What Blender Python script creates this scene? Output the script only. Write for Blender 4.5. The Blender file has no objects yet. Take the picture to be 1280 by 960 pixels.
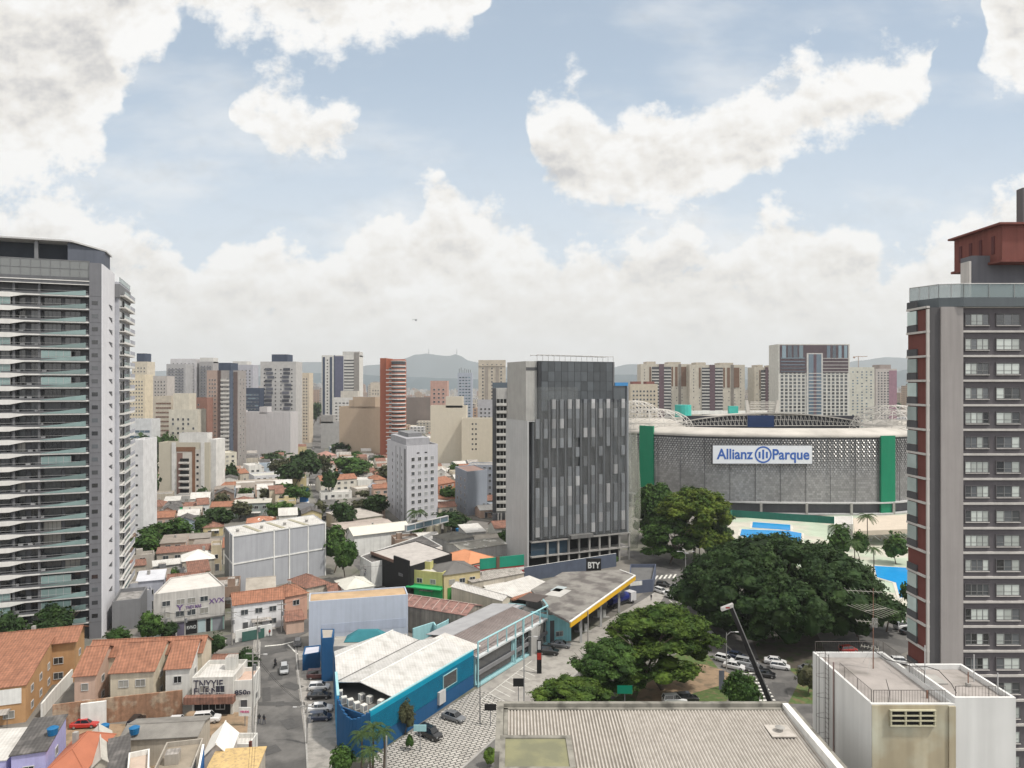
import bpy, math, random
import numpy as np
R=math.radians
S=bpy.context.scene
COL=S.collection
# ---------------- camera ----------------
F=888.0; H=58.0; CX=640.0; HY=480.0
cd=bpy.data.cameras.new('camera'); cam=bpy.data.objects.new('camera',cd); COL.objects.link(cam)
cam.location=(0,0,H); cam.rotation_euler=(R(90),0,0)
cd.sensor_width=36; cd.lens=36*F/1280; cd.clip_start=.5; cd.clip_end=60000
S.camera=cam
# ---------------- exposure, sun, sky ----------------
S.view_settings.view_transform='Standard'; S.view_settings.look='None'
S.view_settings.exposure=0.0; S.view_settings.gamma=1; S.view_settings.use_curve_mapping=False
SUN_EL,SUN_AZ=R(58),R(112)          # azimuth from +Y towards +X
sl=bpy.data.lights.new('sun','SUN'); sl.energy=4.0; sl.angle=R(3.5); sl.color=(1,.95,.87)
so=bpy.data.objects.new('sun',sl); COL.objects.link(so)
so.rotation_euler=(R(90)-SUN_EL,0,-SUN_AZ+math.pi)
so.rotation_euler=(0,0,0)
from mathutils import Vector, Matrix
sd=Vector((math.sin(SUN_AZ)*math.cos(SUN_EL),math.cos(SUN_AZ)*math.cos(SUN_EL),math.sin(SUN_EL)))
so.rotation_euler=sd.to_track_quat('Z','Y').to_euler()
so.location=(0,0,300)
W=bpy.data.worlds.new('World'); S.world=W; W.use_nodes=True
def mk_world():
    nt=W.node_tree; N=nt.nodes; L=nt.links; N.clear()
    def nd(t,**k):
        n=N.new(t)
        for a,b in k.items(): setattr(n,a,b)
        return n
    def mth(op,a,b=None,c=None,clamp=False):
        n=nd('ShaderNodeMath',operation=op,use_clamp=clamp)
        for i,x in enumerate((a,b,c)):
            if x is None: continue
            if isinstance(x,(int,float)): n.inputs[i].default_value=x
            else: L.new(x,n.inputs[i])
        return n.outputs[0]
    def sstep(x,a,b):
        n=nd('ShaderNodeMapRange',interpolation_type='SMOOTHSTEP'); L.new(x,n.inputs[0])
        n.inputs[1].default_value=a; n.inputs[2].default_value=b; return n.outputs[0]
    tc=nd('ShaderNodeTexCoord'); sep=nd('ShaderNodeSeparateXYZ'); L.new(tc.outputs['Generated'],sep.inputs[0])
    ay=mth('MAXIMUM',mth('ABSOLUTE',sep.outputs[1]),.12)
    X=mth('DIVIDE',sep.outputs[0],ay); Z=mth('DIVIDE',sep.outputs[2],ay)
    # cloud outlines as profiles over direction (x/y -> elevation z/y), broken up by noise
    def vnoise(vec,scale,detail,rough=.6,col=False):
        n=nd('ShaderNodeTexNoise',noise_dimensions='2D'); L.new(vec,n.inputs['Vector']); n.inputs['Scale'].default_value=scale
        n.inputs['Detail'].default_value=detail; n.inputs['Roughness'].default_value=rough
        return n.outputs['Color' if col else 0]
    uv=nd('ShaderNodeCombineXYZ'); L.new(X,uv.inputs[0]); L.new(Z,uv.inputs[1])
    w=nd('ShaderNodeVectorMath',operation='MULTIPLY_ADD'); L.new(vnoise(uv.outputs[0],11,2,.5,True),w.inputs[0])
    w.inputs[1].default_value=(.07,.055,0); w.inputs[2].default_value=(-.035,-.0275,0)
    pw=nd('ShaderNodeVectorMath',operation='ADD'); L.new(uv.outputs[0],pw.inputs[0]); L.new(w.outputs[0],pw.inputs[1])
    sp=nd('ShaderNodeSeparateXYZ'); L.new(pw.outputs[0],sp.inputs[0])
    t=mth('MULTIPLY_ADD',sp.outputs[0],F/1680,840/1680,clamp=True)      # 0..1 over the directions -200..1480
    v=mth('MULTIPLY_ADD',sp.outputs[1],-F,HY)                            # elevation as a row
    def prof(pts):
        n=nd('ShaderNodeFloatCurve'); c=n.mapping.curves[0]; L.new(t,n.inputs[1])
        P=[((x+200)/1680,(y+100)/600) for x,y in pts]
        c.points[0].location=(0,P[0][1]); c.points[1].location=(1,P[-1][1])
        for q in P: c.points.new(*q)
        for q in c.points: q.handle_type='AUTO'
        n.mapping.update()
        return mth('MULTIPLY_ADD',n.outputs[0],600,-100)
    A=prof([(-200,240),(0,262),(90,245),(160,262),(215,292),(240,318),(290,300),(340,300),(400,308),(450,280),(500,262),(530,222),(555,210),(575,245),(640,258),(680,290),(740,285),(790,296),(830,262),(855,256),(885,288),(930,272),(975,252),(1020,258),(1080,275),(1120,308),(1170,285),(1220,250),(1270,235),(1480,250)])
    Bt=prof([(-200,300),(285,300),(298,135),(330,112),(372,94),(420,112),(450,140),(462,300),(640,300),(655,150),(690,112),(722,96),(745,130),(760,142),(800,120),(870,128),(930,112),(985,92),(1015,70),(1050,88),(1110,68),(1165,66),(1180,300),(1480,300)])
    Bb=prof([(-200,60),(285,60),(298,165),(330,190),(380,206),(430,202),(452,165),(462,60),(640,60),(655,180),(680,240),(760,262),(860,246),(940,222),(980,190),(1060,160),(1120,140),(1165,100),(1180,60),(1480,60)])
    C=prof([(-200,190),(60,222),(100,215),(128,185),(150,115),(172,82),(200,70),(220,48),(232,18),(246,16),(290,35),(370,68),(410,88),(440,60),(520,48),(570,58),(600,25),(612,-40),(1150,-60),(1180,20),(1205,18),(1218,-10),(1225,70),(1255,110),(1300,135),(1480,150)])
    a1=mth('MULTIPLY',mth('SUBTRACT',v,A),1/38)
    a2=mth('MULTIPLY',mth('MINIMUM',mth('SUBTRACT',v,Bt),mth('SUBTRACT',Bb,v)),1/44)
    a3=mth('MULTIPLY',mth('SUBTRACT',C,v),1/42)
    acc=mth('MAXIMUM',mth('MAXIMUM',mth('MAXIMUM',a1,a2),a3),-1.5)
    accs=mth('MINIMUM',acc,1.15)
    def off(dx,dy,sx=1,sy=1):
        n=nd('ShaderNodeVectorMath',operation='MULTIPLY_ADD'); L.new(uv.outputs[0],n.inputs[0]); n.inputs[1].default_value=(sx,sy,0); n.inputs[2].default_value=(dx,dy,0); return n.outputs[0]
    na=vnoise(off(0,0,1,1.25),13,9,.62); nb=vnoise(off(.007,.026,1,1.25),13,4,.55); nc=vnoise(off(3.1,1.7,1,1.5),5.0,4,.5)
    big=vnoise(off(1.3,.4,1,1.2),4.2,2,.4)
    nr=vnoise(off(5.3,2.2,1,1.4),36,5,.55); nr2=vnoise(off(5.304,2.214,1,1.4),36,3,.5)
    d0=mth('ADD',mth('ADD',accs,mth('MULTIPLY_ADD',na,3.0,-1.50)),mth('MULTIPLY_ADD',big,1.7,-.80))
    alpha=sstep(d0,-.25,.55)
    veil=mth('MULTIPLY',sstep(vnoise(off(7.7,2.9,.8,2.2),3.2,5,.55),.44,.72),.42)
    alpha=mth('MAXIMUM',mth('POWER',alpha,.85),mth('ADD',veil,mth('MULTIPLY',sstep(Z,.45,.16),.30)))
    rel=mth('ADD',mth('SUBTRACT',na,nb),mth('MULTIPLY',mth('SUBTRACT',nr,nr2),.35))
    # how far below its top (or inside its underside) a point of the cloud lies
    s1=mth('MULTIPLY',sstep(mth('SUBTRACT',v,A),12,70),.80); s2=sstep(mth('SUBTRACT',v,Bt),18,95); s3=sstep(mth('SUBTRACT',C,v),25,120)
    in2=sstep(a2,0,.6); in3=sstep(a3,0,.8); in1=sstep(a1,0,.6)
    shade=mth('MAXIMUM',mth('MULTIPLY',s1,in1),mth('MAXIMUM',mth('MULTIPLY',s2,in2),mth('MULTIPLY',s3,in3)))
    shade=mth('MULTIPLY',shade,mth('MULTIPLY_ADD',nc,2.0,-.22),clamp=True)
    thin=mth('MULTIPLY',mth('SUBTRACT',1,sstep(d0,.2,1.2)),.0)
    lit=mth('SUBTRACT',mth('MULTIPLY_ADD',rel,1.15,.80),mth('MULTIPLY',shade,.56),clamp=True)
    # clouds low in the sky are flatter and creamier
    low=sstep(Z,.22,.03)
    lit=mth('ADD',mth('MULTIPLY',lit,mth('SUBTRACT',1,mth('MULTIPLY',low,.58))),mth('MULTIPLY',low,.35))
    cr=nd('ShaderNodeValToRGB'); L.new(lit,cr.inputs[0])
    el=cr.color_ramp.elements; el[0].position=0; el[0].color=(.58,.575,.58,1); el[1].position=.80; el[1].color=(.98,.975,.96,1)
    e=el.new(.40); e.color=(.85,.825,.785,1)
    sky=nd('ShaderNodeTexSky'); sky.sky_type='NISHITA'; sky.sun_disc=False
    sky.sun_elevation=SUN_EL; sky.sun_rotation=SUN_AZ; sky.air_density=1.0; sky.dust_density=2.5; sky.ozone_density=1.5; sky.altitude=760
    hs=nd('ShaderNodeMix',data_type='RGBA'); L.new(sky.outputs[0],hs.inputs[6]); hs.inputs[7].default_value=(6.1,7.5,8.9,1)
    L.new(mth('ADD',mth('MULTIPLY',sstep(Z,.6,.1),.30),.55),hs.inputs[0])      # thin veil of high haze
    cm=nd('ShaderNodeVectorMath',operation='SCALE'); L.new(cr.outputs[0],cm.inputs[0]); cm.inputs['Scale'].default_value=SKYK
    mx=nd('ShaderNodeMix',data_type='RGBA'); L.new(alpha,mx.inputs[0]); L.new(hs.outputs[2],mx.inputs[6]); L.new(cm.outputs[0],mx.inputs[7])
    # unseen sky overhead and behind the drone, brightened to light the facing walls
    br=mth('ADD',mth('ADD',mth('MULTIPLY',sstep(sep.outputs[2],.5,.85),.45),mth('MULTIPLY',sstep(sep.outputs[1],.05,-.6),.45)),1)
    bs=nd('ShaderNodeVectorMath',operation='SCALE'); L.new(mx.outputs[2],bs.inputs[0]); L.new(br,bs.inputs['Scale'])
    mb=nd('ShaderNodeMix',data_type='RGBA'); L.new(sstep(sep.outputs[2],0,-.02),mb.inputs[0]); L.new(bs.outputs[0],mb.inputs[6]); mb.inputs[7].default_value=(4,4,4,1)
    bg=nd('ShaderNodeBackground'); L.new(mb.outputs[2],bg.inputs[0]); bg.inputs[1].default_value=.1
    out=nd('ShaderNodeOutputWorld'); L.new(bg.outputs[0],out.inputs[0])
SKYK=10.1
mk_world()
HAZE_D=.00009
# ---------------- helpers ----------------
rnd=random.Random(7)
def Cp(px,py,z=0.0):
    """the point seen at (px,py) on the level z"""
    d=(H-z)*F/(py-HY); return Vector(((px-CX)/F*d,d,z))
def Zt(py,d): return H-(py-HY)*d/F
def Dp(px,d,z=0.0): return Vector(((px-CX)/F*d,d,z))
class MB:
    def __init__(s): s.v=[]; s.f=[]; s.i=[]; s.m=[]
    def mi(s,m):
        if m not in s.m: s.m.append(m)
        return s.m.index(m)
    def face(s,pts,m):
        k=len(s.v); s.v+= [tuple(p) for p in pts]; s.f.append(tuple(range(k,k+len(pts)))); s.i.append(s.mi(m))
    def solid(s,bot,top,m,mt=None,mbot=None):
        """prism between two equal polygons given counter-clockwise seen from above"""
        k=len(s.v); n=len(bot); s.v+=[tuple(p) for p in bot]+[tuple(p) for p in top]
        a=s.mi(m)
        for q in range(n):
            r=(q+1)%n; s.f.append((k+q,k+r,k+n+r,k+n+q)); s.i.append(a)
        s.f.append(tuple(range(k+n,k+2*n))); s.i.append(s.mi(mt or m))
        s.f.append(tuple(reversed(range(k,k+n)))); s.i.append(s.mi(mbot or m))
    def prism(s,poly,z0,z1,m,mt=None):
        s.solid([(p[0],p[1],z0) for p in poly],[(p[0],p[1],z1) for p in poly],m,mt)
    def box(s,x0,x1,y0,y1,z0,z1,m,mt=None):
        s.prism([(x0,y0),(x1,y0),(x1,y1),(x0,y1)],z0,z1,m,mt)
    def tube(s,a,b,r,m,n=6,r2=None):
        a=Vector(a); b=Vector(b); d=(b-a); 
        if d.length<1e-6: return
        q=d.to_track_quat('Z','Y'); r2=r if r2 is None else r2
        A=[a+q@Vector((r*math.cos(2*math.pi*k/n),r*math.sin(2*math.pi*k/n),0)) for k in range(n)]
        B=[b+q@Vector((r2*math.cos(2*math.pi*k/n),r2*math.sin(2*math.pi*k/n),0)) for k in range(n)]
        s.solid(A,B,m)
    def path(s,pts,r,m,n=5):
        for a,b in zip(pts,pts[1:]): s.tube(a,b,r,m,n)
    def sheet(s,pts,m,th=.12):
        """a roof sheet: polygon with thickness downwards"""
        s.solid([(p[0],p[1],p[2]-th) for p in pts],[tuple(p) for p in pts],m)
    def add(s,o,M4):
        k=len(s.v); s.v+=[tuple(M4@Vector(p)) for p in o.v]; mp=[s.mi(m) for m in o.m]
        s.f+=[tuple(q+k for q in f) for f in o.f]; s.i+=[mp[q] for q in o.i]
    def mesh(s,name,org=(0,0,0),smooth=False):
        me=bpy.data.meshes.new(name); ox,oy,oz=org
        me.from_pydata([(x-ox,y-oy,z-oz) for x,y,z in s.v],[],s.f)
        for m in s.m: me.materials.append(m)
        me.polygons.foreach_set('material_index',s.i)
        if smooth: me.polygons.foreach_set('use_smooth',[True]*len(s.f))
        me.update(); return me
def link(name,data,parent=None,loc=(0,0,0),rz=0,label=None,kind=None):
    o=bpy.data.objects.new(name,data); COL.objects.link(o); o.location=loc; o.rotation_euler=(0,0,rz)
    if parent is not None: o.parent=parent
    if label: o['label']=label
    if kind: o['kind']=kind
    return o
def props(o,label=None,cat=None,group=None,kind=None):
    if label: o['label']=label
    if cat: o['category']=cat
    if group: o['group']=group
    if kind: o['kind']=kind
    return o
THINGS=[]
class Thing:
    """an Empty at the base of a thing; parts are given in world coordinates"""
    def __init__(s,name,label,cat,loc,group=None):
        s.o=bpy.data.objects.new(name,None); COL.objects.link(s.o); s.loc=Vector(loc); s.o.location=s.loc
        s.o.empty_display_size=.5
        props(s.o,label,cat,group); s.n={}; s.merge={}; THINGS.append(s)
    def part(s,name,mb,parent=None,label=None,smooth=False,kind=None):
        return link(name,mb.mesh(name,s.loc,smooth),parent or s.o,label=label,kind=kind)
    def put(s,name,mb,me,loc,rz,cap=100,far=False):
        """one repeated part: its own object, past the cap one merged mesh"""
        k=s.n.get(name,0); s.n[name]=k+1
        if far or k>=cap:
            s.merge.setdefault(name,MB()).add(mb,Matrix.Translation(loc)@Matrix.Rotation(rz,4,'Z')); return None
        return link(name,me,s.o,loc=Vector(loc)-s.loc,rz=rz)
    def done(s):
        for name,mb in s.merge.items(): link(name,mb.mesh(name,s.loc),s.o,kind='stuff')
        s.merge={}
        return s.o
def single(name,mb,label,cat,group=None,kind=None,smooth=False,loc=None):
    if loc is None:
        xs=[p[0] for p in mb.v]; ys=[p[1] for p in mb.v]; zs=[p[2] for p in mb.v]
        loc=((min(xs)+max(xs))/2,(min(ys)+max(ys))/2,min(zs))
    o=link(name,mb.mesh(name,loc,smooth),loc=loc); props(o,label,cat,group,kind); return o
# ---------------- materials ----------------
def M(name,col,rough=.85,metal=0.0,var=.16,sc=.35,streak=.12,island=0.0,spec=.3,bump=0.0,bsc=8,col2=None,sc2=3,thr=(.5,.62),alpha=None,emis=None,rows=0):
    m=bpy.data.materials.new(name); m.use_nodes=True; nt=m.node_tree; N=nt.nodes; L=nt.links
    b=N['Principled BSDF']; b.inputs['Roughness'].default_value=rough; b.inputs['Metallic'].default_value=metal
    b.inputs['Specular IOR Level'].default_value=spec
    m.diffuse_color=(*col,1)
    geo=N.new('ShaderNodeNewGeometry')
    def ma(op,a,b_,c=None):
        n=N.new('ShaderNodeMath'); n.operation=op
        for i,x in enumerate((a,b_,c)):
            if x is None: continue
            if isinstance(x,(int,float)): n.inputs[i].default_value=x
            else: L.new(x,n.inputs[i])
        return n.outputs[0]
    n1=N.new('ShaderNodeTexNoise'); n1.inputs['Scale'].default_value=sc; n1.inputs['Detail'].default_value=5; n1.inputs['Roughness'].default_value=.65
    L.new(geo.outputs['Position'],n1.inputs['Vector'])
    f=ma('MULTIPLY_ADD',n1.outputs[0],var*4,1-2*var)
    if streak:
        mp=N.new('ShaderNodeMapping'); mp.inputs['Scale'].default_value=(1.7,1.7,.09); L.new(geo.outputs['Position'],mp.inputs[0])
        n2=N.new('ShaderNodeTexNoise'); n2.inputs['Scale'].default_value=1.0; n2.inputs['Detail'].default_value=4; L.new(mp.outputs[0],n2.inputs['Vector'])
        f=ma('MULTIPLY',f,ma('MULTIPLY_ADD',n2.outputs[0],streak*3,1-1.5*streak))
    if rows:     # courses of tiles: fine lines down the slope, stretched weathering
        mp=N.new('ShaderNodeMapping'); mp.inputs['Rotation'].default_value=(0,0,R(-17)); L.new(geo.outputs['Position'],mp.inputs[0])
        sx=N.new('ShaderNodeSeparateXYZ'); L.new(mp.outputs[0],sx.inputs[0])
        w1=ma('SINE',ma('MULTIPLY',sx.outputs[0],2*math.pi/.52),None); w2=ma('SINE',ma('MULTIPLY',sx.outputs[1],2*math.pi/.80),None)
        mq=N.new('ShaderNodeMapping'); mq.inputs['Scale'].default_value=(2.4,.35,.35); L.new(mp.outputs[0],mq.inputs[0]); nq=N.new('ShaderNodeTexNoise'); nq.inputs['Scale'].default_value=1; nq.inputs['Detail'].default_value=5; L.new(mq.outputs[0],nq.inputs['Vector'])
        f=ma('MULTIPLY',f,ma('ADD',ma('MULTIPLY_ADD',w1,rows,1-rows*.5),ma('MULTIPLY_ADD',w2,rows*.45,0))); st_=min(.9,rows*7); f=ma('MULTIPLY',f,ma('MULTIPLY_ADD',nq.outputs[0],st_,1-st_*.5))
    if island:
        oi=N.new('ShaderNodeObjectInfo'); r=ma('FRACT',ma('ADD',geo.outputs['Random Per Island'],oi.outputs['Random']),None)
        f=ma('MULTIPLY',f,ma('MULTIPLY_ADD',r,2*island,1-island))
    rgb=N.new('ShaderNodeRGB'); rgb.outputs[0].default_value=(*col,1); src=rgb.outputs[0]
    if col2:
        n3=N.new('ShaderNodeTexNoise'); n3.inputs['Scale'].default_value=sc2; n3.inputs['Detail'].default_value=6; L.new(geo.outputs['Position'],n3.inputs['Vector'])
        mr=N.new('ShaderNodeMapRange'); L.new(n3.outputs[0],mr.inputs[0]); mr.inputs[1].default_value=thr[0]; mr.inputs[2].default_value=thr[1]
        mx=N.new('ShaderNodeMix'); mx.data_type='RGBA'; L.new(mr.outputs[0],mx.inputs[0]); L.new(src,mx.inputs[6]); mx.inputs[7].default_value=(*col2,1); src=mx.outputs[2]
    sc_=N.new('ShaderNodeVectorMath'); sc_.operation='SCALE'; L.new(src,sc_.inputs[0]); L.new(f,sc_.inputs['Scale'])
    L.new(sc_.outputs[0],b.inputs['Base Color'])
    if bump:
        nb=N.new('ShaderNodeTexNoise'); nb.inputs['Scale'].default_value=bsc; nb.inputs['Detail'].default_value=4; L.new(geo.outputs['Position'],nb.inputs['Vector'])
        bp=N.new('ShaderNodeBump'); bp.inputs['Strength'].default_value=bump; bp.inputs['Distance'].default_value=.1; L.new(nb.outputs[0],bp.inputs['Height']); L.new(bp.outputs[0],b.inputs['Normal'])
    if alpha is not None: b.inputs['Alpha'].default_value=alpha
    return m
def Mglass(name,dark,light,share,rough=.12,spec=.6):
    """window glass, some panes with curtains or blinds behind (a steady choice per pane)"""
    m=bpy.data.materials.new(name); m.use_nodes=True; nt=m.node_tree; N=nt.nodes; L=nt.links
    b=N['Principled BSDF']; b.inputs['Roughness'].default_value=rough; b.inputs['Specular IOR Level'].default_value=spec; b.inputs['Coat Weight'].default_value=.5; b.inputs['Coat Roughness'].default_value=.05
    geo=N.new('ShaderNodeNewGeometry'); oi=N.new('ShaderNodeObjectInfo')
    a=N.new('ShaderNodeMath'); a.operation='ADD'; L.new(geo.outputs['Random Per Island'],a.inputs[0]); L.new(oi.outputs['Random'],a.inputs[1])
    fr=N.new('ShaderNodeMath'); fr.operation='FRACT'; L.new(a.outputs[0],fr.inputs[0])
    cr=N.new('ShaderNodeValToRGB'); L.new(fr.outputs[0],cr.inputs[0]); cr.color_ramp.interpolation='CONSTANT'
    e=cr.color_ramp.elements; e[0].position=0; e[0].color=(*dark,1); e[1].position=1-share; e[1].color=(*light,1)
    x=e.new((1-share)*.5); x.color=(*[c*1.8+.01 for c in dark],1)
    x=e.new(1-share*.5); x.color=(*[c*.7 for c in light],1)
    L.new(cr.outputs[0],b.inputs['Base Color']); return m
_mc={}
def wall(r,g,b,**k):
    key=(r,g,b,tuple(sorted(k.items())))
    if key not in _mc: _mc[key]=M('plaster',(r,g,b),**k)
    return _mc[key]
MT=dict(
 white=M('white_paint',(.62,.62,.60),streak=.16), concrete=M('concrete',(.30,.29,.275),var=.2,streak=.2), dconc=M('dark_concrete',(.13,.128,.125),var=.25,streak=.25),
 flatroof=M('flat_roof',(.27,.26,.25),var=.3,sc=.5,streak=0,col2=(.15,.145,.14),sc2=.7,thr=(.48,.66)),
 whiteroof=M('white_sheet_roof',(.50,.485,.46),rows=.06,var=.14,streak=0,col2=(.42,.40,.37),sc2=.6,thr=(.5,.7),rough=.6),
 fibre=M('fibre_cement_roof',(.34,.315,.29),rows=.12,var=.25,sc=.6,streak=0,col2=(.20,.185,.17),sc2=.9,thr=(.45,.7)),
 darkroof=M('dark_roof',(.085,.08,.078),rows=.12,var=.25,streak=0,col2=(.14,.13,.125),sc2=.4),
 tile=M('terracotta_tiles',(.27,.125,.078),rows=.13,var=.22,sc=.8,streak=0,col2=(.21,.10,.065),sc2=.9,thr=(.5,.72),bump=.3,bsc=5),
 tile2=M('old_terracotta_tiles',(.215,.108,.078),rows=.13,var=.3,sc=.9,streak=0,col2=(.16,.09,.07),sc2=1.4,thr=(.45,.65),bump=.3,bsc=5),
 glass=Mglass('window_glass',(.018,.022,.026),(.34,.33,.30),.28), dglass=Mglass('dark_glass',(.02,.022,.025),(.09,.10,.11),.3), bglass=Mglass('blue_glass',(.035,.06,.085),(.16,.24,.29),.35,rough=.06),
 teal=M('teal_glass',(.20,.285,.28),rough=.1,spec=.7,var=.15,sc=.3,streak=0,island=.25,alpha=.86), black=M('black_opening',(.012,.012,.013),streak=0),
 dgrey=M('dark_grey_paint',(.075,.076,.082),var=.1), mgrey=M('mid_grey_paint',(.17,.172,.18),var=.1), lgrey=M('light_grey_paint',(.42,.42,.42),var=.1),
 steel=M('painted_steel',(.35,.35,.35),rough=.5,metal=.3,streak=0), rust=M('rusty_steel',(.20,.11,.08),streak=0,var=.3,sc=3),
 frame=M('window_frame',(.45,.45,.44),streak=0), brick=M('bare_brick',(.26,.15,.095),var=.3,sc=1.5,streak=.3,col2=(.33,.25,.18),sc2=.5,thr=(.5,.6)),
 bark=M('bark',(.09,.07,.055),streak=0,var=.25,sc=3), rubber=M('tyre_rubber',(.02,.02,.02),streak=0),
)
# ---------------- buildings ----------------
def rect(pl,pr,d,yaw=0.0,depth=12.0):
    """footprint: front left corner seen at column pl and distance d, front right at column pr"""
    a=Dp(pl,d); y=R(yaw); U=Vector((math.cos(y),math.sin(y),0)); k=(pr-CX)/F
    s=(k*a.y-a.x)/(U.x-k*U.y); V=Vector((-U.y,U.x,0)); b=a+U*s
    return [a,b,b+V*depth,a+V*depth]
def fp(p1,p2,z,depth):
    a=Cp(*p1,z); b=Cp(*p2,z); a.z=b.z=0; U=(b-a).normalized(); V=Vector((-U.y,U.x,0)); return [a,b,b+V*depth,a+V*depth]
def inset(poly,t):
    n=len(poly); out=[]
    for i in range(n):
        p0,p,p1=[Vector((q[0],q[1],0)) for q in (poly[i-1],poly[i],poly[(i+1)%n])]
        d0=(p-p0).normalized(); d1=(p1-p).normalized(); n0=Vector((-d0.y,d0.x,0)); n1=Vector((-d1.y,d1.x,0))
        m=(n0+n1); m=m/max(m.length_squared*.5,.3); out.append(p+m*t)
    return out
FOOT=[]      # footprints in use, for the fillers
def onfoot(p,poly,mar=0):
    x,y=p[0],p[1]; c=False; n=len(poly)
    for i in range(n):
        a=poly[i]; b=poly[(i+1)%n]
        if (a[1]>y)!=(b[1]>y) and x<(b[0]-a[0])*(y-a[1])/(b[1]-a[1])+a[0]: c=not c
    return c
class Face:
    """local frame of facade i of a footprint: P(u,z,out)"""
    def __init__(s,poly,i):
        a=poly[i]; b=poly[(i+1)%len(poly)]; s.a=Vector((a[0],a[1],0)); d=Vector((b[0]-a[0],b[1]-a[1],0)); s.w=d.length; s.U=d.normalized(); s.N=Vector((s.U.y,-s.U.x,0)); s.rz=math.atan2(s.U.y,s.U.x)
    def P(s,u,z,o=0.0): return s.a+s.U*u+s.N*o+Vector((0,0,z))
    def box(s,mb,u0,u1,z0,z1,o0,o1,m,mt=None):
        p=[s.P(u0,0,o1),s.P(u1,0,o1),s.P(u1,0,o0),s.P(u0,0,o0)]
        mb.prism(p,z0,z1,m,mt)
_wt={}
def win_t(w,h,glass,frame,kind=''):
    """window template facing -Y, origin at its bottom centre on the wall plane"""
    key=(round(w,2),round(h,2),glass.name,frame.name,kind)
    if key in _wt: return _wt[key]
    b=MB(); t=min(.09,w*.08)
    if kind=='bare': b.box(-w/2,w/2,-.04,.05,0,h,glass)
    else:
        b.box(-w/2,w/2,-.05,.05,0,h,glass)
        for x0,x1,z0,z1 in ((-w/2-t,w/2+t,-t,0),(-w/2-t,w/2+t,h,h+t),(-w/2-t,-w/2,0,h),(w/2,w/2+t,0,h)): b.box(x0,x1,-.11,.05,z0,z1,frame)
        if w>1.0 and kind!='plain':
            k=max(1,int(w/1.1)); 
            for q in range(1,k+1): b.box(-w/2+w*q/(k+1)-t*.35,-w/2+w*q/(k+1)+t*.35,-.08,-.051,0,h,frame)
    _wt[key]=(b,b.mesh('window')); return _wt[key]
def wins(T,fc,us,zs,w,h,glass=None,frame=None,kind='',name='window',far=False,skip=0.0,cap=100):
    tb,me=win_t(w,h,glass or MT['glass'],frame or MT['frame'],kind)
    for z in zs:
        for u in us:
            if skip and rnd.random()<skip: continue
            T.put(name,tb,me,fc.P(u,z),fc.rz,far=far,cap=cap)
def spread(w,n,mar=1.2):
    return [mar+(w-2*mar)*(i+.5)/n for i in range(n)]
def block(name,label,cat,poly,z,m,group=None,z0=0.0,par=.9,roof=None,foot=True,parts=True):
    """flat roofed building body: wall, roof slab inside a parapet"""
    poly=[Vector((p[0],p[1],0)) for p in poly]
    c=sum(poly,Vector())/len(poly); T=Thing(name,label,cat,(c.x,c.y,0),group); T.poly=poly; T.z=z
    if foot: FOOT.append(poly)
    mb=MB(); body(mb,poly,z0,z,m,par); T.part('wall',mb)
    r=MB(); r.prism(inset(poly,.26),z-par-.3,z-par+.004,roof or MT['flatroof']); T.part('roof',r)
    return T
def body(mb,poly,z0,z,m,par=.9,t=.25):
    n=len(poly); inn=inset(poly,t)
    for i in range(n):
        j=(i+1)%n; a,b,ia,ib=poly[i],poly[j],inn[i],inn[j]
        mb.face([(a[0],a[1],z0),(b[0],b[1],z0),(b[0],b[1],z),(a[0],a[1],z)],m)
        mb.face([(a[0],a[1],z),(b[0],b[1],z),(ib[0],ib[1],z),(ia[0],ia[1],z)],m)
        mb.face([(ib[0],ib[1],z-par-.05),(ia[0],ia[1],z-par-.05),(ia[0],ia[1],z),(ib[0],ib[1],z)],m)
def topbox(T,name,i,u0,u1,v0,v1,z1,m,par=.0,label=None):
    """machine room, tank or raised block on the roof, placed in the frame of facade i, v = depth behind it"""
    fc=Face(T.poly,i); p=[fc.P(u0,0,-v0),fc.P(u1,0,-v0),fc.P(u1,0,-v1),fc.P(u0,0,-v1)]
    mb=MB(); mb.prism(p,T.z-1.5,z1,m,MT['flatroof']); return T.part(name,mb,label=label)
HOUSES=[]; hrr=random.Random(55)
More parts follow.
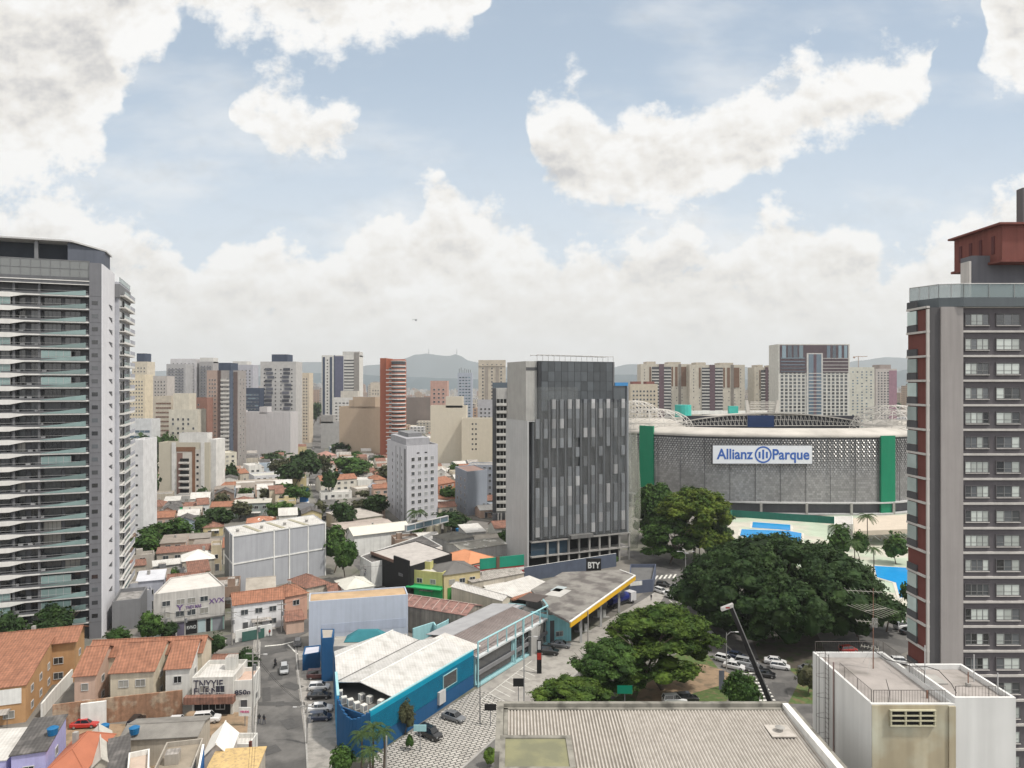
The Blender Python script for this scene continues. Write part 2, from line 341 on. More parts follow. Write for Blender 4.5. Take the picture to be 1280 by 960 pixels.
def house(label,poly,z,wm,rm,kind='gable_x',rise=1.8,over=.35,name='house',group=None,cat='house',z0=0.0,win=True,nf=None,sidewin=True,gl=None,tank=False):
    poly=[Vector((p[0],p[1],0)) for p in poly]; c=sum(poly,Vector())/4; FOOT.append(poly)
    T=Thing(name,label,cat,(c.x,c.y,0),group); T.poly=poly; T.z=z
    f=Face(poly,0); w=f.w; dp=(poly[3]-poly[0]).length; V=-f.N
    def P(u,v,zz): return f.a+f.U*u+V*v+Vector((0,0,zz))
    mb=MB(); r=MB(); o=over
    def quadroof(zf,zb):   # shed or flat sheet
        r.sheet([P(-o,-o,zf),P(w+o,-o,zf),P(w+o,dp+o,zb),P(-o,dp+o,zb)],rm,.14)
    if kind=='flat':
        body(mb,poly,z0,z,wm,.7,.2); r.prism(inset(poly,.21),z-1.0,z-.7,rm)
    else:
        q=[P(0,0,0),P(w,0,0),P(w,dp,0),P(0,dp,0)]
        mb.prism(q,z0,z,wm)
        k=o*rise/(dp/2)
        if kind=='gable_x':
            for u in (0,w):
                mb.face([P(u,0,z),P(u,dp,z),P(u,dp/2,z+rise-.08)],wm)
            r.sheet([P(-o,-o,z-k+.12),P(w+o,-o,z-k+.12),P(w+o,dp/2,z+rise+.12),P(-o,dp/2,z+rise+.12)],rm)
            r.sheet([P(-o,dp/2,z+rise+.12),P(w+o,dp/2,z+rise+.12),P(w+o,dp+o,z-k+.12),P(-o,dp+o,z-k+.12)],rm)
            r.tube(P(-o,dp/2,z+rise+.14),P(w+o,dp/2,z+rise+.14),.12,rm)
        elif kind=='gable_y':
            k=o*rise/(w/2)
            for v in (0,dp):
                mb.face([P(0,v,z),P(w,v,z),P(w/2,v,z+rise-.08)],wm)
            r.sheet([P(-o,-o,z-k+.12),P(w/2,-o,z+rise+.12),P(w/2,dp+o,z+rise+.12),P(-o,dp+o,z-k+.12)],rm)
            r.sheet([P(w/2,-o,z+rise+.12),P(w+o,-o,z-k+.12),P(w+o,dp+o,z-k+.12),P(w/2,dp+o,z+rise+.12)],rm)
            r.tube(P(w/2,-o,z+rise+.14),P(w/2,dp+o,z+rise+.14),.12,rm)
        elif kind=='hip':
            if w>=dp: a,b=P(dp/2,dp/2,z+rise),P(w-dp/2,dp/2,z+rise)
            else: a,b=P(w/2,w/2,z+rise),P(w/2,dp-w/2,z+rise)
            e=[P(-o,-o,z),P(w+o,-o,z),P(w+o,dp+o,z),P(-o,dp+o,z)]
            k=len(r.v); r.v+=[tuple(x) for x in e]+[tuple(a),tuple(b)]
            mi=r.mi(rm)
            F4=[(0,1,5,4),(1,2,5),(2,3,4,5),(3,0,4),(3,2,1,0)] if w>=dp else [(0,1,4),(1,2,5,4),(2,3,5),(3,0,4,5),(3,2,1,0)]
            for ff in F4: r.f.append(tuple(k+x for x in ff)); r.i.append(mi)
            for x,y in ((a,b),(e[0],a),(e[1],b if w>=dp else a),(e[2],b),(e[3],a if w>=dp else b)): r.tube(x,y,.1,rm,5)
        elif kind=='shed':
            for u in (0,w): mb.face([P(u,0,z),P(u,dp,z),P(u,dp,z+rise-.1)],wm)
            mb.face([P(0,dp,z),P(w,dp,z),P(w,dp,z+rise-.1),P(0,dp,z+rise-.1)],wm); quadroof(z+.06,z+rise+.06)
        elif kind=='shed_x':
            for v in (0,dp): mb.face([P(0,v,z),P(w,v,z),P(w,v,z+rise-.1)],wm)
            r.sheet([P(-o,-o,z+.04),P(w+o,-o,z+rise+.08),P(w+o,dp+o,z+rise+.08),P(-o,dp+o,z+.04)],rm,.14)
    T.part('wall',mb); T.part('roof',r)
    if c.y<330 and w>5:
        q=hrr.random()
        if q<.45:
            a=MB(); u0=w*hrr.uniform(.1,.5); m_=hrr.choice((MT['fibre'],MT['whiteroof'],MT['darkroof'])); zz=min(z-.6,2.7)
            a.sheet([P(u0,-1.6,zz-.35),P(u0+w*.4,-1.6,zz-.35),P(u0+w*.4,.0,zz),P(u0,.0,zz)],m_,.08)
            for uu in (u0+.1,u0+w*.4-.1): a.tube(P(uu,-1.5,z0),P(uu,-1.5,zz-.4),.05,MT['dgrey'],4)
            if label.find('graffiti')<0: T.part('porch_roof',a)
        if kind=='flat':
            a=MB(); u0=w*hrr.uniform(.1,.6); v0=dp*hrr.uniform(.2,.6); a.prism([P(u0,v0,0),P(u0+1.8,v0,0),P(u0+1.8,v0+1.8,0),P(u0,v0+1.8,0)],z-.7,z+hrr.uniform(.8,1.8),wm,MT['fibre']); T.part('roof_hatch',a)
        elif hrr.random()<.4:
            a=MB(); u0=w*hrr.uniform(.15,.8); p0=P(u0,dp*.6,0); a.box(p0.x-.3,p0.x+.3,p0.y-.3,p0.y+.3,z+.2,z+rise+.7,MT['concrete']); T.part('chimney',a)
    if win:
        nfl=nf or max(1,int((z-z0)/2.9)); n=max(1,int(w/3.4))
        gg=gl or MT['glass']
        for k in range(nfl):
            us=spread(w,n,.8)
            zz=z0+1.05+k*2.9
            if k==0:
                tb,me=win_t(1.1,2.1,MT['dgrey'],MT['frame'],'plain'); T.put('door',tb,me,f.P(us[0]+.2,z0+.05),f.rz)
                us=us[1:]
            wins(T,f,us,[zz],min(1.5,w*.3),1.15,gg)
            if sidewin:
                for i in ((1,) if c.x<0 else (3,)):
                    f2=Face(poly,i); wins(T,f2,spread(f2.w,max(1,int(f2.w/5)),1),[zz],1.2,1.1,gg)
    T.done(); HOUSES.append(T); return T
# ---------------- ground, roads, pools ----------------
def flat(name,polys,z,m,kind='structure',label=None,cat=None,group=None):
    mb=MB()
    for k,p in enumerate(polys): mb.face([(q[0],q[1],z+(k*.0009 if name=='pavement' else 0)) for q in p],m)
    # make every face look up
    o=link(name,mb.mesh(name)); 
    import bmesh
    b=bmesh.new(); b.from_mesh(o.data); bmesh.ops.recalc_face_normals(b,faces=b.faces)
    for f in b.faces:
        if f.normal.z<0: f.normal_flip()
    b.to_mesh(o.data); b.free()
    props(o,label,cat,group,kind); return o
G=lambda *pts:[Cp(x,y) for x,y in pts]
asph=M('asphalt',(.125,.12,.115),var=.24,sc=.45,streak=0,col2=(.085,.082,.08),sc2=.16,thr=(.46,.56),bump=.25,bsc=9)
pave=M('pavement',(.27,.255,.235),var=.2,sc=.8,streak=0,col2=(.20,.19,.175),sc2=.6)
lightpave=M('light_pavement',(.30,.285,.262),var=.14,sc=.3,streak=0,col2=(.24,.225,.21),sc2=.5)
gnd=M('urban_ground',(.16,.15,.135),var=.3,sc=.12,streak=0,col2=(.10,.105,.075),sc2=.035,thr=(.5,.62))
dirt=M('bare_earth',(.26,.185,.12),var=.25,sc=.6,streak=0,col2=(.17,.13,.085),sc2=.5)
paint=M('road_paint',(.62,.61,.57),var=.2,sc=1.5,streak=0,col2=(.3,.29,.27),sc2=2.5,thr=(.55,.75))
grassm=M('short_grass',(.075,.115,.035),var=.3,sc=1.2,streak=0,col2=(.12,.10,.05),sc2=.6)
flat('ground',[[(-16000,-200),(16000,-200),(16000,30000),(-16000,30000)]],0,gnd)
# the street on the left, its crossing and the avenue
def strip(pts,w):
    """road polygon list along a centre line"""
    out=[]; n=len(pts); L_=[];R_=[]
    for i,p in enumerate(pts):
        d=(pts[min(i+1,n-1)]-pts[max(i-1,0)]).normalized(); q=Vector((-d.y,d.x,0)); ww=w[i] if isinstance(w,(list,tuple)) else w
        L_.append(p+q*ww/2); R_.append(p-q*ww/2)
    return [[L_[i],R_[i],R_[i+1],L_[i+1]] for i in range(n-1)]
ROADS=[]
def road(name,pts,w,z,m=None,walk=1.8):
    ps=strip(pts,w); ROADS.extend(ps)
    flat(name,ps,z,m or asph)
    return ps
left_c=[Cp(351,1040),Cp(351,960),Cp(348,880),Cp(347,820),Cp(346,792)]
road('street',left_c,[9.6,9.6,9.4,9.6,9.8],.012)
road('cross_street',[Cp(60,850),Cp(190,815),Cp(290,801),Cp(350,790),Cp(400,771),Cp(440,745),Cp(462,728),Cp(474,716),Cp(455,700),Cp(432,668),Cp(415,640),Cp(404,620),Cp(398,600),Cp(397,580),Cp(398,560),Cp(398,545),Cp(398,530),Cp(398,515)],[8,8,9,13,9,9,12,10,9,9,9,10,10,11,11,13,14,16],.008)
ave=[Cp(575,1010),Cp(598,955),Cp(640,918),Cp(700,868),Cp(748,826),Cp(795,786),Cp(826,752),Cp(850,735)]
road('avenue',ave,[9,9,9,8,9,11,13,16],.016)
road('junction_road',[Cp(862,716),Cp(842,722),Cp(850,738),Cp(872,768),Cp(905,800),Cp(940,826),Cp(985,842),Cp(1040,835),Cp(1085,808),Cp(1140,788),Cp(1230,768)],[16,24,20,13,15,17,22,16,13,12,12],.020)
road('far_avenue',[Cp(850,735),Cp(832,714),Cp(820,702),Cp(800,694),Cp(770,690),Cp(700,690)],[14,14,11,10,9,9],.024)
road('side_road',[Cp(960,840),Cp(985,870),Cp(1010,900),Cp(1040,960)],[20,16,14,14],.028)
flat('forecourt',[G((560,905),(596,862),(683,806),(716,800),(760,775),(800,752),(822,738),(838,734),(826,752),(792,784),(744,824),(690,867),(628,915),(590,950),(545,980),(520,960))],.032,lightpave)
flat('pavement',[G((306,960),(318,960),(325,800),(317,800)),G((386,962),(398,960),(384,838),(377,800),(371,800)),G((370,838),(412,832),(421,880),(428,960),(386,962)),G((210,816),(282,804),(284,797),(205,806)),G((291,799),(352,784),(352,778),(290,792))],.036,pave)
# patterned pavement: white field with small dark dashes in rows
def m_pattern():
    m=bpy.data.materials.new('patterned_pavement'); m.use_nodes=True; nt=m.node_tree; N=nt.nodes; L=nt.links; b=N['Principled BSDF']; b.inputs['Roughness'].default_value=.8
    tc=N.new('ShaderNodeNewGeometry'); mp=N.new('ShaderNodeMapping'); mp.inputs['Rotation'].default_value=(0,0,R(-30)); L.new(tc.outputs['Position'],mp.inputs[0])
    br=N.new('ShaderNodeTexBrick'); L.new(mp.outputs[0],br.inputs[0]); br.offset=.5; br.inputs['Scale'].default_value=1.0
    br.inputs['Color1'].default_value=(.42,.40,.37,1); br.inputs['Color2'].default_value=(.36,.34,.31,1); br.inputs['Mortar'].default_value=(.045,.043,.04,1)
    br.inputs['Brick Width'].default_value=1.1; br.inputs['Row Height'].default_value=.62; br.inputs['Mortar Size'].default_value=.10; br.inputs['Mortar Smooth'].default_value=.25
    n=N.new('ShaderNodeTexNoise'); n.inputs['Scale'].default_value=.5; L.new(tc.outputs['Position'],n.inputs[0])
    s=N.new('ShaderNodeVectorMath'); s.operation='SCALE'; L.new(br.outputs[0],s.inputs[0])
    q=N.new('ShaderNodeMath'); q.operation='MULTIPLY_ADD'; L.new(n.outputs[0],q.inputs[0]); q.inputs[1].default_value=.6; q.inputs[2].default_value=.7; L.new(q.outputs[0],s.inputs['Scale'])
    L.new(s.outputs[0],b.inputs['Base Color']); return m
flat('patterned_plaza',[G((463,948),(594,862),(612,866),(640,886),(640,905),(598,938),(560,975),(500,1000),(450,990))],.040,m_pattern())
flat('lawn',[G((700,905),(760,880),(870,800),(905,845),(930,850),(905,880),(870,900))],.034,grassm)
flat('earth_path',[G((800,860),(840,835),(878,830),(905,838),(925,850),(890,860),(850,872),(790,890))],.038,dirt)
flat('dirt_yard',[G((60,905),(230,905),(313,870),(312,1000),(100,1000)),],.03,dirt)
flat('roundabout',[G((940,800),(1020,790),(1040,830),(990,838),(950,828))],.034,M('shaded_soil',(.07,.06,.048),var=.3,sc=.6,streak=0,col2=(.05,.065,.03),sc2=.4))
flat('green_strip',[G((985,835),(1020,838),(1022,880),(985,880),(1000,850))],.042,grassm)
# kerbs
def kerb(pts,label='pale kerb'):
    mb=MB()
    for a,b in zip(pts,pts[1:]):
        d=(b-a).normalized(); q=Vector((-d.y,d.x,0))*.15; mb.prism([a+q*-1,b+q*-1,b+q,a+q][::1] if True else 0,0,.15,MT['concrete'])
    o=link('kerb',mb.mesh('kerb')); props(o,kind='structure'); return o
kerb(G((318,985),(320,900),(325,803)))
kerb(G((386,985),(381,900),(372,838),(369,803)))
kerb(G((548,985),(590,950),(628,915),(690,867),(744,824),(792,784),(826,752)))
kerb(G((705,885),(756,842),(800,802),(835,768),(850,748)))
kerb(G((870,770),(900,800),(925,822)))
kerb(G((700,905),(640,945),(600,985)))
# patched asphalt, manhole covers
pm=M('asphalt_patch',(.075,.073,.072),var=.2,sc=1.5,streak=0); pmb=MB(); r9=random.Random(8)
for (x,y) in ((338,938),(362,905),(350,880),(333,868),(365,858),(345,845),(352,828),(340,815),(620,940),(668,899),(705,872),(752,832),(800,790),(860,765),(915,812),(1000,848),(975,862)):
    c=Cp(x,y); a=r9.random()*3; w,h=r9.uniform(.5,1.4),r9.uniform(1,3.2); u=Vector((math.cos(a),math.sin(a),0)); v_=Vector((-u.y,u.x,0)); pmb.face([(q.x,q.y,.046+r9.random()*.002) for q in (c-u*w-v_*h,c+u*w-v_*h,c+u*w+v_*h,c-u*w+v_*h)],pm)
q=[(346,878.5),(384,878.5),(384,882.5),(346,882.5)]
pmb.face([(p.x,p.y,.0495) for p in G((323,882),(381,882),(381,878),(323,878))],pm)
o=link('asphalt_patches',pmb.mesh('asphalt_patches')); props(o,kind='structure')
# painted marks
mk=MB()
def dash(a,b,w,z=.05):
    d=(b-a).normalized(); q=Vector((-d.y,d.x,0))*w/2; mk.face([(p.x,p.y,z) for p in (a-q,b-q,b+q,a+q)],paint)
def zebra(a,b,n,length,dirn):
    """n bars spread between a and b, each bar along dirn"""
    dv=dirn.normalized()*length/2
    for i in range(n):
        c=a.lerp(b,(i+.5)/n); dash(c-dv,c+dv,.55)
dv=(Cp(930,838)-Cp(955,876))
zebra(Cp(935,840),Cp(955,878),9,4.6,Cp(955,857)-Cp(925,858))
zebra(Cp(806,723),Cp(846,720),7,4.5,Cp(828,727)-Cp(836,716))
zebra(Cp(374,606),Cp(394,606),7,6,Cp(384,602)-Cp(384,610))
for a,b in ((Cp(331,808),Cp(352,806)),(Cp(352,806),Cp(368,802))): dash(a,b,.5)
dash(Cp(360,806),Cp(372,818),.35)
for i in range(9): 
    a=Cp(604,872).lerp(Cp(655,832),i/8.0); dash(a,a+(Cp(640,868)-Cp(620,858)).normalized()*4.6,.13)
dash(Cp(600,876),Cp(665,826),.14)
for t in (0.1,.3,.5,.7,.9):
    a=Cp(830,745).lerp(Cp(905,805),t); b=Cp(830,745).lerp(Cp(905,805),t+.08); dash(a,b,.16)
o=link('road_markings',mk.mesh('road_markings')); props(o,kind='structure')
# club: pale deck, pools
deck=M('pool_deck',(.44,.42,.36),var=.15,sc=.2,streak=0,col2=(.36,.42,.33),sc2=.06,thr=(.45,.55))
flat('club_deck',[G((904,648),(1200,640),(1220,830),(1120,760),(1070,740),(900,690))],.031,deck)
wat=M('pool_water',(.015,.27,.62),rough=.12,var=.08,sc=.5,streak=0,spec=.4)
for lab,pl in (('pool_water',G((941,653),(988,656.5),(988,663.5),(940,660))),('pool_water',G((927,662),(985,664),(1002,667),(1001,681),(960,680),(925,670))),('pool_water',G((1093,708),(1145,711),(1170,716),(1165,740),(1125,748),(1120,729),(1096,722)))):
    flat(lab,[pl],.20,wat); 
    n=len(pl); mb=MB(); out=inset(pl if sum((pl[i].x*pl[(i+1)%n].y-pl[(i+1)%n].x*pl[i].y) for i in range(n))>0 else pl[::-1],-.9)
    mb.prism(out,0.0,.15,M('pool_coping',(.5,.48,.43),streak=0)); o=link('pool_coping',mb.mesh('pool_coping')); props(o,kind='structure')
# far hills
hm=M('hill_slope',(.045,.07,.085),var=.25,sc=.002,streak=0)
def hills(name,prof,d,depth,seed):
    mb=MB(); n=260; rr=random.Random(seed); xs=[prof[0][0]+(prof[-1][0]-prof[0][0])*i/n for i in range(n+1)]
    def hgt(x):
        for (a,ya),(b,yb) in zip(prof,prof[1:]):
            if a<=x<=b:
                t=(x-a)/(b-a); t=t*t*(3-2*t); return ya+(yb-ya)*t
        return prof[-1][1]
    rows=[(-depth*.5,0.0),(-depth*.25,.55),(0,1.0),(depth*.3,.6),(depth*.6,0)]
    k=len(mb.v); jit=[rr.uniform(-.6,.6) for _ in range(n+1)]
    jit=[(jit[max(0,i-1)]+jit[i]+jit[min(n,i+1)])/3 for i in range(n+1)]
    for dy,s in rows:
        for i,x in enumerate(xs):
            z=H+(480-(hgt(x)+jit[i]))/F*d; mb.v.append(((x-CX)/F*d,d+dy+rr.uniform(-60,60),z*s-(2 if s==0 else 0)))
    for r_ in range(len(rows)-1):
        for i in range(n):
            a=k+r_*(n+1)+i; mb.f.append((a,a+1,a+n+2,a+n+1)); mb.i.append(mb.mi(hm))
    o=link(name,mb.mesh(name,smooth=True)); props(o,kind='structure')
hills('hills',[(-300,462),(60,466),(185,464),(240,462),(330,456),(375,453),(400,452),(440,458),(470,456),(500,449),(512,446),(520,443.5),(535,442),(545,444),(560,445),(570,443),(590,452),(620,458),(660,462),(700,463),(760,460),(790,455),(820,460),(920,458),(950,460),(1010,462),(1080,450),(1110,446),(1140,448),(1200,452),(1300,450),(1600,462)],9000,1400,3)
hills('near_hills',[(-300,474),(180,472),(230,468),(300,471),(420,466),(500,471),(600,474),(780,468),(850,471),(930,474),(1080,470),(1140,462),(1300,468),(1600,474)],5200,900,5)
for px,lab in ((536,'slim radio mast on the left summit of the far blue peak'),(571,'slim radio mast on the right summit of the far blue peak')):
    tw=MB(); p=Dp(px,9000); tw.tube((p.x,p.y,H+38*9000/F-40),(p.x,p.y,H+44*9000/F),9,MT['steel'],5,4); single('radio_mast',tw,lab,'radio mast')
# ================= LEFT TOWER =================
def left_tower():
    P0=Vector((-93.6,162.5,0)); U=Vector((.937,.350,0)); V=Vector((-.350,.937,0))
    def P(u,v,z=0): return P0+U*u+V*v+Vector((0,0,z))
    T=Thing('residential_tower','tall grey tower with wavy white balcony bands on every floor, beside the orange tiled houses','apartment tower',P0)
    FOOT.append([P(-46,-2),P(3,-2),P(3,36),P(-46,36)])
    g1=M('graphite_cladding',(.105,.107,.115),var=.1,rough=.6); g2=M('pier_cladding',(.15,.152,.165),var=.08,rough=.6); wh=M('white_render',(.60,.60,.63),var=.06,streak=.1); bandm=M('balcony_white',(.62,.61,.59),var=.08,streak=.08)
    pitch=2.97; ztop=78.0; n=26
    mb=MB()
    def ubox(u0,u1,v0,v1,z0,z1,m,mt=None,b=mb): b.prism([P(u0,v0),P(u1,v0),P(u1,v1),P(u0,v1)],z0,z1,m,mt)
    ubox(-46,-2.7,2.4,16,0,81,g1); ubox(-2.7,-.25,0,15.6,0,85.6,g2); ubox(-46,-.3,16,36,0,83.5,M('pale_core',(.5,.5,.52)))
    T.part('wall',mb)
    b=MB(); ubox(-.25,0,-.1,15.6,0,85.4,wh,b=b); T.part('side_wall',b)
    # pier windows and horizontal joints
    fc=Face([P(-2.7,0),P(-.25,0),P(-.25,1)],0)
    b=MB(); tb=MB(); tb.box(-.6,.6,-.03,.05,0,.9,MT['dglass']); me=tb.mesh('window')
    for k in range(25): T.put('window',tb,me,fc.P(1.1,ztop-pitch*k-2.0),fc.rz)
    j=MB()
    for k in range(26): fc.box(j,.1,2.35,ztop-pitch*k-.05,ztop-pitch*k+.03,0,.03,g1)
    T.part('pier_joint',j)
    # triangular slots in the white side wall
    fs=Face([P(0,0),P(0,15.6),P(-1,15.6)],0)
    sl=MB(); sl.solid([(-2.0,-.05,1.0),(2.4,-.05,-.05),(2.4,.05,-.05),(-2.0,.05,1.0)],[(-2.0,-.05,1.15),(2.4,-.05,1.15),(2.4,.05,1.15),(-2.0,.05,1.15)],MT['dgrey'])
    sl.box(.6,2.2,-.09,-.051,.35,1.1,MT['dglass']); ms=sl.mesh('slot_window')
    for k in range(24): T.put('slot_window',sl,ms,fs.P(9.6,ztop-pitch*k-2.35+.2),fs.rz)
    # facade floors
    f=Face([P(-46,2.4),P(-2.7,2.4),P(-2.7,3)],0); w=43.3
    # u counted from the right end of the facade: px of the photo
    def band():
        b=MB(); 
        # slab edge with a deep white front on the left tapering to a thin lip
        xs=[(-43.3,-.9,.30),(-26,-.9,.30),(-15.4,-.9,.30),(-12.6,-.42,.1),(-8,-.40,.1),(0,-.42,.1)]
        for (x0,a0,t0),(x1,a1,t1) in zip(xs,xs[1:]):
            y=-2.2; q0=.12 if a0<-.6 else .2; q1=.12 if a1<-.6 else .2; pts0=[(x0,y,a0+q0+.02),(x1,y,a1+q1+.02),(x1,y+.22,a1+q1+.02),(x0,y+.22,a0+q0+.02)]
            top=[(p[0],p[1],.12+ (t0 if p[0]==x0 else t1)-.1) for p in pts0]
            b.solid(pts0,top,bandm)
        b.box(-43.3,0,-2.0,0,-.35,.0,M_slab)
        return b
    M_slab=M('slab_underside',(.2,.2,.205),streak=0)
    bd=band(); mbd=bd.mesh('balcony')
    gd=MB(); gd.box(-17.0,-.2,-2.15,-2.07,.0,.62,g1)                        # dark solid upstand
    mgd=gd.mesh('upstand')
    wd=MB(); wd.solid([(-9.6,-2.28,.1),(-.7,-2.28,.1),(-.7,-2.2,.1),(-9.6,-2.2,.1)],[(-9.6,-2.28,.18),(-.7,-2.28,1.28),(-.7,-2.2,1.28),(-9.6,-2.2,.18)],MT['teal'])
    mwd=wd.mesh('glass_guard')
    rl=MB(); rl.tube((-43,-2.12,1.05),(-17.2,-2.12,1.05),.035,MT['steel'],4); rl.tube((-17.2,-2.12,1.05),(-.3,-2.12,1.05),.03,MT['steel'],4)
    for k in range(22): rl.tube((-43+k*1.15,-2.12,.2),(-43+k*1.15,-2.12,1.05),.02,MT['steel'],4)
    mrl=rl.mesh('railing')
    scr=MB(); scr.box(-2.9,2.9,-.04,.04,.0,2.25,MT['teal']); 
    for k in range(5): scr.box(-2.9+k*1.45-.04,-2.9+k*1.45+.04,-.06,.06,0,2.25,MT['steel'])
    msc=scr.mesh('glass_screen')
    rr=random.Random(4)
    for k in range(n):
        z=ztop-pitch*k
        if z<3: break
        o=link('balcony',mbd,T.o,loc=f.P(w,z)-T.loc,rz=f.rz)
        for nm,me_ in (('upstand',mgd),('glass_guard',mwd),('railing',mrl)): link(nm,me_,o)
        # back wall glazing: bays between dark piers
        if k>0:
            for u,ww in ((2,5.5),(9,5.5),(16,5.5),(22.2,4.6),(26.6,1.6),(29.2,2.4),(32.2,1.4),(35.6,3.4),(39.6,3.0)):
                tb,me=win_t(ww,2.35,MT['dglass'] if rr.random()<.8 else MT['glass'],MT['dgrey']); T.put('window',tb,me,f.P(u,z+.1),f.rz,cap=125)
            if rr.random()<.45: link('glass_screen',msc,T.o,loc=f.P(w-18.2+rr.choice((0,-6,0)),z+.12,1.9)-T.loc,rz=f.rz)
            if rr.random()<.3: link('glass_screen',msc,T.o,loc=f.P(w-6.6,z+.12,1.9)-T.loc,rz=f.rz)
            # air conditioners and things on the service balcony
            q=MB()
            for t in range(rr.randint(1,3)): x=28+rr.random()*6; f.box(q,x,x+.9,z+.2,z+.95,.9,1.3,MT['lgrey'] if rr.random()<.5 else MT['mgrey'])
            T.part('air_conditioner',q,parent=o) if False else link('air_conditioner',q.mesh('air_conditioner',f.P(w,z)),T.o,loc=f.P(w,z)-T.loc)
    # vertical dark dividers
    b=MB()
    for u in (22.0,28.4,33.2):
        f.box(b,u,u+.45,0,80.6,.0,1.85,g1)
    T.part('divider',b)
    # glazed guard band and crown
    b=MB(); f.box(b,0,w,80.6,81.4,0,2.3,g1,MT['flatroof']); f.box(b,0,w,81.4,82.2,1.9,2.2,g1); f.box(b,0,w,81.25,81.45,2.3,2.4,bandm); f.box(b,0,w,80.45,80.6,2.2,2.34,bandm); T.part('terrace_slab',b)
    gl=M('smoked_glass',(.17,.18,.18),rough=.1,spec=.7,streak=0,var=.05,alpha=.93)
    b=MB(); f.box(b,0,w,82.2,85.9,2.0,2.08,gl); T.part('glass_guard',b)
    b=MB()
    for k in range(24): f.box(b,w-.1-k*1.9,w-.1-k*1.9+.1,82.2,85.9,2.08,2.16,MT['mgrey'])
    f.box(b,0,w,84.0,84.08,2.08,2.16,MT['mgrey']); f.box(b,0,w,85.85,85.98,1.98,2.16,MT['mgrey']); T.part('guard_frame',b)
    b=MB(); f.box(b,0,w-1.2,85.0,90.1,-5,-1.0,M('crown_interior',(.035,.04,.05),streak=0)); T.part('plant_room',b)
    b=MB()
    for u in (w-4.1-9.3*k for k in range(5)): f.box(b,u-9.0+2.2,u-9.0+2.9,81.4,90.1,.7,1.4,MT['mgrey'])
    T.part('column',b)
    b=MB(); cr=[f.P(0,0,2.2),f.P(w-3.6,0,2.2),P(0,4.2),P(0,12),P(-44,13)]
    zt=[90.5,90.5,89.3,89.3,90.5]
    b.solid([Vector((p.x,p.y,z-.35)) for p,z in zip(cr,zt)],[Vector((p.x,p.y,z)) for p,z in zip(cr,zt)],MT['lgrey'],MT['flatroof']); T.part('crown_slab',b)
    b=MB(); b.solid([f.P(w-4.4,85.2,1.6),P(-.3,4,85.2),P(-.3,11,85.2),f.P(w-4.4,85.2,-6)],[f.P(w-4.4,90.15,1.6),P(-.3,4,88.9),P(-.3,11,88.9),f.P(w-4.4,90.15,-6)],M('crown_cladding',(.09,.10,.125),var=.08)); T.part('crown_wall',b)
    b=MB(); 
    for u,h in ((-27,5.5),(-24.3,3.6)): b.tube(P(u,6,90),P(u,6,90+h),.05,MT['steel'],5,.02)
    T.part('lightning_rod',b)
    # rear wing with balconies on the right side
    fr=Face([P(.9,16.2),P(.9,33.5),P(0,33.5)],0); fq=Face([P(-.1,16.2),P(.9,16.2),P(.9,17)],0)
    b=MB(); b.prism([P(-.1,16.2),P(.9,16.2),P(.9,33.5),P(-.1,33.5)],0,83.6,M('wing_render',(.42,.43,.47))); T.part('wing_wall',b)
    wb=MB(); wb.box(-8.6,8.6,-1.3,0,-.2,.0,bandm); wb.box(-8.6,8.6,-1.3,-1.15,0,.35,bandm); mw=wb.mesh('side_balcony')
    rb=MB(); rb.box(-8.6,-.5,-1.24,-1.2,.36,1.1,MT['teal']); rb.box(.8,8.6,-1.3,-1.2,.36,1.3,M('balcony_panel',(.35,.36,.40))); mr=rb.mesh('balcony_panel')
    for k in range(27):
        z=80.2-pitch*k
        if z<5: break
        o=link('side_balcony',mw,T.o,loc=fr.P(8.65,z)-T.loc,rz=fr.rz); link('balcony_panel',mr,o)
        for u,ww,gg in ((2.2,3.4,MT['dglass']),(6.2,2.6,MT['black']),(12,1.3,MT['dglass']),(15.4,1.3,MT['dglass'])):
            tb,me=win_t(ww,2.2,gg,MT['frame'],'plain'); T.put('balcony_door',tb,me,fr.P(u,z+.05),fr.rz)
    b=MB(); fr.box(b,.1,17.2,83.6,84.7,.02,.1,MT['teal']); fr.box(b,.1,17.2,84.7,84.78,.0,.12,MT['steel']); T.part('terrace_glass',b)
    b=MB(); b.prism([P(-.1,15.7),P(1.1,15.7),P(1.1,33.7),P(-.1,33.7)],79.6,83.0,MT['mgrey']); T.part('top_band',b)
    T.done()
left_tower()
# low podium in front of and beside the left tower
block('podium_building','dark grey podium box at the foot of the tall grey tower','building',[Cp(140,752,7),Cp(175,748,7),Cp(184,733,7),Cp(150,736,7)],7,MT['mgrey'],roof=MT['flatroof'])
T=block('white_slab_building','narrow white slab block with one column of tiny windows, right beside the tall grey tower','building',[Dp(163,257),Dp(179,257)+Vector((0,0,0)),Dp(179,257)+Vector((-2,14,0)),Dp(163,257)+Vector((-2,14,0))],37.7,M('white_slab',(.60,.60,.61)))
wins(T,Face(T.poly,0),[2.3],[3+3.6*k for k in range(9)],.8,.7,MT['dglass'],kind='bare'); T.done()
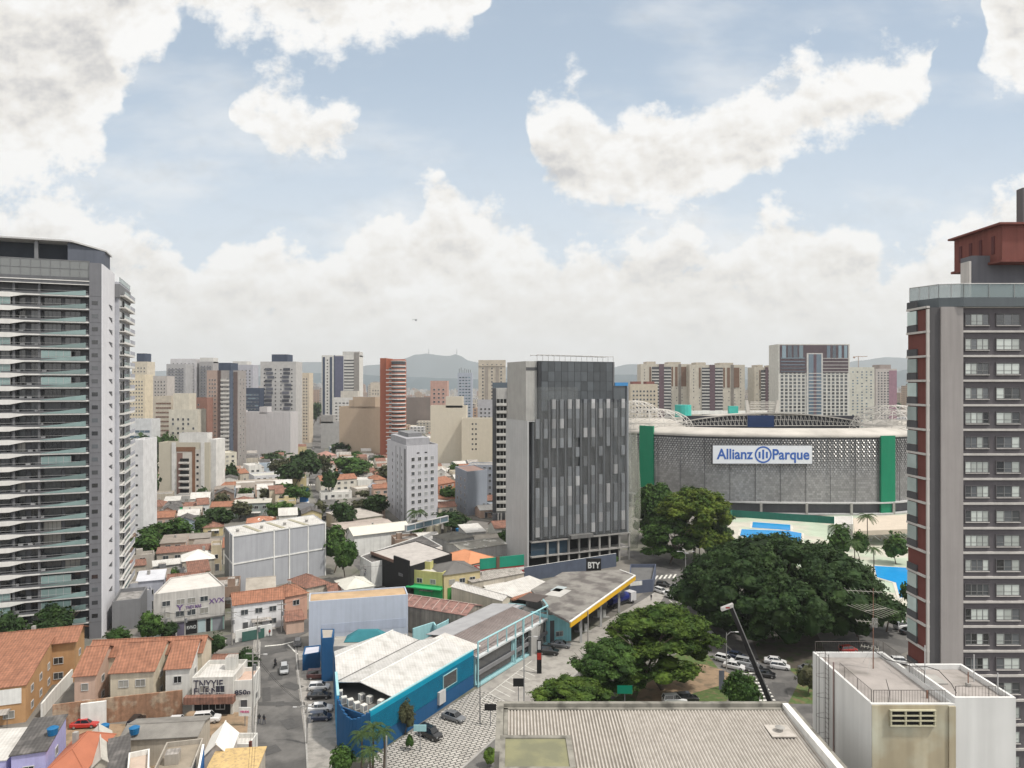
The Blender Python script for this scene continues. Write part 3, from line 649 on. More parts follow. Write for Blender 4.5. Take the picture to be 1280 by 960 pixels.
# ================= RIGHT TOWER =================
def right_tower():
    T=Thing('residential_tower','mauve grey tower with pale ledges, white sash windows and a red box on its roof','apartment tower',(62,92,0))
    FOOT.append([Vector((48,84,0)),Vector((90,84,0)),Vector((90,110,0)),Vector((48,110,0))])
    gm=M('mauve_render',(.105,.096,.104),var=.07,streak=.1); pale=M('pale_render',(.295,.275,.268),var=.06,streak=.14); dark=M('dark_strip',(.085,.082,.086),var=.08); ledge=M('pale_ledge',(.46,.44,.42),var=.06,streak=.15); red=M('maroon_panel',(.135,.045,.038),var=.12); redb=M('red_box_paint',(.16,.055,.045),var=.12,streak=.25)
    D=85.0; x0=54.0
    b=MB(); b.box(x0,78,D+.35,95,0,67.2,gm); T.part('wall',b)
    b=MB(); b.box(51.35,x0,D,89.4,0,67.24,pale); T.part('stair_panel',b)
    b=MB(); b.box(50.05,51.35,D+.25,89.4,0,67.2,dark); T.part('recess_panel',b)
    b=MB(); b.box(49.9,50.05,D+.5,89.5,0,67.0,red); T.part('side_wall',b)
    zs=[58.4+2.95*k for k in range(-19,4)]
    lb=MB(); lb.box(0,24,-.22,.35,-.12,.13,ledge); ml=lb.mesh('ledge')
    sb=MB(); sb.box(-.24,.12,0,4.0,-.14,.12,ledge); sb.box(-.14,.2,-.32,0.0,-.14,.12,ledge); ms=sb.mesh('side_slab')
    gb=MB(); gb.box(-.20,-.15,1.9,3.95,.12,.95,MT['dgrey']); gb.box(-.20,-.02,1.84,1.89,.12,.95,MT['dgrey']); mg=gb.mesh('balcony_rail')
    gg=MB(); gg.box(-.16,-.11,1.95,3.9,1.0,2.7,M('balcony_glass',(.36,.43,.42),rough=.15,streak=0,island=.35)); gg.box(-.16,-.02,1.9,1.94,1.0,2.7,MT['teal']); mgg=gg.mesh('balcony_glass')
    strip_=MB(); strip_.box(49.82,50.08,D+.2,D+.5,0,67.0,ledge); T.part('corner_strip',strip_)
    curt=Mglass('curtained_glass',(.05,.055,.06),(.52,.56,.53),.62,rough=.2)
    sashm=M('sash_grey',(.22,.22,.22),streak=0); fr=M('window_trim',(.095,.09,.095),streak=0)
    rr=random.Random(2)
    for k,z in enumerate(zs):
        link('ledge',ml,T.o,loc=Vector((x0,D+.33,z))-T.loc); o=link('side_slab',ms,T.o,loc=Vector((49.9,D+.5,z))-T.loc); link('balcony_rail',mg,o)
        if rr.random()<.7: link('balcony_glass',mgg,T.o,loc=Vector((49.9,D+.5,z))-T.loc)
        if k==len(zs)-1: continue
        for ci,xc in enumerate((x0+.2+1.62,x0+.2+5.35,x0+.2+9.2,x0+.2+12.9)):
            fm=MB(); w_,h_=1.50,1.32
            # real recess frame
            zb=z+.78
            for a,b_,c,d in ((-w_,w_,-.22,0),(-w_,w_,h_,h_+.1),(-w_,-w_+.1,0,h_),(w_-.1,w_,0,h_)): fm.box(a,b_,-.12,.02,c,d,fr)
            fm.box(-w_+.05,w_-.05,-.22,-.12,-.12,-.05,ledge)
            wn=link('window',None,T.o,loc=Vector((xc,D+.35,zb))-T.loc) if False else link('window',fm.mesh('window'),T.o,loc=Vector((xc,D+.35,zb))-T.loc)
            n=4 if ci%2==0 else 3
            for q in range(n):
                pw=(2*w_-.2)/n; pb=MB(); a=-w_+.1+q*pw
                pb.box(a+.05,a+pw-.05,-.05,-.01,.06,h_-.06,curt if rr.random()>.12 else MT['dglass'])
                link('pane',pb.mesh('pane'),wn)
            sm=MB(); 
            for q in range(n+1): a=-w_+.1+q*(2*w_-.2)/n; sm.box(a-.03,a+.03,-.08,-.012,0,h_,sashm)
            sm.box(-w_+.1,w_-.1,-.08,-.012,.0,.05,sashm); sm.box(-w_+.1,w_-.1,-.079,-.013,h_*.33,h_*.33+.04,sashm)
            link('sash',sm.mesh('sash'),wn)
    # terrace on top
    tp=[Vector((49.0,93,0)),Vector((49.6,89,0)),Vector((51.2,84.9,0)),Vector((53.8,84.4,0)),Vector((78,84.4,0)),Vector((78,103,0)),Vector((49,103,0))]
    tp=[Vector((49.75,88.9,0)),Vector((51.3,85.4,0)),Vector((53.9,84.75,0)),Vector((78,84.75,0)),Vector((78,100,0)),Vector((56,100,0))]
    b=MB(); b.prism(tp,67.25,68.35,M('terrace_band',(.10,.115,.125),var=.06),MT['flatroof']); T.part('terrace_band',b)
    gl=M('terrace_glass',(.24,.31,.32),rough=.08,spec=.8,streak=0,var=.04,alpha=.55)
    b=MB()
    for a,c in ((tp[0],tp[1]),(tp[1],tp[2]),(tp[2],tp[3])):
        d=(c-a).normalized(); q=Vector((-d.y,d.x,0))*.04; b.prism([a+q,c+q,c+q*2,a+q*2][::-1] if False else [a+q,c+q,c+q*2,a+q*2],68.35,69.95,gl)
    T.part('terrace_glass',b)
    b=MB()
    for a,c,n in ((tp[0],tp[1],3),(tp[1],tp[2],2),(tp[2],tp[3],8)):
        b.tube(Vector((a.x,a.y,69.98)),Vector((c.x,c.y,69.98)),.045,MT['steel'],4)
        for k in range(n+1): p=a.lerp(c,k/n); b.tube((p.x,p.y,68.3),(p.x,p.y,69.98),.035,MT['steel'],4)
    T.part('terrace_rail',b)
    b=MB(); b.box(58.4,78,90.2,92.5,68.3,74.3,M('core_render',(.125,.125,.14),var=.06)); b.box(66.6,78,92.6,93.8,68.3,83.6,M('tank_render',(.12,.115,.12),var=.08)) ; T.part('penthouse',b)
    b=MB(); b.box(56.9,57.15,88.4,90.1,68.3,73.3,ledge); T.part('penthouse_column',b)
    b=MB(); b.box(60.7,75,88,97.5,73.4,77.7,redb,redb); T.part('red_box',b)
    b=MB(); b.box(60.1,75.4,87.5,98,77.7,77.95,redb); b.box(60.4,75.4,87.7,97.8,73.1,73.4,redb); T.part('red_cornice',b)
    for y in (89.6,92.0,94.0,96.1):
        b=MB(); b.box(60.62,60.7-.001,y-.28,y+.28,74.4,76.6,M('slot',(.09,.03,.03),streak=0)); T.part('slot_opening',b)
    T.done()
right_tower()
# ================= FOREGROUND ROOF =================
def fore_roof():
    T=Thing('building','near building with wide ribbed sheet roof, parapet and squat olive topped tank','building',(7.5,35,0))
    con=M('weathered_parapet',(.21,.20,.175),var=.2,streak=.3,col2=(.12,.115,.10),sc2=1.2); rib=M('ribbed_sheet',(.43,.40,.365),var=.10,sc=.25,streak=0,col2=(.29,.265,.235),sc2=2.5,thr=(.42,.8))
    rib2=M('dark_groove',(.20,.18,.155),var=.2,sc=.6,streak=0)  # darker brown for the faces in the rib troughs
    x0,x1,y0,y1,z=-.85,15.55,22,40.3,40.0
    b=MB(); b.box(x0,x1,y0,y1,0,z-.55,con); T.part('wall',b)
    b=MB()
    b.box(x0,x1,y1-.28,y1,z-.55,z,con); b.box(x0,x0+.38,y0,y1-.28,z-.55,z,con); T.part('parapet',b)
    b=MB(); b.box(x1-.32,x1,y0,y1-.28,z-.55,z+.02,MT['white']); b.box(x1+.002,x1+.5,y0,y1+.05,z-1.3,z-.35,con); T.part('side_coping',b)
    # ribs run away from the camera; two overlapping rows of sheets
    b=MB(); pw=.177; xa=x0+.62; xb=x1-.34; n=int((xb-xa)/pw*6)
    for (ya,yb,za,zb) in ((30,35.2,z-.62+.02,z-.46),(35.1,37.6,z-.47,z-.36),(37.5,39.75,z-.37,z-.27)):
        k=len(b.v)
        for i in range(n+1):
            x=xa+(xb-xa)*i/n; h=.042*math.sin(2*math.pi*(x-xa)/pw)
            b.v.append((x,ya,za+h)); b.v.append((x,yb,zb+h))
        for i in range(n):
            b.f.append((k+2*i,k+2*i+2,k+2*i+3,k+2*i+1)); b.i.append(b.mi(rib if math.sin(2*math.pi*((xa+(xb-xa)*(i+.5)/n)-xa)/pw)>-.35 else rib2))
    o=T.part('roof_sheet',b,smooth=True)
    b=MB(); b.box(x0+.40,x0+.62,30,39.9,z-.5,z-.2,con); b.box(x0+.4,x1-.34,39.75,40.0,z-.5,z-.2,con); T.part('gutter',b)
    # squat tank with olive top
    b=MB(); X0,X1,Y0,Y1,Z=-.58,2.85,31.5,34.6,40.9
    body(b,[(X0,Y0),(X1,Y0),(X1,Y1),(X0,Y1)],39,Z,con,.06,.26); T.part('tank',b)
    b=MB(); b.box(X0+.262,X1-.262,Y0+.262,Y1-.262,Z-.3,Z-.05,M('olive_membrane',(.20,.195,.115),var=.08,streak=0,col2=(.155,.155,.10),sc2=.6)); T.part('tank_top',b)
    b=MB(); b.box(2.86,3.1,30,33.4,39.5,39.52,MT['black']); b.box(3.12,3.95,30,33.9,39.62,39.68,rib); T.part('flashing',b)
    b=MB(); b.tube((14.1,37.4,39.7),(14.1,37.4,39.95),.16,MT['concrete'],10); b.tube((14.1,37.4,39.93),(14.1,37.4,40.03),.26,MT['concrete'],10,.06); b.box(13.5,14.75,36.8,38.1,39.69,39.735,rib); T.part('roof_vent',b)
    T.done()
fore_roof()
# ================= WHITE ROOF BLOCK (lower right) =================
def white_block():
    T=Thing('building','white foreground building with beige end wall, cement grille, roof railings and caged ladder','building',(21,40,0))
    wh=M('white_wall',(.60,.60,.59),var=.05,streak=.14); bg=M('stained_beige',(.37,.32,.225),var=.12,streak=.28,col2=(.42,.42,.34),sc2=.35,thr=(.55,.75)); rf=M('cement_screed',(.29,.265,.25),var=.18,sc=.6,streak=0,col2=(.19,.175,.16),sc2=.8,thr=(.52,.7))
    x0,xm,x1,y0,y1,z=18.2,22.45,25.55,36.0,43.0,41.8
    b=MB(); body(b,[(x0,y0),(xm,y0),(xm,y1),(x0,y1)],0,z,wh,.32,.14); T.part('wall',b)
    b=MB(); b.box(x0+.145,xm-.145,y0+.145,y1-.145,z-.6,z-.3,rf); T.part('roof',b)
    b=MB(); b.box(x0+.03,22.08,y0-.05,y0-.003,0,z-.06,bg); T.part('end_wall',b)
    b=MB(); b.box(22.085,22.42,y0-.12,y0-.003,0,z-.1,bg); T.part('duct',b)
    zz=42.1; b=MB(); body(b,[(xm+.003,y0+.02),(x1,y0+.02),(x1,40.4),(xm+.003,40.4)],0,zz,wh,.3,.14); T.part('side_wing',b)
    b=MB(); b.box(xm+.15,x1-.15,y0+.17,40.25,zz-.6,zz-.28,rf); b.box(xm+.3,xm+1.0,38.2,39.4,zz-.28,zz-.2,MT['concrete']); T.part('wing_roof',b)
    # cement grille
    b=MB(); gx0,gx1,gz0,gz1=19.13,21.35,z-1.05,z-.28
    b.box(gx0,gx1,y0-.07,y0-.052,gz0,gz1,MT['black']); fr=M('grille_cement',(.42,.40,.29),streak=.2)
    for k in range(4): zc=gz0+(gz1-gz0)*k/3; b.box(gx0-.05,gx1+.05,y0-.2,y0-.06,zc-.025,zc+.025,fr)
    for k in range(4): xc=gx0+(gx1-gx0)*k/3; b.box(xc-.035,xc+.035,y0-.19,y0-.062,gz0,gz1,fr)
    T.part('grille',b)
    ir=M('iron_railing',(.075,.065,.06),streak=0,rough=.6)
    b=MB()
    def rail(a,c,z0,h,step=.14):
        a=Vector(a); c=Vector(c); n=max(1,int((c-a).length/step))
        b.tube((a.x,a.y,z0+h),(c.x,c.y,z0+h),.016,ir,4); b.tube((a.x,a.y,z0+.08),(c.x,c.y,z0+.08),.012,ir,4)
        for k in range(n+1): p=a.lerp(c,k/n); b.tube((p.x,p.y,z0),(p.x,p.y,z0+h),.0075 if k%10 else .02,ir,4)
    rail((x0+.2,y0+.15,0),(22.05,y0+.15,0),z-.3,.92); rail((x0+.12,y0+.2,0),(x0+.12,39.7,0),z-.3,.92); rail((x0+.12,y1-.1,0),(xm-.3,y1-.1,0),z-.3,.95); rail((xm-.1,38.5,0),(xm-.1,y1-.1,0),z-.3,.95)
    rail((22.7,y0+.35,0),(x1-.3,y0+.35,0),zz-.28,.72,.16)
    T.part('railing',b)
    b=MB(); xl=x0-.1
    for y in (40.6,41.05): b.tube((xl,y,30),(xl,y,z+.75),.02,ir,4)
    for k in range(44): b.tube((xl,40.6,30.4+k*.28),(xl,41.05,30.4+k*.28),.011,ir,4)
    T.part('ladder',b)
    b=MB()
    for k in range(8):
        zc=z+.6-k*1.15; pts=[(xl-.62*math.sin(math.pi*t/6),40.82-.36*math.cos(math.pi*t/6),zc) for t in range(7)]; b.path(pts,.011,ir,4)
    for t in (1,2,3,4,5): b.tube((xl-.62*math.sin(math.pi*t/6),40.82-.36*math.cos(math.pi*t/6),z+.6),(xl-.62*math.sin(math.pi*t/6),40.82-.36*math.cos(math.pi*t/6),z-7.6),.009,ir,4)
    T.part('ladder_cage',b)
    b=MB(); b.tube((x0-.05,40.1,28),(x0-.05,40.1,z+.5),.045,M('drain_pipe',(.22,.16,.15),streak=.2),6); T.part('drain_pipe',b)
    b=MB(); b.box(x0-.03,x0-.003,38.2,38.9,34.2,36.2,MT['lgrey']); T.part('hatch_door',b)
    b=MB()
    for x,y,h in ((22.9,39.4,1.7),(25.3,37.0,1.15),(25.1,38.6,1.5)): b.tube((x,y,zz-.3),(x,y,zz-.3+h),.03,MT['lgrey'],5)
    b.path([(20.9,42.2,42.6),(21.6,41,42.1),(22.5,39.8,42.15),(22.9,39.2,42.4),(22.95,38.2,42.6)],.022,MT['black'],5); b.path([(22.95,38.2,42.6),(23.15,37.4,42.2),(23.15,37.0,41.9)],.02,MT['black'],5)
    T.part('cable_pole',b)
    b=MB(); b.path([(20.9,39.7,41.5),(20.2,38,41.53),(19.4,36.6,41.52)],.012,MT['black'],4); b.box(24.3,24.5,37.9,38.1,41.82,42.0,MT['concrete']); b.tube((24.4,38,42),(24.4,38,42.6),.03,MT['rust'],5); b.tube((21.8,37.3,41.5),(21.8,37.3,41.9),.05,MT['rust'],6); T.part('roof_fitting',b)
    T.done()
    al=M('antenna_metal',(.34,.33,.29),rough=.5,metal=.3,streak=0)
    A=Thing('television_antenna','tall rusty mast carrying several old rooftop television aerials on the white building','antenna',(20.95,41.2,41.5))
    b=MB(); b.tube((20.95,41.2,41.5),(20.95,41.2,46.15),.035,MT['rust'],6,.02)
    for e in ((20.2,40.4),(21.7,40.6),(20.8,42.1)): b.tube((20.95,41.2,42.9),(e[0],e[1],41.5),.008,MT['steel'],4)
    A.part('mast',b)
    def yagi(z,yaw,L,n,e0,e1,off=-.5):
        b=MB(); d=Vector((math.cos(R(yaw)),math.sin(R(yaw)),0)); q=Vector((-d.y,d.x,0)); c=Vector((20.95,41.2,z))
        b.tube(c+d*(off*L),c+d*((1+off)*L),.018,al,5)
        for k in range(n): p=c+d*(off*L+L*k/(n-1)); l=e0+(e1-e0)*k/(n-1); b.tube(p-q*l/2,p+q*l/2,.011,al,4)
        A.part('aerial',b)
    yagi(45.95,-12,1.9,8,1.2,.8,-.75); yagi(44.9,20,1.7,7,2.6,1.7,-.4); yagi(44.2,165,1.1,6,.9,.6,-.2); yagi(42.7,150,.9,6,.8,.6,-.3)
    b=MB(); 
    for r_ in range(5): b.tube((20.8,41.05+.0,43.95+r_*.12),(21.1,41.05,43.95+r_*.12),.01,al,4)
    b.box(20.78,21.12,41.0,41.02,43.95,44.5,M('reflector_mesh',(.25,.25,.24),alpha=.4,streak=0)); A.part('reflector',b); A.done()
white_block()
# ================= NETTED TOWER (centre) =================
def net_tower():
    A=Dp(660,219); U=Vector((33.8,15,0)).normalized(); V=Vector((-U.y,U.x,0))
    T=Thing('tower_under_construction','dark tower wrapped in builder netting with staggered grey cladding strips and open concrete floors below','tower',A)
    def P(u,v,z=0): return A+U*u+V*v+Vector((0,0,z))
    W_=36.6
    FOOT.append([P(-3,-2),P(W_+2,-2),P(W_+2,18),P(-3,18)])
    dk=M('dark_facade',(.035,.037,.042),var=.15); dk2=M('dark_glass_facade',(.075,.085,.095),rough=.2,var=.15,sc=.2,spec=.6); sl=M('fair_faced_slab',(.40,.405,.405),var=.09,sc=.15,streak=.12); cl=M('cladding_strip',(.15,.16,.175),island=.45,var=.06); cl2=M('pale_cladding',(.34,.34,.35),island=.3,var=.06)
    def bx(b,u0,u1,v0,v1,z0,z1,m,mt=None): b.prism([P(u0,v0),P(u1,v0),P(u1,v1),P(u0,v1)],z0,z1,m,mt or MT['flatroof'])
    b=MB(); bx(b,3.8,31.2,.6,16,9.2,65.2,dk); bx(b,31.2,W_,.6,16,9.2,57.4,dk2); bx(b,.6,3.8,2,16,9.2,46.3,dk); T.part('wall',b)
    b=MB(); bx(b,-.2,.3,0,16.7,0,46.6,sl); T.part('side_wall',b)
    b=MB(); bx(b,0.0,3.75,1.5,16,46.6,65.1,M('upper_slab',(.34,.335,.32),var=.1)); bx(b,0.0,3.75,1.4,1.45,62.3,63.2,MT['dgrey']); T.part('upper_wall',b)
    b=MB(); bx(b,-.1,3.9,.2,1.45,46.3,46.55,sl); T.part('slab',b)
    f=Face([P(0,0),P(W_,0),P(W_,1)],0)
    # dark glazed top storeys
    gt=MB(); gt.box(-1.12,1.12,-.06,.06,0,3.0,M('smoky_pane',(.060,.068,.076),rough=.18,spec=.5,island=.35,streak=0)); mg=gt.mesh('window')
    for k in range(5):
        for j in range(11):
            u=6+j*2.35
            if u>30: continue
            T.put('window',gt,mg,f.P(u,49.5+k*3.1+.1,-.55),f.rz,far=True)
    # staggered strips, pitch 2.62 m, storey 3.05 m
    st=MB(); st.box(-.62,.62,-.28,.3,0,3.02,cl); ms=st.mesh('cladding_panel')
    sp=MB(); sp.box(-.62,.62,-.36,.3,0,3.0,cl2); mp=sp.mesh('cladding_panel')
    rr=random.Random(11)
    for j in range(12):
        u=3.2+j*2.83; top=52.6 if j>1 else 46
        full=[rr.random() for _ in range(20)]
        k=0; z=10.5
        pat=rr.choice((0,1,2)); 
        while z<top-1:
            lowz=z<24+rr.random()*6; hi=z>38
            if lowz or hi or ((int(k)+pat+j)%3==0 and rr.random()<.85):
                T.put('cladding_panel',st,ms,f.P(u,z,.05),f.rz) if rr.random()<.72 else T.put('cladding_panel',sp,mp,f.P(u,z,.05),f.rz)
            z+=3.05; k+=1
    for j in range(13):
        u=1.8+j*2.83
        b=MB(); f.box(b,u-.35,u+.25,9.6,52.8 if j>1 else 46,-.6,.12,M('strip_dark',(.075,.08,.09),var=.08) if j==0 else b_strip[0]); b_strip[0]=b.m[0]; T.part('fin',b)
    # narrow pale edge
    b=MB(); f.box(b,W_-.5,W_,9.2,57.4,-.55,.02,cl); f.box(b,31.1,31.5,57.4,65.2,-.9,-.55,MT['mgrey']); T.part('edge_strip',b)
    # bare floors below
    b=MB()
    for z in (4.3,8.9): bx(b,1,W_+.3,-.6,16,z,z+.35,MT['concrete'])
    T.part('floor_slab',b)
    for k in range(9):
        b=MB(); u=6.5+k*3.75; f.box(b,u,u+.55,0,9.0,-.4,.2,MT['concrete']); T.part('column',b)
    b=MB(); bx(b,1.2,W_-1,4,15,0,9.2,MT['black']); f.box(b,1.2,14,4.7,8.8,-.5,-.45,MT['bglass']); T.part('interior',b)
    b=MB(); f.box(b,14,22,9.3,10.4,.1,2.2,MT['dconc']); T.part('site_canopy',b)
    # roof rail
    b=MB(); pts=[P(3.5,1,67.2),P(31.4,1,66.9)]; b.tube(pts[0],pts[1],.1,MT['steel'],4); b.tube(P(3.5,6,67.2),P(31.4,6,66.9),.1,MT['steel'],4)
    for k in range(15): u=3.6+k*1.98; b.tube(P(u,1,65),P(u,1,67),.06,MT['steel'],4); b.tube(P(u,1,67),P(u,6,67),.06,MT['steel'],4)
    T.part('roof_rail',b)
    b=MB(); bx(b,31.6,W_,.3,14,57.4,58.5,M('blue_tarp',(.05,.20,.42),streak=0)); T.part('tarpaulin',b)
    # netting: thin translucent sheets that sag between floors
    net=M('builder_net',(.24,.25,.25),streak=.5,var=.2,sc=.2,alpha=.2,rough=.9); net2=M('hanging_net',(.27,.28,.23),streak=.5,var=.2,alpha=.5,rough=.9)
    def sheet(b,u0,u1,zt,zb,amp,nu,nz,m,drape=0,v=-1.1):
        k=len(b.v); r2=random.Random(int(u0*10)+5); ph=[r2.random()*6 for _ in range(6)]
        for a in range(nz+1):
            t=a/nz; z=zt+(zb-zt)*t
            for c in range(nu+1):
                s=c/nu; u=u0+(u1-u0)*s
                w=amp*(math.sin(u*.9+ph[0]+t*2)*.5+math.sin(u*2.3+ph[1]-t*3)*.3+math.sin(z*.35+ph[2])*.4)
                uu=u+drape*math.sin(math.pi*t*.9)*s
                b.v.append(tuple(P(uu,v-abs(w),z)))
        for a in range(nz):
            for c in range(nu):
                q=k+a*(nu+1)+c; b.f.append((q,q+nu+1,q+nu+2,q+1)); b.i.append(b.mi(m))
    b=MB(); sheet(b,1,17,57,10,.5,40,30,net); T.part('netting',b,smooth=True)
    b=MB(); sheet(b,17.5,W_+.3,52,9.5,.5,46,30,net); T.part('netting',b,smooth=True)
    b=MB(); sheet(b,W_-.2,W_+3.4,42,3.5,.5,12,30,net2,1.6,.5); T.part('netting',b,smooth=True)
    T.done()
b_strip=[None]
net_tower()
# ================= STADIUM =================
def stadium():
    T=Thing('football_stadium','huge silver football stadium with scaly metal cladding, two green strips and a pale arched roof','stadium',(115,350,0))
    # plan: front curve with round corners, then straight sides going back
    front=[(46,392),(48,372),(52,355),(58,344),(67.5,334.5),(78,327),(92,321),(108,317.5),(126,316),(142,315.6),(156,315.6),(167,317),(178,321),(190,329),(200,342),(206,360),(208,392)]
    # resample
    pts=[Vector((x,y,0)) for x,y in front]
    P=[]; n=len(pts)
    for i in range(n-1):
        p0,p1,p2,p3=pts[max(i-1,0)],pts[i],pts[i+1],pts[min(i+2,n-1)]
        for t in (0,.25,.5,.75):
            P.append(.5*((2*p1)+(p2-p0)*t+(2*p0-5*p1+4*p2-p3)*t*t+(3*p1-p0-3*p2+p3)*t**3))
    P.append(pts[-1]); FOOT.append([Vector((44,430,0)),Vector((44,360,0)),Vector((70,325,0)),Vector((120,305,0)),Vector((190,320,0)),Vector((210,360,0)),Vector((210,430,0))])
    ztop,zbot=34.4,5.6
    cum=[0]
    for a,b in zip(P,P[1:]): cum.append(cum[-1]+(b-a).length)
    Ltot=cum[-1]
    def at(s):
        s=max(0,min(Ltot-.001,s))
        for i in range(len(P)-1):
            if cum[i+1]>=s:
                t=(s-cum[i])/(cum[i+1]-cum[i]); p=P[i].lerp(P[i+1],t); d=(P[i+1]-P[i]).normalized(); return p,d
    # backing drum
    b=MB(); back=[at(Ltot*i/80)[0] for i in range(81)]
    ins=[p+Vector((-at(Ltot*i/80)[1].y,at(Ltot*i/80)[1].x,0))*1.0 for i,p in enumerate(back)]
    drum=M('drum_backing',(.10,.10,.108),var=.15)
    for a,c in zip(ins,ins[1:]): b.face([(a.x,a.y,0),(c.x,c.y,0),(c.x,c.y,ztop),(a.x,a.y,ztop)],drum)
    T.part('drum',b)
    # scaly metal cladding: small plates, alternately tilted, steadier towards the bottom
    met=M('metal_scale',(.265,.26,.255),rough=.42,metal=.5,island=.17,var=.12,sc=.05,streak=0)
    b=MB(); rr=random.Random(3); ph=1.0; rows=int((ztop-zbot)/ph); pw=1.25; cols=int(Ltot/pw); mi=b.mi(met)
    for r in range(rows):
        z=zbot+r*ph; hi=max(0,min(1,(z-16)/12.0))
        for c in range(cols):
            s=(c+(.5 if r%2 else 0))*pw; p,d=at(s); p2,d2=at(s+pw*(.98-.28*hi)); N=Vector((d.y,-d.x,0)); h=ph*(.97-.22*hi)
            t=(.10+.55*hi*(1 if (c+r)%2 else .25))*rr.uniform(.85,1.15)
            k=len(b.v)
            a0=p+N*(.02+t); b0=p2+N*(.02+t*.35)
            b.v+= [(a0.x,a0.y,z),(b0.x,b0.y,z),(p2.x,p2.y,z+h),(p.x,p.y,z+h)]; b.f.append((k,k+1,k+2,k+3)); b.i.append(mi)
    T.part('metal_cladding',b)
    b=MB()
    for i in range(1,24):
        p,d=at(Ltot*i/24); N=Vector((d.y,-d.x,0)); q=p+N*.7; b.box(q.x-.09,q.x+.09,q.y-.09,q.y+.09,zbot,ztop,MT['dgrey'])
    T.part('cladding_seam',b,kind='stuff')
    b=MB(); n=70
    # white roof lip and roof rising inwards
    rf=M('stadium_roof',(.43,.405,.37),var=.14,sc=.06,streak=0,col2=(.33,.31,.28),sc2=.09,thr=(.45,.7)); tr=M('white_truss',(.46,.44,.41),streak=0,var=.05)
    cx,cy=127,400
    rings=[(1.0,ztop-.2,-.5),(1.0,ztop+.7,-.8),(.97,ztop+1.7,0),(.90,ztop+2.9,0),(.85,ztop+3.2,0),(.82,ztop+1.0,0)]
    k=0; mi=b.mi(rf)
    for (sc,z,o) in rings:
        for i in range(n+1):
            p,d=at(Ltot*i/n); N=Vector((d.y,-d.x,0)); q=p-N*0+N*(-o if o else 0); q=Vector((cx,cy,0))+(q-Vector((cx,cy,0)))*sc
            b.v.append((q.x,q.y,z))
    for r in range(len(rings)-1):
        for i in range(n): a=r*(n+1)+i; b.f.append((a,a+1,a+n+2,a+n+1)); b.i.append(mi)
    T.part('roof',b,smooth=True)
    # far side of the roof: arched box truss over the opening
    b=MB(); L=[]; 
    def arc(x): t=(x-96)/(198-96); return 36.0+5.3*math.sin(math.pi*max(0,min(1,t)))**.8
    xs=[96+i*102/44 for i in range(45)]
    y0=402
    for i in range(44):
        xa,xb=xs[i],xs[i+1]; b.prism([(xa,y0-1),(xb,y0-1),(xb,y0+45),(xa,y0+45)],0,0,rf) if False else None
        b.solid([(xa,y0-1,arc(xa)-.1),(xb,y0-1,arc(xb)-.1),(xb,y0+45,arc(xb)-2.1),(xa,y0+45,arc(xa)-2.1)],[(xa,y0-1,arc(xa)+.55),(xb,y0-1,arc(xb)+.55),(xb,y0+45,arc(xb)-1.5),(xa,y0+45,arc(xa)-1.5)],rf)
    T.part('far_roof',b)
    b=MB()
    for i in range(44):
        xa,xb=xs[i],xs[i+1]; za,zb=arc(xa),arc(xb)
        b.tube((xa,y0-.5,za),(xa,y0-.5,34.2),.16,tr,4); b.tube((xa,y0-.5,za),(xb,y0-.5,34.3),.13,tr,4); b.tube((xa,y0-.5,34.4),(xb,y0-.5,34.4),.2,tr,4)
        b.tube((xa,y0-.5,(za+34.3)/2),(xb,y0-.5,(zb+34.3)/2),.12,tr,4)
    T.part('roof_truss',b)
    b=MB(); b.box(97,197,y0+1,y0+1.5,28,40,M('stand_shadow',(.03,.03,.04),streak=0)) ; T.part('stand_shade_sheet',b)  # dark sheet in the opening, the shade over the stands put into its colour
    b=MB(); b.box(133,148,y0-.9,y0-.75,33.6,40.3,M('score_screen',(.01,.03,.10),rough=.3,streak=0)); T.part('scoreboard',b)
    # corner trusses: white lattice pylons and braced humps at both corners
    def hump(cx_,cy_,rx,ry,z0,hh,seed):
        b=MB(); r2=random.Random(seed); g={}
        n1,n2=9,5
        for i in range(n1+1):
            for j in range(n2+1):
                a=math.pi*i/n1; e=math.pi/2*j/n2
                g[i,j]=Vector((cx_-rx*math.cos(a)*math.cos(e*.9),cy_-ry*math.sin(a)*math.cos(e*.9),z0+hh*math.sin(e)))
        for i in range(n1):
            for j in range(n2):
                b.tube(g[i,j],g[i+1,j],.2,tr,3); b.tube(g[i,j],g[i,j+1],.2,tr,3); b.tube(g[i,j],g[i+1,j+1],.14,tr,3)
                if r2.random()<.6: b.tube(g[i+1,j],g[i,j+1],.13,tr,3)
        T.part('corner_truss',b)
    hump(70,362,22,20,36,9.5,1); hump(64,385,18,16,38,11,2); hump(188,350,22,22,36,9.0,3); hump(198,372,20,18,37,10,4)
    b=MB(); 
    for (x0,x1,y,z0,z1) in ((54,90,378,35.5,40.0),(190,214,368,35,39.5)):
        b.solid([(x0,y-18,z0),(x1,y-18,z0),(x1,y+20,z0),(x0,y+20,z0)],[(x0+5,y-10,z1),(x1-8,y-10,z1),(x1-8,y+16,z1-1),(x0+5,y+16,z1-1)],rf)
    T.part('corner_roof',b)
    tg=M('teal_tank',(.04,.36,.31),streak=.1,rough=.5)
    b=MB(); b.tube((104,432,38),(104,432,45.3),5.0,tg,16); b.box(148.5-17,152-15,430,433,40,44.6,tg); T.part('teal_box',b)
    b=MB(); b.box(97,160,445,447,39,41.2,MT['white']); T.part('white_band',b)
    b=MB(); z0,z1=40,47.8
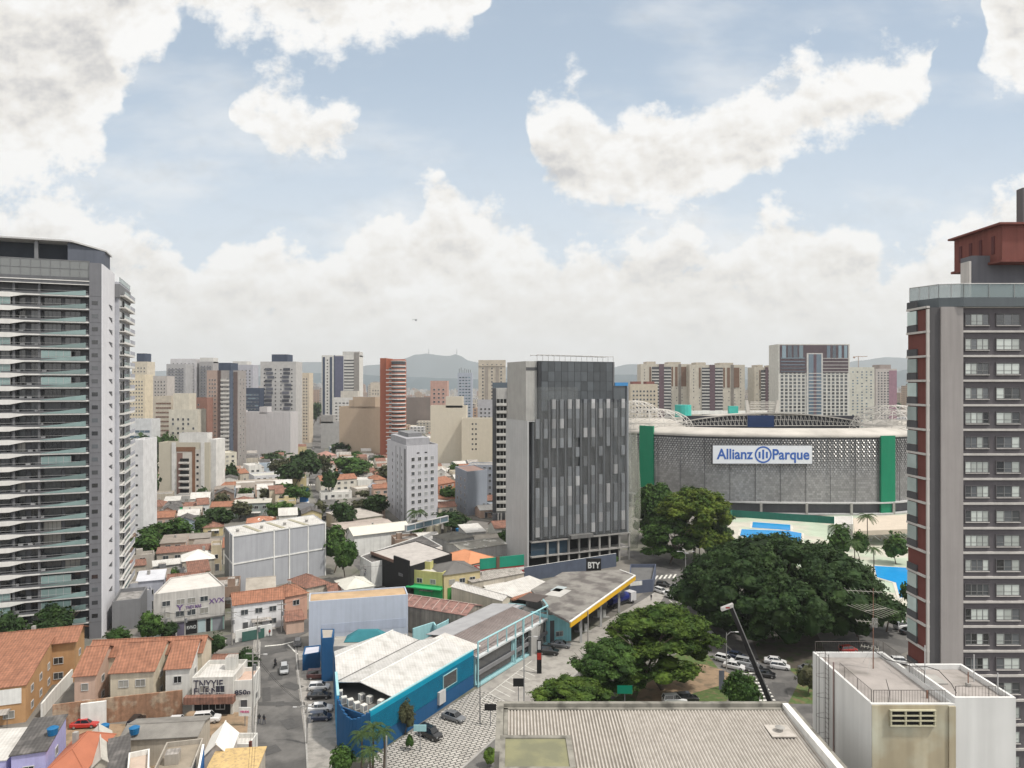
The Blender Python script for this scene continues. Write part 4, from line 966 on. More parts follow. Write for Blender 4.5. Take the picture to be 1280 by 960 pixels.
    for x0,z in ((142,0),): 
        for q in range(7): b.tube((143+q*.2,430,41+q*1.0),(159-q*.2+1.2,430,41+q*1.0),.2,tr,4)
        b.solid([(141.8,429,40),(144,429,40),(144,431,40),(141.8,431,40)],[(141,429,48.2),(142.6,429,48.2),(142.6,431,48.2),(141,431,48.2)],tr); b.solid([(158.6,429,40),(160.8,429,40),(160.8,431,40),(158.6,431,40)],[(160.4,429,48.2),(162,429,48.2),(162,431,48.2),(160.4,431,48.2)],tr)
    T.part('roof_frame',b)
    # green strips
    gm=M('green_strip',(.0,.17,.085),rough=.45,streak=.06,var=.06)
    def strip_(s0,s1,z0,z1):
        b=MB(); m=6
        for i in range(m):
            p,d=at(s0+(s1-s0)*i/m); q,e=at(s0+(s1-s0)*(i+1)/m); n1=Vector((d.y,-d.x,0)); n2=Vector((e.y,-e.x,0))
            b.solid([p+n1*1.3+Vector((0,0,z0)),q+n2*1.3+Vector((0,0,z0)),q+n2*.1+Vector((0,0,z0)),p+n1*.1+Vector((0,0,z0))],[p+n1*1.3+Vector((0,0,z1)),q+n2*1.3+Vector((0,0,z1)),q+n2*.1+Vector((0,0,z1)),p+n1*.1+Vector((0,0,z1))],gm)
        T.part('green_strip',b)
    def s_of(px):
        best=0; bd=1e9
        for i in range(1200):
            s=Ltot*i/1200; p,_=at(s)
            if p.y>345 : continue
            e=abs(CX+F*p.x/p.y-px)
            if e<bd: bd=e; best=s
        return best
    strip_(s_of(801),s_of(818),9,38.2); strip_(s_of(1099),s_of(1116.5),0,35.0)
    # base: open concrete frame
    b=MB(); 
    for z in (.2,5.0): 
        for i in range(8,72):
            p,d=at(Ltot*i/80); q,e=at(Ltot*(i+1)/80); n1=Vector((d.y,-d.x,0)); n2=Vector((e.y,-e.x,0)); zz=Vector((0,0,z))
            b.solid([p+n1*2+zz,q+n2*2+zz,q+zz,p+zz],[p+n1*2+zz+Vector((0,0,.6)),q+n2*2+zz+Vector((0,0,.6)),q+zz+Vector((0,0,.6)),p+zz+Vector((0,0,.6))],MT['lgrey'])
    T.part('concrete_ring',b)
    for i in range(10,70,6):
        p,d=at(Ltot*i/80); n1=Vector((d.y,-d.x,0)); b=MB(); c=p+n1*1.7; b.box(c.x-.5,c.x+.5,c.y-.4,c.y+.3,0,5.4,MT['concrete']); T.part('column',b)
    # sign with its lettering
    pc,dc=at((s_of(891)+s_of(1015))/2)
    fs=Face([Dp(891,313.5),Dp(1015,312.5),Dp(1015,330)],0); w=fs.w; z0=Zt(579.5,313); z1=Zt(557,313)
    b=MB(); fs.box(b,-.25,w+.25,z0-.2,z1+.2,-1.4,.0,MT['dgrey']); fs.box(b,0,w,z0,z1,.0,.12,M('sign_face',(.66,.67,.70),streak=0,var=.03)); sg=T.part('sign',b)
    blue=M('sign_blue',(.035,.105,.36),streak=0,var=.0)
    def text(body_,size,u,z,bold=.035,mat=blue,face=fs,out=.16,parent=None,thing=T,width=None,nm='lettering',align='CENTER'):
        cu=bpy.data.curves.new('lettering','FONT'); cu.body=body_; cu.size=size; cu.extrude=.03; cu.offset=bold*size; cu.align_x=align; cu.align_y='CENTER'
        to=bpy.data.objects.new('tmp_text',cu); COL.objects.link(to); dg=bpy.context.evaluated_depsgraph_get(); me=bpy.data.meshes.new_from_object(to.evaluated_get(dg)); bpy.data.objects.remove(to)
        xs=[v.co.x for v in me.vertices]; wd=max(xs)-min(xs); sx=1 if not width else width/wd
        rot=Matrix.Rotation(face.rz,4,'Z')@Matrix.Rotation(R(90),4,'X')@Matrix.Diagonal((sx,1,1,1)); me.transform(rot); me.materials.clear(); me.materials.append(mat)
        me.name='lettering'
        o=link(nm,me,parent or thing.o,loc=face.P(u,z,out)-thing.loc); return o
    global make_text; make_text=text
    zc=(z0+z1)/2; hgt=z1-z0
    text('Allianz',hgt*.80,w*.222,zc,.022,width=w*.365); text('Parque',hgt*.80,w*.785,zc-.1,.022,width=w*.37)
    b=MB(); c0=w*.508; rO,rI=hgt*.47,hgt*.38
    for i in range(40):
        a=2*math.pi*i/40; c=2*math.pi*(i+1)/40
        pts=[fs.P(c0+r*math.cos(t),zc+r*math.sin(t),.18) for r,t in ((rI,a),(rO,a),(rO,c),(rI,c))]
        b.face(pts,blue)
    for du,za,zb in ((-.20,-.2,.16),(0,-.26,.28),(.20,-.2,.16)): fs.box(b,c0+hgt*(du-.055),c0+hgt*(du+.055),zc+hgt*za,zc+hgt*zb,.12,.18,blue)
    T.part('emblem',b)
    T.done()
stadium()
# ================= HIGH BUILDINGS OF THE MIDDLE DISTANCE =================
def tower(name,label,px0,px1,d,ytop,m,yaw=0,depth=12,fl=3.0,cols=4,ww=1.4,wh=1.3,glass=None,kind='plain',side=0,far=None,z0=0,group=None,skip=.0,frame=None,top=None,cat='apartment tower',ground=3.5,mar=1.2,extra=None,nowin=False,sidecols=0,balc=None):
    poly=rect(px0,px1,d,yaw,depth); z=Zt(ytop,d)
    T=block(name,label,cat,poly,z,m,group)
    far=(d>520) if far is None else far
    f=Face(T.poly,0); zs=[ground+fl*k for k in range(int((z-ground-2.0)/fl))]
    if not nowin: wins(T,f,spread(f.w,cols,mar),zs,ww,wh,glass,frame,kind,far=far,skip=skip)
    if sidecols:
        i=1 if poly[0].x<0 else 3; f2=Face(T.poly,i); wins(T,f2,spread(f2.w,sidecols,1.5),zs,1.2,1.2,glass,frame,kind,far=far)
    if balc:
        bm=balc.get('m',MT['white'])
        for (u0,u1) in balc['at']:
            bb=MB(); bb.box(u0*f.w-.0,u1*f.w,-1.2,.02,-.15,.85,bm); bb.box(u0*f.w+.1,u1*f.w-.1,-.05,.02,.9,2.5,MT['dglass']); me=bb.mesh('balcony')
            for z_ in zs: T.put('balcony',bb,me,f.P(0,z_-.8),f.rz,far=far)
    if top:
        for (u0,u1,dz,mm) in top: topbox(T,'machine_room',0,u0*f.w,u1*f.w,1.5,depth-1.5,z+dz,mm)
    if extra: extra(T,f,zs,far)
    T.done(); return T
def vstrip(T,f,u0,u1,z0,z1,m,o=.12,name='facade_strip'):
    b=MB(); f.box(b,f.w*u0,f.w*u1,z0,z1,-.02,o,m); T.part(name,b)
def hband(T,f,u0,u1,zs,h,m,o=.25,name='floor_band',far=True):
    tb=MB(); tb.box(f.w*u0,f.w*u1,-o,.02,0,h,m); me=tb.mesh(name)
    for z in zs: T.put(name,tb,me,f.P(0,z),f.rz,far=far)
cream=wall(.50,.45,.37); cream2=wall(.45,.40,.33); palew=wall(.52,.51,.49); pinkb=wall(.40,.31,.26); brownw=wall(.16,.095,.065); greyb=wall(.33,.34,.37); navy=wall(.05,.065,.10); brickred=M('orange_brick',(.33,.105,.06),var=.12,streak=.08)
# orange brick tower
def ex(T,f,zs,far):
    sg=MB(); r=Face(T.poly,0)
    hband(T,f,.0,1.0,[z-.5 for z in zs],.62,MT['white'],.5)
    b=MB(); 
    c=f.P(f.w*.66,0,-1.0)
    for z in zs+[zs[-1]+3]: b.tube((c.x,c.y,z-.6),(c.x,c.y,z+.1),5.6,MT['white'],16); 
    T.part('round_balcony',b)
    b=MB(); b.tube((c.x,c.y,0),(c.x,c.y,T.z-1),5.0,brickred,16); T.part('bay',b)
    gb=MB()
    for z in zs: gb.tube((c.x,c.y,z+1.0),(c.x,c.y,z+2.2),5.12,MT['dglass'],16)
    T.part('window',gb,kind='stuff')
    b=MB(); b.tube((c.x,c.y,T.z-4),(c.x,c.y,T.z-1.6),5.3,MT['dgrey'],16); b.tube((c.x,c.y,T.z-1.6),(c.x,c.y,T.z-1.2),5.8,MT['white'],16); T.part('crown',b)
tower('apartment_tower','slim orange brick tower ringed by white balcony ledges, behind the blank tan wall',482.5,506,531,449,brickred,4,14,3.1,3,1.6,1.3,side=1,extra=ex)
b=MB(); p=rect(475,482.6,535,-8,16); b.prism(p,0,Zt(447.5,533),M('orange_side',(.30,.10,.06),var=.06,streak=.05)); 
t_=THINGS[-1]; t_.part('side_wall',b)
# tan blank wall block
T=block('blank_wall_building','stepped building showing one huge blank tan wall, left of the orange brick tower','building',rect(424,475,560,-6,16),Zt(508,560),wall(.40,.315,.235,streak=.05,var=.05),par=.6)
topbox(T,'raised_block',0,11,29,0.0,14,Zt(496,560),wall(.40,.315,.235,streak=.05,var=.05)); topbox(T,'raised_block',0,8,12,0.0,14,Zt(500,560),wall(.40,.315,.235,streak=.05,var=.05)); T.done()
# cream blank block
T=block('blank_wall_building','stepped cream building showing a vast blank side wall, behind the grey white corner tower','building',rect(538,583,486,0,14),Zt(507,486),wall(.53,.48,.39,streak=.05,var=.04),par=.5)
topbox(T,'raised_block',0,10.5,22,0.0,12,Zt(495.5,486),wall(.50,.455,.375,streak=.05,var=.04)); T.done()
T=block('blank_wall_building','lower cream block with one column of paired windows, against the vast blank cream wall','building',rect(577,617,474,0,14),Zt(523,474),wall(.50,.45,.36,streak=.06,var=.05),par=.5)
f=Face(T.poly,0); wins(T,f,[7.3,9.6],[14+3.35*k for k in range(6)],1.1,1.1,MT['dglass'],kind='bare'); T.done()
# light grey wall block on the left
T=block('blank_wall_building','broad light grey block with one plain weathered wall facing the low houses','building',rect(294.5,363,560,-2,18),Zt(515,560),wall(.47,.455,.46,streak=.14,var=.05),par=.5)
topbox(T,'raised_block',0,0.0,5.5,0.0,10,Zt(513,560),wall(.47,.455,.46,streak=.14,var=.05)); topbox(T,'raised_block',0,19,25,0,10,Zt(508.5,560),wall(.47,.455,.46,streak=.14,var=.05)); T.done()
# pale tower with dark box on top
def ex(T,f,zs,far):
    b=MB(); q=random.Random(5)
    pm=M('dark_balcony',(.085,.09,.11),island=.4); wm=wall(.42,.41,.40)
    tb=MB(); tb.box(-2.8,2.8,-.5,.02,0,2.2,pm); me=tb.mesh('balcony')
    for z in zs[6:]:
        for u in (.26,.74):
            T.put('balcony',tb,me,f.P(f.w*u+(q.choice((-1.6,0,1.6)))*.6,z-.2),f.rz,far=True)
tower('apartment_tower','pale square tower with dark balcony blocks and a black box on its roof',325.5,370,600,452,wall(.41,.40,.39,streak=.05),0,18,3.3,6,1.2,1.2,top=[(.30,.74,6.2,navy)],glass=MT['dglass'],extra=ex)
# twin striped tower
def ex(T,f,zs,far):
    vstrip(T,f,.03,.09,8,T.z-2,navy,.3); vstrip(T,f,.22,.28,8,T.z-2,navy,.3); vstrip(T,f,.33,.36,8,T.z,navy,.3)
    vstrip(T,f,.36,.58,8,T.z-1,wall(.10,.105,.16),.25); vstrip(T,f,.86,1.0,0,T.z+3,wall(.24,.225,.21),.3)
    hband(T,f,.60,.85,zs,1.3,MT['dgrey'],.2)
tower('apartment_tower','tall narrow white tower with dark vertical stripes and a taller banded half',402,449,760,444,wall(.55,.54,.51,streak=.03),0,20,3.3,4,1.3,1.4,mar=1.5,glass=MT['dglass'],top=[(.55,1.0,4.0,wall(.48,.47,.45))],extra=ex)
tower('office_building','low white stepped building with grey bands at the foot of the striped white tower',416.5,452,700,497,wall(.56,.55,.53),0,14,3.2,7,2.2,1.0,glass=MT['dglass'],top=[(.25,.85,6.5,wall(.50,.47,.42))],cat='office building')
T=block('blank_wall_building','small blank grey wall block beside the street, left of the tan wall','building',rect(401,425.5,640,0,14),Zt(527,640),wall(.38,.375,.37),par=.5); topbox(T,'raised_block',0,0,11,0,10,Zt(519,640),wall(.30,.29,.28)); T.done()
# beige tower lower left of centre
def ex(T,f,zs,far):
    sid=wall(.56,.55,.53)
    for a,b_ in ((.26,.34),(.83,.90)): vstrip(T,f,a,b_,0,T.z+.02,sid,.35)
    vstrip(T,f,.345,.83,0,T.z-3.5,wall(.47,.44,.40),.12,'recess_panel'); vstrip(T,f,.36,.47,0,T.z-5.2,wall(.20,.12,.10),.18,'brown_panel'); vstrip(T,f,.66,.72,0,T.z-2.3,wall(.19,.10,.06),.25,'brown_panel'); vstrip(T,f,.35,.72,T.z-4.6,T.z-2.3,wall(.19,.10,.06),.22,'brown_panel')
    bb=MB(); bb.box(-2.4,2.4,-1.5,.02,-.1,.75,wall(.50,.48,.45)); bb.box(-2.2,2.2,-.3,.02,.76,2.4,MT['black']); me=bb.mesh('balcony')
    for z in zs[:-1]: T.put('balcony',bb,me,f.P(f.w*.51,z-.6),f.rz,far=False)
    wins(T,f,[f.w*.30,f.w*.865],zs,.5,.8,MT['dglass'],kind='bare',far=False); 
    tb,me=win_t(1.1,1.1,MT['dglass'],MT['frame'],'bare')
    for z in zs: T.put('window',tb,me,f.P(f.w*.765,z,.13),f.rz)
tower('apartment_tower','broad beige mid rise with brown panels and central stacked balconies above the tiled roofs',198.5,262,355,553,wall(.44,.405,.33,streak=.05,var=.05),0,9,3.1,1,.01,.01,nowin=True,far=False,sidecols=2,top=[(.37,.93,4.6,wall(.56,.55,.53))],extra=ex)
b=MB(); p=rect(262,270,356,-6,9); b.prism(p,0,Zt(549,356),wall(.56,.55,.53)); THINGS[-1].part('corner_bay',b)
# grey white corner tower
def corner_tower():
    A=Dp(508.7,291); L_=Dp(484,328); Rr=Dp(547.3,301); B=L_+(Rr-A)
    z=32.6; wm=M('grey_white_render',(.45,.45,.48),var=.05,streak=.12)
    T=block('apartment_tower','grey white corner tower with square sash windows and striped flank, next to the palms','apartment tower',[A,Rr,B,L_],z,wm)
    f=Face(T.poly,0); zs=[2.6+2.95*k for k in range(10)]
    wins(T,f,[2.9,6.1,9.3,12.4],zs[:-1],1.5,1.45,Mglass('mixed_glass',(.02,.022,.03),(.30,.31,.33),.5),MT['white'],far=False)
    wins(T,f,[5.4,9.3],[zs[-1]],1.3,.5,MT['black'],kind='bare')
    g=Face(T.poly,3)
    for u,w_,m_ in ((g.w-3.2,.7,MT['dgrey']),(g.w-5.2,1.1,MT['mgrey']),(g.w-13,.5,MT['mgrey']),(g.w-21,.4,MT['mgrey'])): 
        b=MB(); g.box(b,u,u+w_,0,z-1.5,0,.12,m_); T.part('flank_strip',b)
    wins(T,g,[g.w-9.5,g.w-17.5,g.w-28],[2.6+2.95*k for k in range(9)],1.2,1.4,MT['dglass'],MT['lgrey'])
    q=[A.lerp(B,.5)+(p_-A.lerp(B,.5)) for p_ in (A,Rr,B,L_)]; bil=lambda u,v:(A.lerp(Rr,u)).lerp(L_.lerp(B,u),v); b=MB(); b.prism([bil(.06,.12),bil(.80,.10),bil(.80,.85),bil(.06,.9)],z-1,z+2.6,M('penthouse_render',(.30,.30,.32))); T.part('penthouse',b); b=MB(); b.prism([bil(.25,.3),bil(.7,.3),bil(.7,.8),bil(.25,.8)],z+2.6,z+4.2,MT['mgrey']); T.part('machine_room',b)
    T.done()
corner_tower()
# grey building right of it
T=block('apartment_building','plain blue grey five storey block with three window columns on its left face','apartment building',[Dp(584,312),Dp(609,320),Dp(609,320)+(Dp(569,332)-Dp(584,312)),Dp(569,332)],19.5,M('blue_grey_render',(.25,.275,.32),var=.04,streak=.05),roof=wall(.22,.15,.13),par=.4)
g=Face(T.poly,3); wins(T,g,[g.w*.2,g.w*.5,g.w*.82],[1.8+3.2*k for k in range(5)],1.4,1.3,MT['dglass'],MT['lgrey']); T.done()
T=block('apartment_building','lower grey block tucked behind the plain blue grey block','apartment building',rect(585,640,345,-4,12),Zt(581,345),M('back_grey',(.28,.30,.34),var=.05),par=.4); f=Face(T.poly,0); wins(T,f,spread(f.w,7),[16.5,13.2,4,7.2,10.4],1.2,1.3,MT['dglass'],MT['lgrey'],far=False); T.done()
# balcony tower behind the netted tower
def ex(T,f,zs,far):
    vstrip(T,f,0,.10,5,T.z,MT['dgrey'],.5,'dark_pier'); vstrip(T,f,.40,.50,5,T.z,MT['dgrey'],.5,'dark_pier')
    bb=MB(); bb.box(f.w*.11,f.w*.385,-1.5,.02,-.15,.9,wall(.50,.49,.46)); bb.box(f.w*.12,f.w*.375,-.1,.02,.91,2.6,MT['black']); bb.box(f.w*.20,f.w*.21,-.4,.02,.91,2.6,MT['white']); bb.box(f.w*.29,f.w*.30,-.4,.02,.91,2.6,MT['white']); me=bb.mesh('balcony')
    for z in zs[1:]: T.put('balcony',bb,me,f.P(0,z-.8),f.rz)
    b=MB(); f.box(b,0,f.w*.99,0,4.6,.3,1.4,MT['dgrey']); 
    for u in (.14,.22,.34): f.box(b,f.w*u,f.w*u+.6,0,5,1.5,2.1,MT['concrete'])
    T.part('pilotis',b)
    b=MB(); f.box(b,0,f.w,T.z+.05,T.z+2.3,-.3,-.25,MT['bglass']); T.part('roof_screen',b)
tower('apartment_tower','slender tower with stacked white balconies between black piers, half hidden by the netted tower',615.5,662,294,485,wall(.42,.41,.39),0,13,3.1,4,1.5,1.4,far=False,nowin=True,extra=ex)
# cluster above the beige mid rise
def ex(T,f,zs,far):
    vstrip(T,f,0,.16,5,T.z,wall(.10,.07,.065),.3); vstrip(T,f,.60,.78,5,T.z,wall(.10,.12,.16),.3); vstrip(T,f,.80,1,5,T.z-1,wall(.12,.09,.085),.3)
    hband(T,f,.17,.59,[z-.7 for z in zs],1.3,wall(.50,.48,.45),.9)
tower('apartment_tower','dark brown and navy tower with white balcony stack, left of the light grey wall block',272,297,500,463,wall(.28,.26,.25),0,16,3.0,3,1.6,1.3,extra=ex,top=[(0,.62,5.4,navy)],sidecols=2)
tower('apartment_tower','thin pinkish brown tower edge touching the dark brown and navy tower',258.5,272.5,540,463,wall(.36,.27,.23),0,14,3.0,3,1.0,1.1,glass=MT['dglass'])
def ex(T,f,zs,far): hband(T,f,.1,.45,[z-.6 for z in zs],1.2,wall(.20,.20,.22),.8); hband(T,f,.55,.9,[z-.6 for z in zs],1.2,wall(.20,.20,.22),.8)
tower('apartment_tower','grey tower crowded with dark balconies, its pale twin wing rising on the right',208,232,780,455,wall(.34,.335,.34),0,18,3.2,5,1.5,1.4,extra=ex,glass=MT['dglass'])
tower('apartment_tower','plain pale grey slab tower just behind the one crowded with dark balconies',213,245,800,448.5,wall(.46,.45,.46),0,18,3.2,6,1.0,1.2,glass=MT['dglass'])
tower('apartment_tower','grey tower with pale cap between the pale slab and the pinkish brown edge',249,266,800,452,wall(.30,.29,.29),0,16,3.2,4,1.6,1.4,extra=ex,top=[(0,1,4.5,wall(.52,.51,.49))],glass=MT['dglass'])
tower('apartment_tower','pale tower with a navy shoulder behind the dark brown and navy tower',290,316,720,456,wall(.36,.36,.40),0,16,3.2,5,1.5,1.3,top=[(0,.68,3.6,wall(.52,.51,.49))],glass=MT['dglass'])
tower('office_building','squat navy glass block in front of the pale towers, left of the light grey wall',304,325,590,485,navy,0,12,3.0,4,2.2,1.0,glass=MT['bglass'],cat='office building')
tower('apartment_tower','cream tower with blue glass cap rising over the edge of the tall grey tower',165,184,640,452,cream,0,14,3.1,4,1.0,1.2,top=[(.25,.8,7.5,navy)],glass=MT['dglass'])
tower('apartment_tower','yellowish cream tower in front of the one with the blue glass cap',160,181,600,468,wall(.56,.49,.37),0,14,3.1,5,1.0,1.2,glass=MT['dglass'])
tower('apartment_building','wide mauve beige block of many small windows behind the cream towers',183,209,640,470,wall(.42,.39,.37),0,14,3.1,6,1.1,1.2,glass=MT['dglass'])
def ex(T,f,zs,far): hband(T,f,.12,.98,zs,1.3,brownw,.1)
tower('office_building','beige office block with rows of brown window bands beside the tree belt',192,214,520,495,cream2,0,14,3.3,4,1.6,1.2,extra=ex,cat='office building')
tower('apartment_building','cream block with a raised blank tower on top, right of the brown banded offices',211,247,500,512,wall(.50,.47,.40),0,14,3.2,5,1.3,1.6,glass=MT['dglass'],skip=.35,top=[(.12,.68,11.5,wall(.52,.48,.40))])
tower('apartment_building','brick red block peeping over the cream block with the raised tower',243,259,530,497,wall(.26,.14,.11),0,12,3.2,2,1.2,1.2,skip=.5)
tower('office_building','small white office building with blue windows half behind the tall grey tower',160,189.5,480,524,wall(.52,.53,.54),0,12,3.6,4,3.2,1.6,glass=MT['bglass'],cat='office building')
tower('apartment_tower','cream tower behind the pale square tower with the black box',370,386.5,700,466,wall(.50,.43,.34),0,14,3.1,4,1.2,1.2,glass=MT['dglass'])
tower('apartment_tower','cream slab with a column of small windows left of the orange brick tower',463,476,640,478,wall(.50,.45,.38),0,14,3.0,3,.9,1.1,glass=MT['dglass'])
tower('apartment_tower','pinkish slab tower behind the vast cream wall',538,559,540,476,wall(.42,.27,.23),0,14,3.1,3,1.4,1.2,glass=MT['dglass'])
def ex(T,f,zs,far):
    b=MB()
    for k in range(7): p=f.P(f.w*(.1+.13*k),0,-3); b.tube((p.x,p.y,T.z),(p.x,p.y,T.z+rnd.uniform(3,7)),.25,MT['dgrey'],4)
    T.part('aerial_mast',b)
tower('office_building','bluish grey office tower bristling with aerials above the vast cream wall',572,590,760,466,wall(.33,.36,.42),0,14,3.2,4,2.2,1.3,glass=MT['bglass'],extra=ex,cat='office tower')
def ex(T,f,zs,far):
    vstrip(T,f,.25,.36,5,T.z-6,wall(.28,.25,.22),.3); vstrip(T,f,.64,.75,5,T.z-6,wall(.28,.25,.22),.3); vstrip(T,f,0,1,T.z-5.5,T.z-4.6,cream2,.5)
tower('apartment_tower','stone coloured tower with square openings in its parapet, behind the balcony tower',598,632,650,450,wall(.43,.385,.32),0,16,3.1,5,1.3,1.3,glass=MT['dglass'],extra=ex,mar=2)
tower('apartment_tower','pale block with purple stripe right behind the vast cream wall',597,616,560,500,wall(.36,.36,.38),0,14,3.1,3,1.4,1.3,glass=MT['dglass'])
T=block('blank_wall_building','long dull brown blank building in the haze right of the orange brick tower','building',rect(507,541,900,0,20),Zt(497,900),wall(.17,.14,.125,var=.25,sc=.03),par=.5); T.done()
# ---- towers beyond the stadium
def big(pl,pr,lab,d=760,top=455):
    def ex(T,f,zs,far):
        zz=[z-.6 for z in zs]
        for a,b_ in ((.22,.36),(.46,.60)): hband(T,f,a,b_,zz,1.3,wall(.48,.47,.45),1.0)
        for a,b_ in ((.22,.36),(.46,.60)): vstrip(T,f,a,b_,0,T.z-3,MT['dgrey'],.3)
        vstrip(T,f,.36,.455,0,T.z,wall(.11,.07,.085),1.1)
        vstrip(T,f,.61,.64,T.z-24,T.z-3,brownw,.3); vstrip(T,f,.68,.73,T.z-24,T.z-3,brownw,.3); vstrip(T,f,.80,.90,T.z-24,T.z-3,brownw,.3); vstrip(T,f,.17,.20,T.z-24,T.z-3,brownw,.3)
        vstrip(T,f,.745,.80,0,T.z,wall(.20,.18,.16),.2)
    tower('apartment_tower',lab,pl,pr,d,top,wall(.46,.425,.36),0,22,3.3,9,.8,1.1,glass=MT['dglass'],extra=ex,top=[(.12,.3,2.6,cream2),(.55,.8,2.2,cream2)],skip=.3)
big(801,864,'leftmost of the three cream towers with purple brown centre strips beyond the stadium')
big(862,931,'widest cream tower with purple brown centre strip, directly behind the teal drum on the stadium',750,456)
big(943,980,'narrow cream tower with purple brown strip squeezed against the tall glazed grid tower',770,459)
tower('apartment_building','cream classical block with reddish roof corners just left of the cream towers',788,822,560,480,wall(.47,.415,.33),0,16,3.2,7,1.3,1.4,glass=MT['dglass'],top=[(.1,.4,2,wall(.22,.09,.075)),(.6,.9,2,wall(.22,.09,.075))])
def ex(T,f,zs,far):
    zm=Zt(466,700)
    vstrip(T,f,0.02,.98,zm,T.z-1,wall(.085,.06,.07),.35,'upper_cladding')
    for a in (.05,.13,.21,.29): vstrip(T,f,a,a+.055,zm+14,T.z-1.5,MT['bglass'],.5,'glass_bay')
    for a in (.68,.76,.84,.92): vstrip(T,f,a,a+.045,zm+14,T.z-1.5,MT['bglass'],.5,'glass_bay')
    hband(T,f,.03,.37,[zm+.8+3.3*k for k in range(5)],.9,MT['bglass'],.55); hband(T,f,.62,.98,[zm+.8+3.3*k for k in range(5)],.5,wall(.5,.49,.47),.6)
    vstrip(T,f,.395,.62,4,T.z-9,wall(.50,.49,.47),.55,'centre_bay'); vstrip(T,f,.42,.49,4,T.z-10,MT['bglass'],.7,'glass_bay'); vstrip(T,f,.53,.60,4,T.z-10,MT['bglass'],.7,'glass_bay'); vstrip(T,f,.49,.53,4,T.z-10,wall(.11,.07,.085),.75,'centre_strip')
    hband(T,f,.42,.60,[z for z in zs if z<zm],.7,wall(.5,.49,.47),.85)
tower('hotel_tower','tallest tower beyond the stadium, white window grid below and dark glazed crown above','hotel tower' and 973,1062,700,430,wall(.53,.52,.48),0,26,3.4,16,2.6,2.3,glass=MT['dglass'],extra=ex,mar=1.5,cat='hotel tower')
tower('office_building','white building with teal glass flank right of the tall glazed grid tower',1062,1093,790,459,wall(.50,.49,.43),0,18,3.2,5,1.8,1.3,glass=MT['bglass'],cat='office building',skip=.2)
tower('apartment_tower','pale tower with mauve window side and a cap, nearest the mauve grey tower',1095,1121,850,461,wall(.43,.39,.37),0,20,3.2,6,1.8,1.6,glass=MT['dglass'],top=[(.2,.75,5,wall(.30,.25,.23))],extra=lambda T,f,zs,far: vstrip(T,f,.62,1,0,T.z-2,wall(.26,.15,.19),.2))
# cranes on the horizon
b=MB(); p=Dp(1073,1900); zt=Zt(445,1900); b.tube((p.x,p.y,40),(p.x,p.y,zt),1.0,wall(.3,.2,.15),4); b.tube((p.x-14,p.y,zt-2),(p.x+24,p.y,zt-1),.8,wall(.3,.2,.15),4); b.box(p.x-14,p.x-9,p.y-1,p.y+1,zt-6,zt-2,wall(.3,.2,.15))
single('tower_crane',b,'small tower crane silhouetted above the hills right of the grid tower','crane')
# ================= LOW BUILDINGS, placed one by one =================
def fr(px,py,z,w,dp,yaw=19,right=False):
    """footprint with its near left (or right) front corner seen at (px,py) on level z"""
    a=Cp(px,py,z); a.z=0; y=R(yaw); U=Vector((math.cos(y),math.sin(y),0)); V=Vector((-U.y,U.x,0))
    if right: a=a-U*w
    return [a,a+U*w,a+U*w+V*dp,a+V*dp]
ochre=wall(.40,.235,.115,streak=.12); whitew=wall(.60,.59,.56,streak=.2,var=.08); creamw=wall(.52,.46,.36,streak=.2); pinkw=wall(.48,.34,.27); lilac=wall(.36,.35,.58); greyw=wall(.34,.335,.325,streak=.25); beigew=wall(.42,.38,.32,streak=.25); greenw=wall(.03,.34,.12); yelw=wall(.46,.44,.18); redw=wall(.30,.04,.035); pyel=wall(.50,.42,.24)
tile,tile2,fib,wr,dr,flr=MT['tile'],MT['tile2'],MT['fibre'],MT['whiteroof'],MT['darkroof'],MT['flatroof']
# --- lower left
h=house('big ochre house with broad orange tiled roof and white garage door, lower left corner',fr(32,856,6.4,18,17,19,True),6.4,ochre,tile,'shed',2.6,.2)
h=house('rear ochre wing with its own sloping orange roof, behind the big ochre house',fr(93,800,8.2,13,8,19,True),8.2,ochre,tile,'gable_x',1.4,.7)
f=Face(HOUSES[-2].poly,0); b=MB(); f.box(b,f.w-5.2,f.w-.6,3.4,6.0,.0,.12,MT['white']); HOUSES[-2].part('panel',b)
house('pinkish end house of the orange tiled terrace with one closed window',fp((93,845),(119,843),6.6,13),6.6,pinkw,tile,'gable_x',2.7,.35)
house('cream house in the middle of the orange tiled terrace with two dark windows',fp((138,841),(192,838),6.6,13.5),6.6,creamw,tile,'gable_x',2.8,.35)
house('right end house of the orange tiled terrace with its narrow cream gable wall',fp((207,836),(237,834),6.6,13),6.6,whitew,tile,'gable_x',2.7,.35)
house('long rear range of the orange tiled terrace behind the courtyards',fp((108,822),(252,815),7.2,6.5),7.2,creamw,tile,'gable_x',1.9,.3,win=False)
h=house('white graffiti covered house with flat white roof above the dirt yard',fp((240,847),(291,846),6.6,8),6.6,wall(.50,.49,.46,streak=.3,var=.14),wr,'flat')
GH=h
house('small pinkish roofed annex glued to the right of the graffiti covered house',fp((292,851),(315,850),5.6,6),5.6,whitew,wall(.45,.33,.27),'flat')
house('little shed with brick red tiles between the two round shrubs',fp((262,833),(291,832),3.6,6),3.6,beigew,tile2,'gable_x',1,.3,win=False)
b=MB(); f=Face(GH.poly,0); f.box(b,-1,f.w+.5,2.4,3.6,.0,1.3,MT['tile2']); GH.part('canopy',b)
b=MB(); f.box(b,.4,f.w-.4,0.1,2.3,.0,.06,MT['black']); GH.part('opening',b)
ink=M('spray_ink',(.03,.028,.05),streak=0,var=0)
make_text('TNYYIE',2.0,f.w*.40,5.35,.004,mat=ink,face=f,out=.05,thing=GH,width=f.w*.72,nm='graffiti')
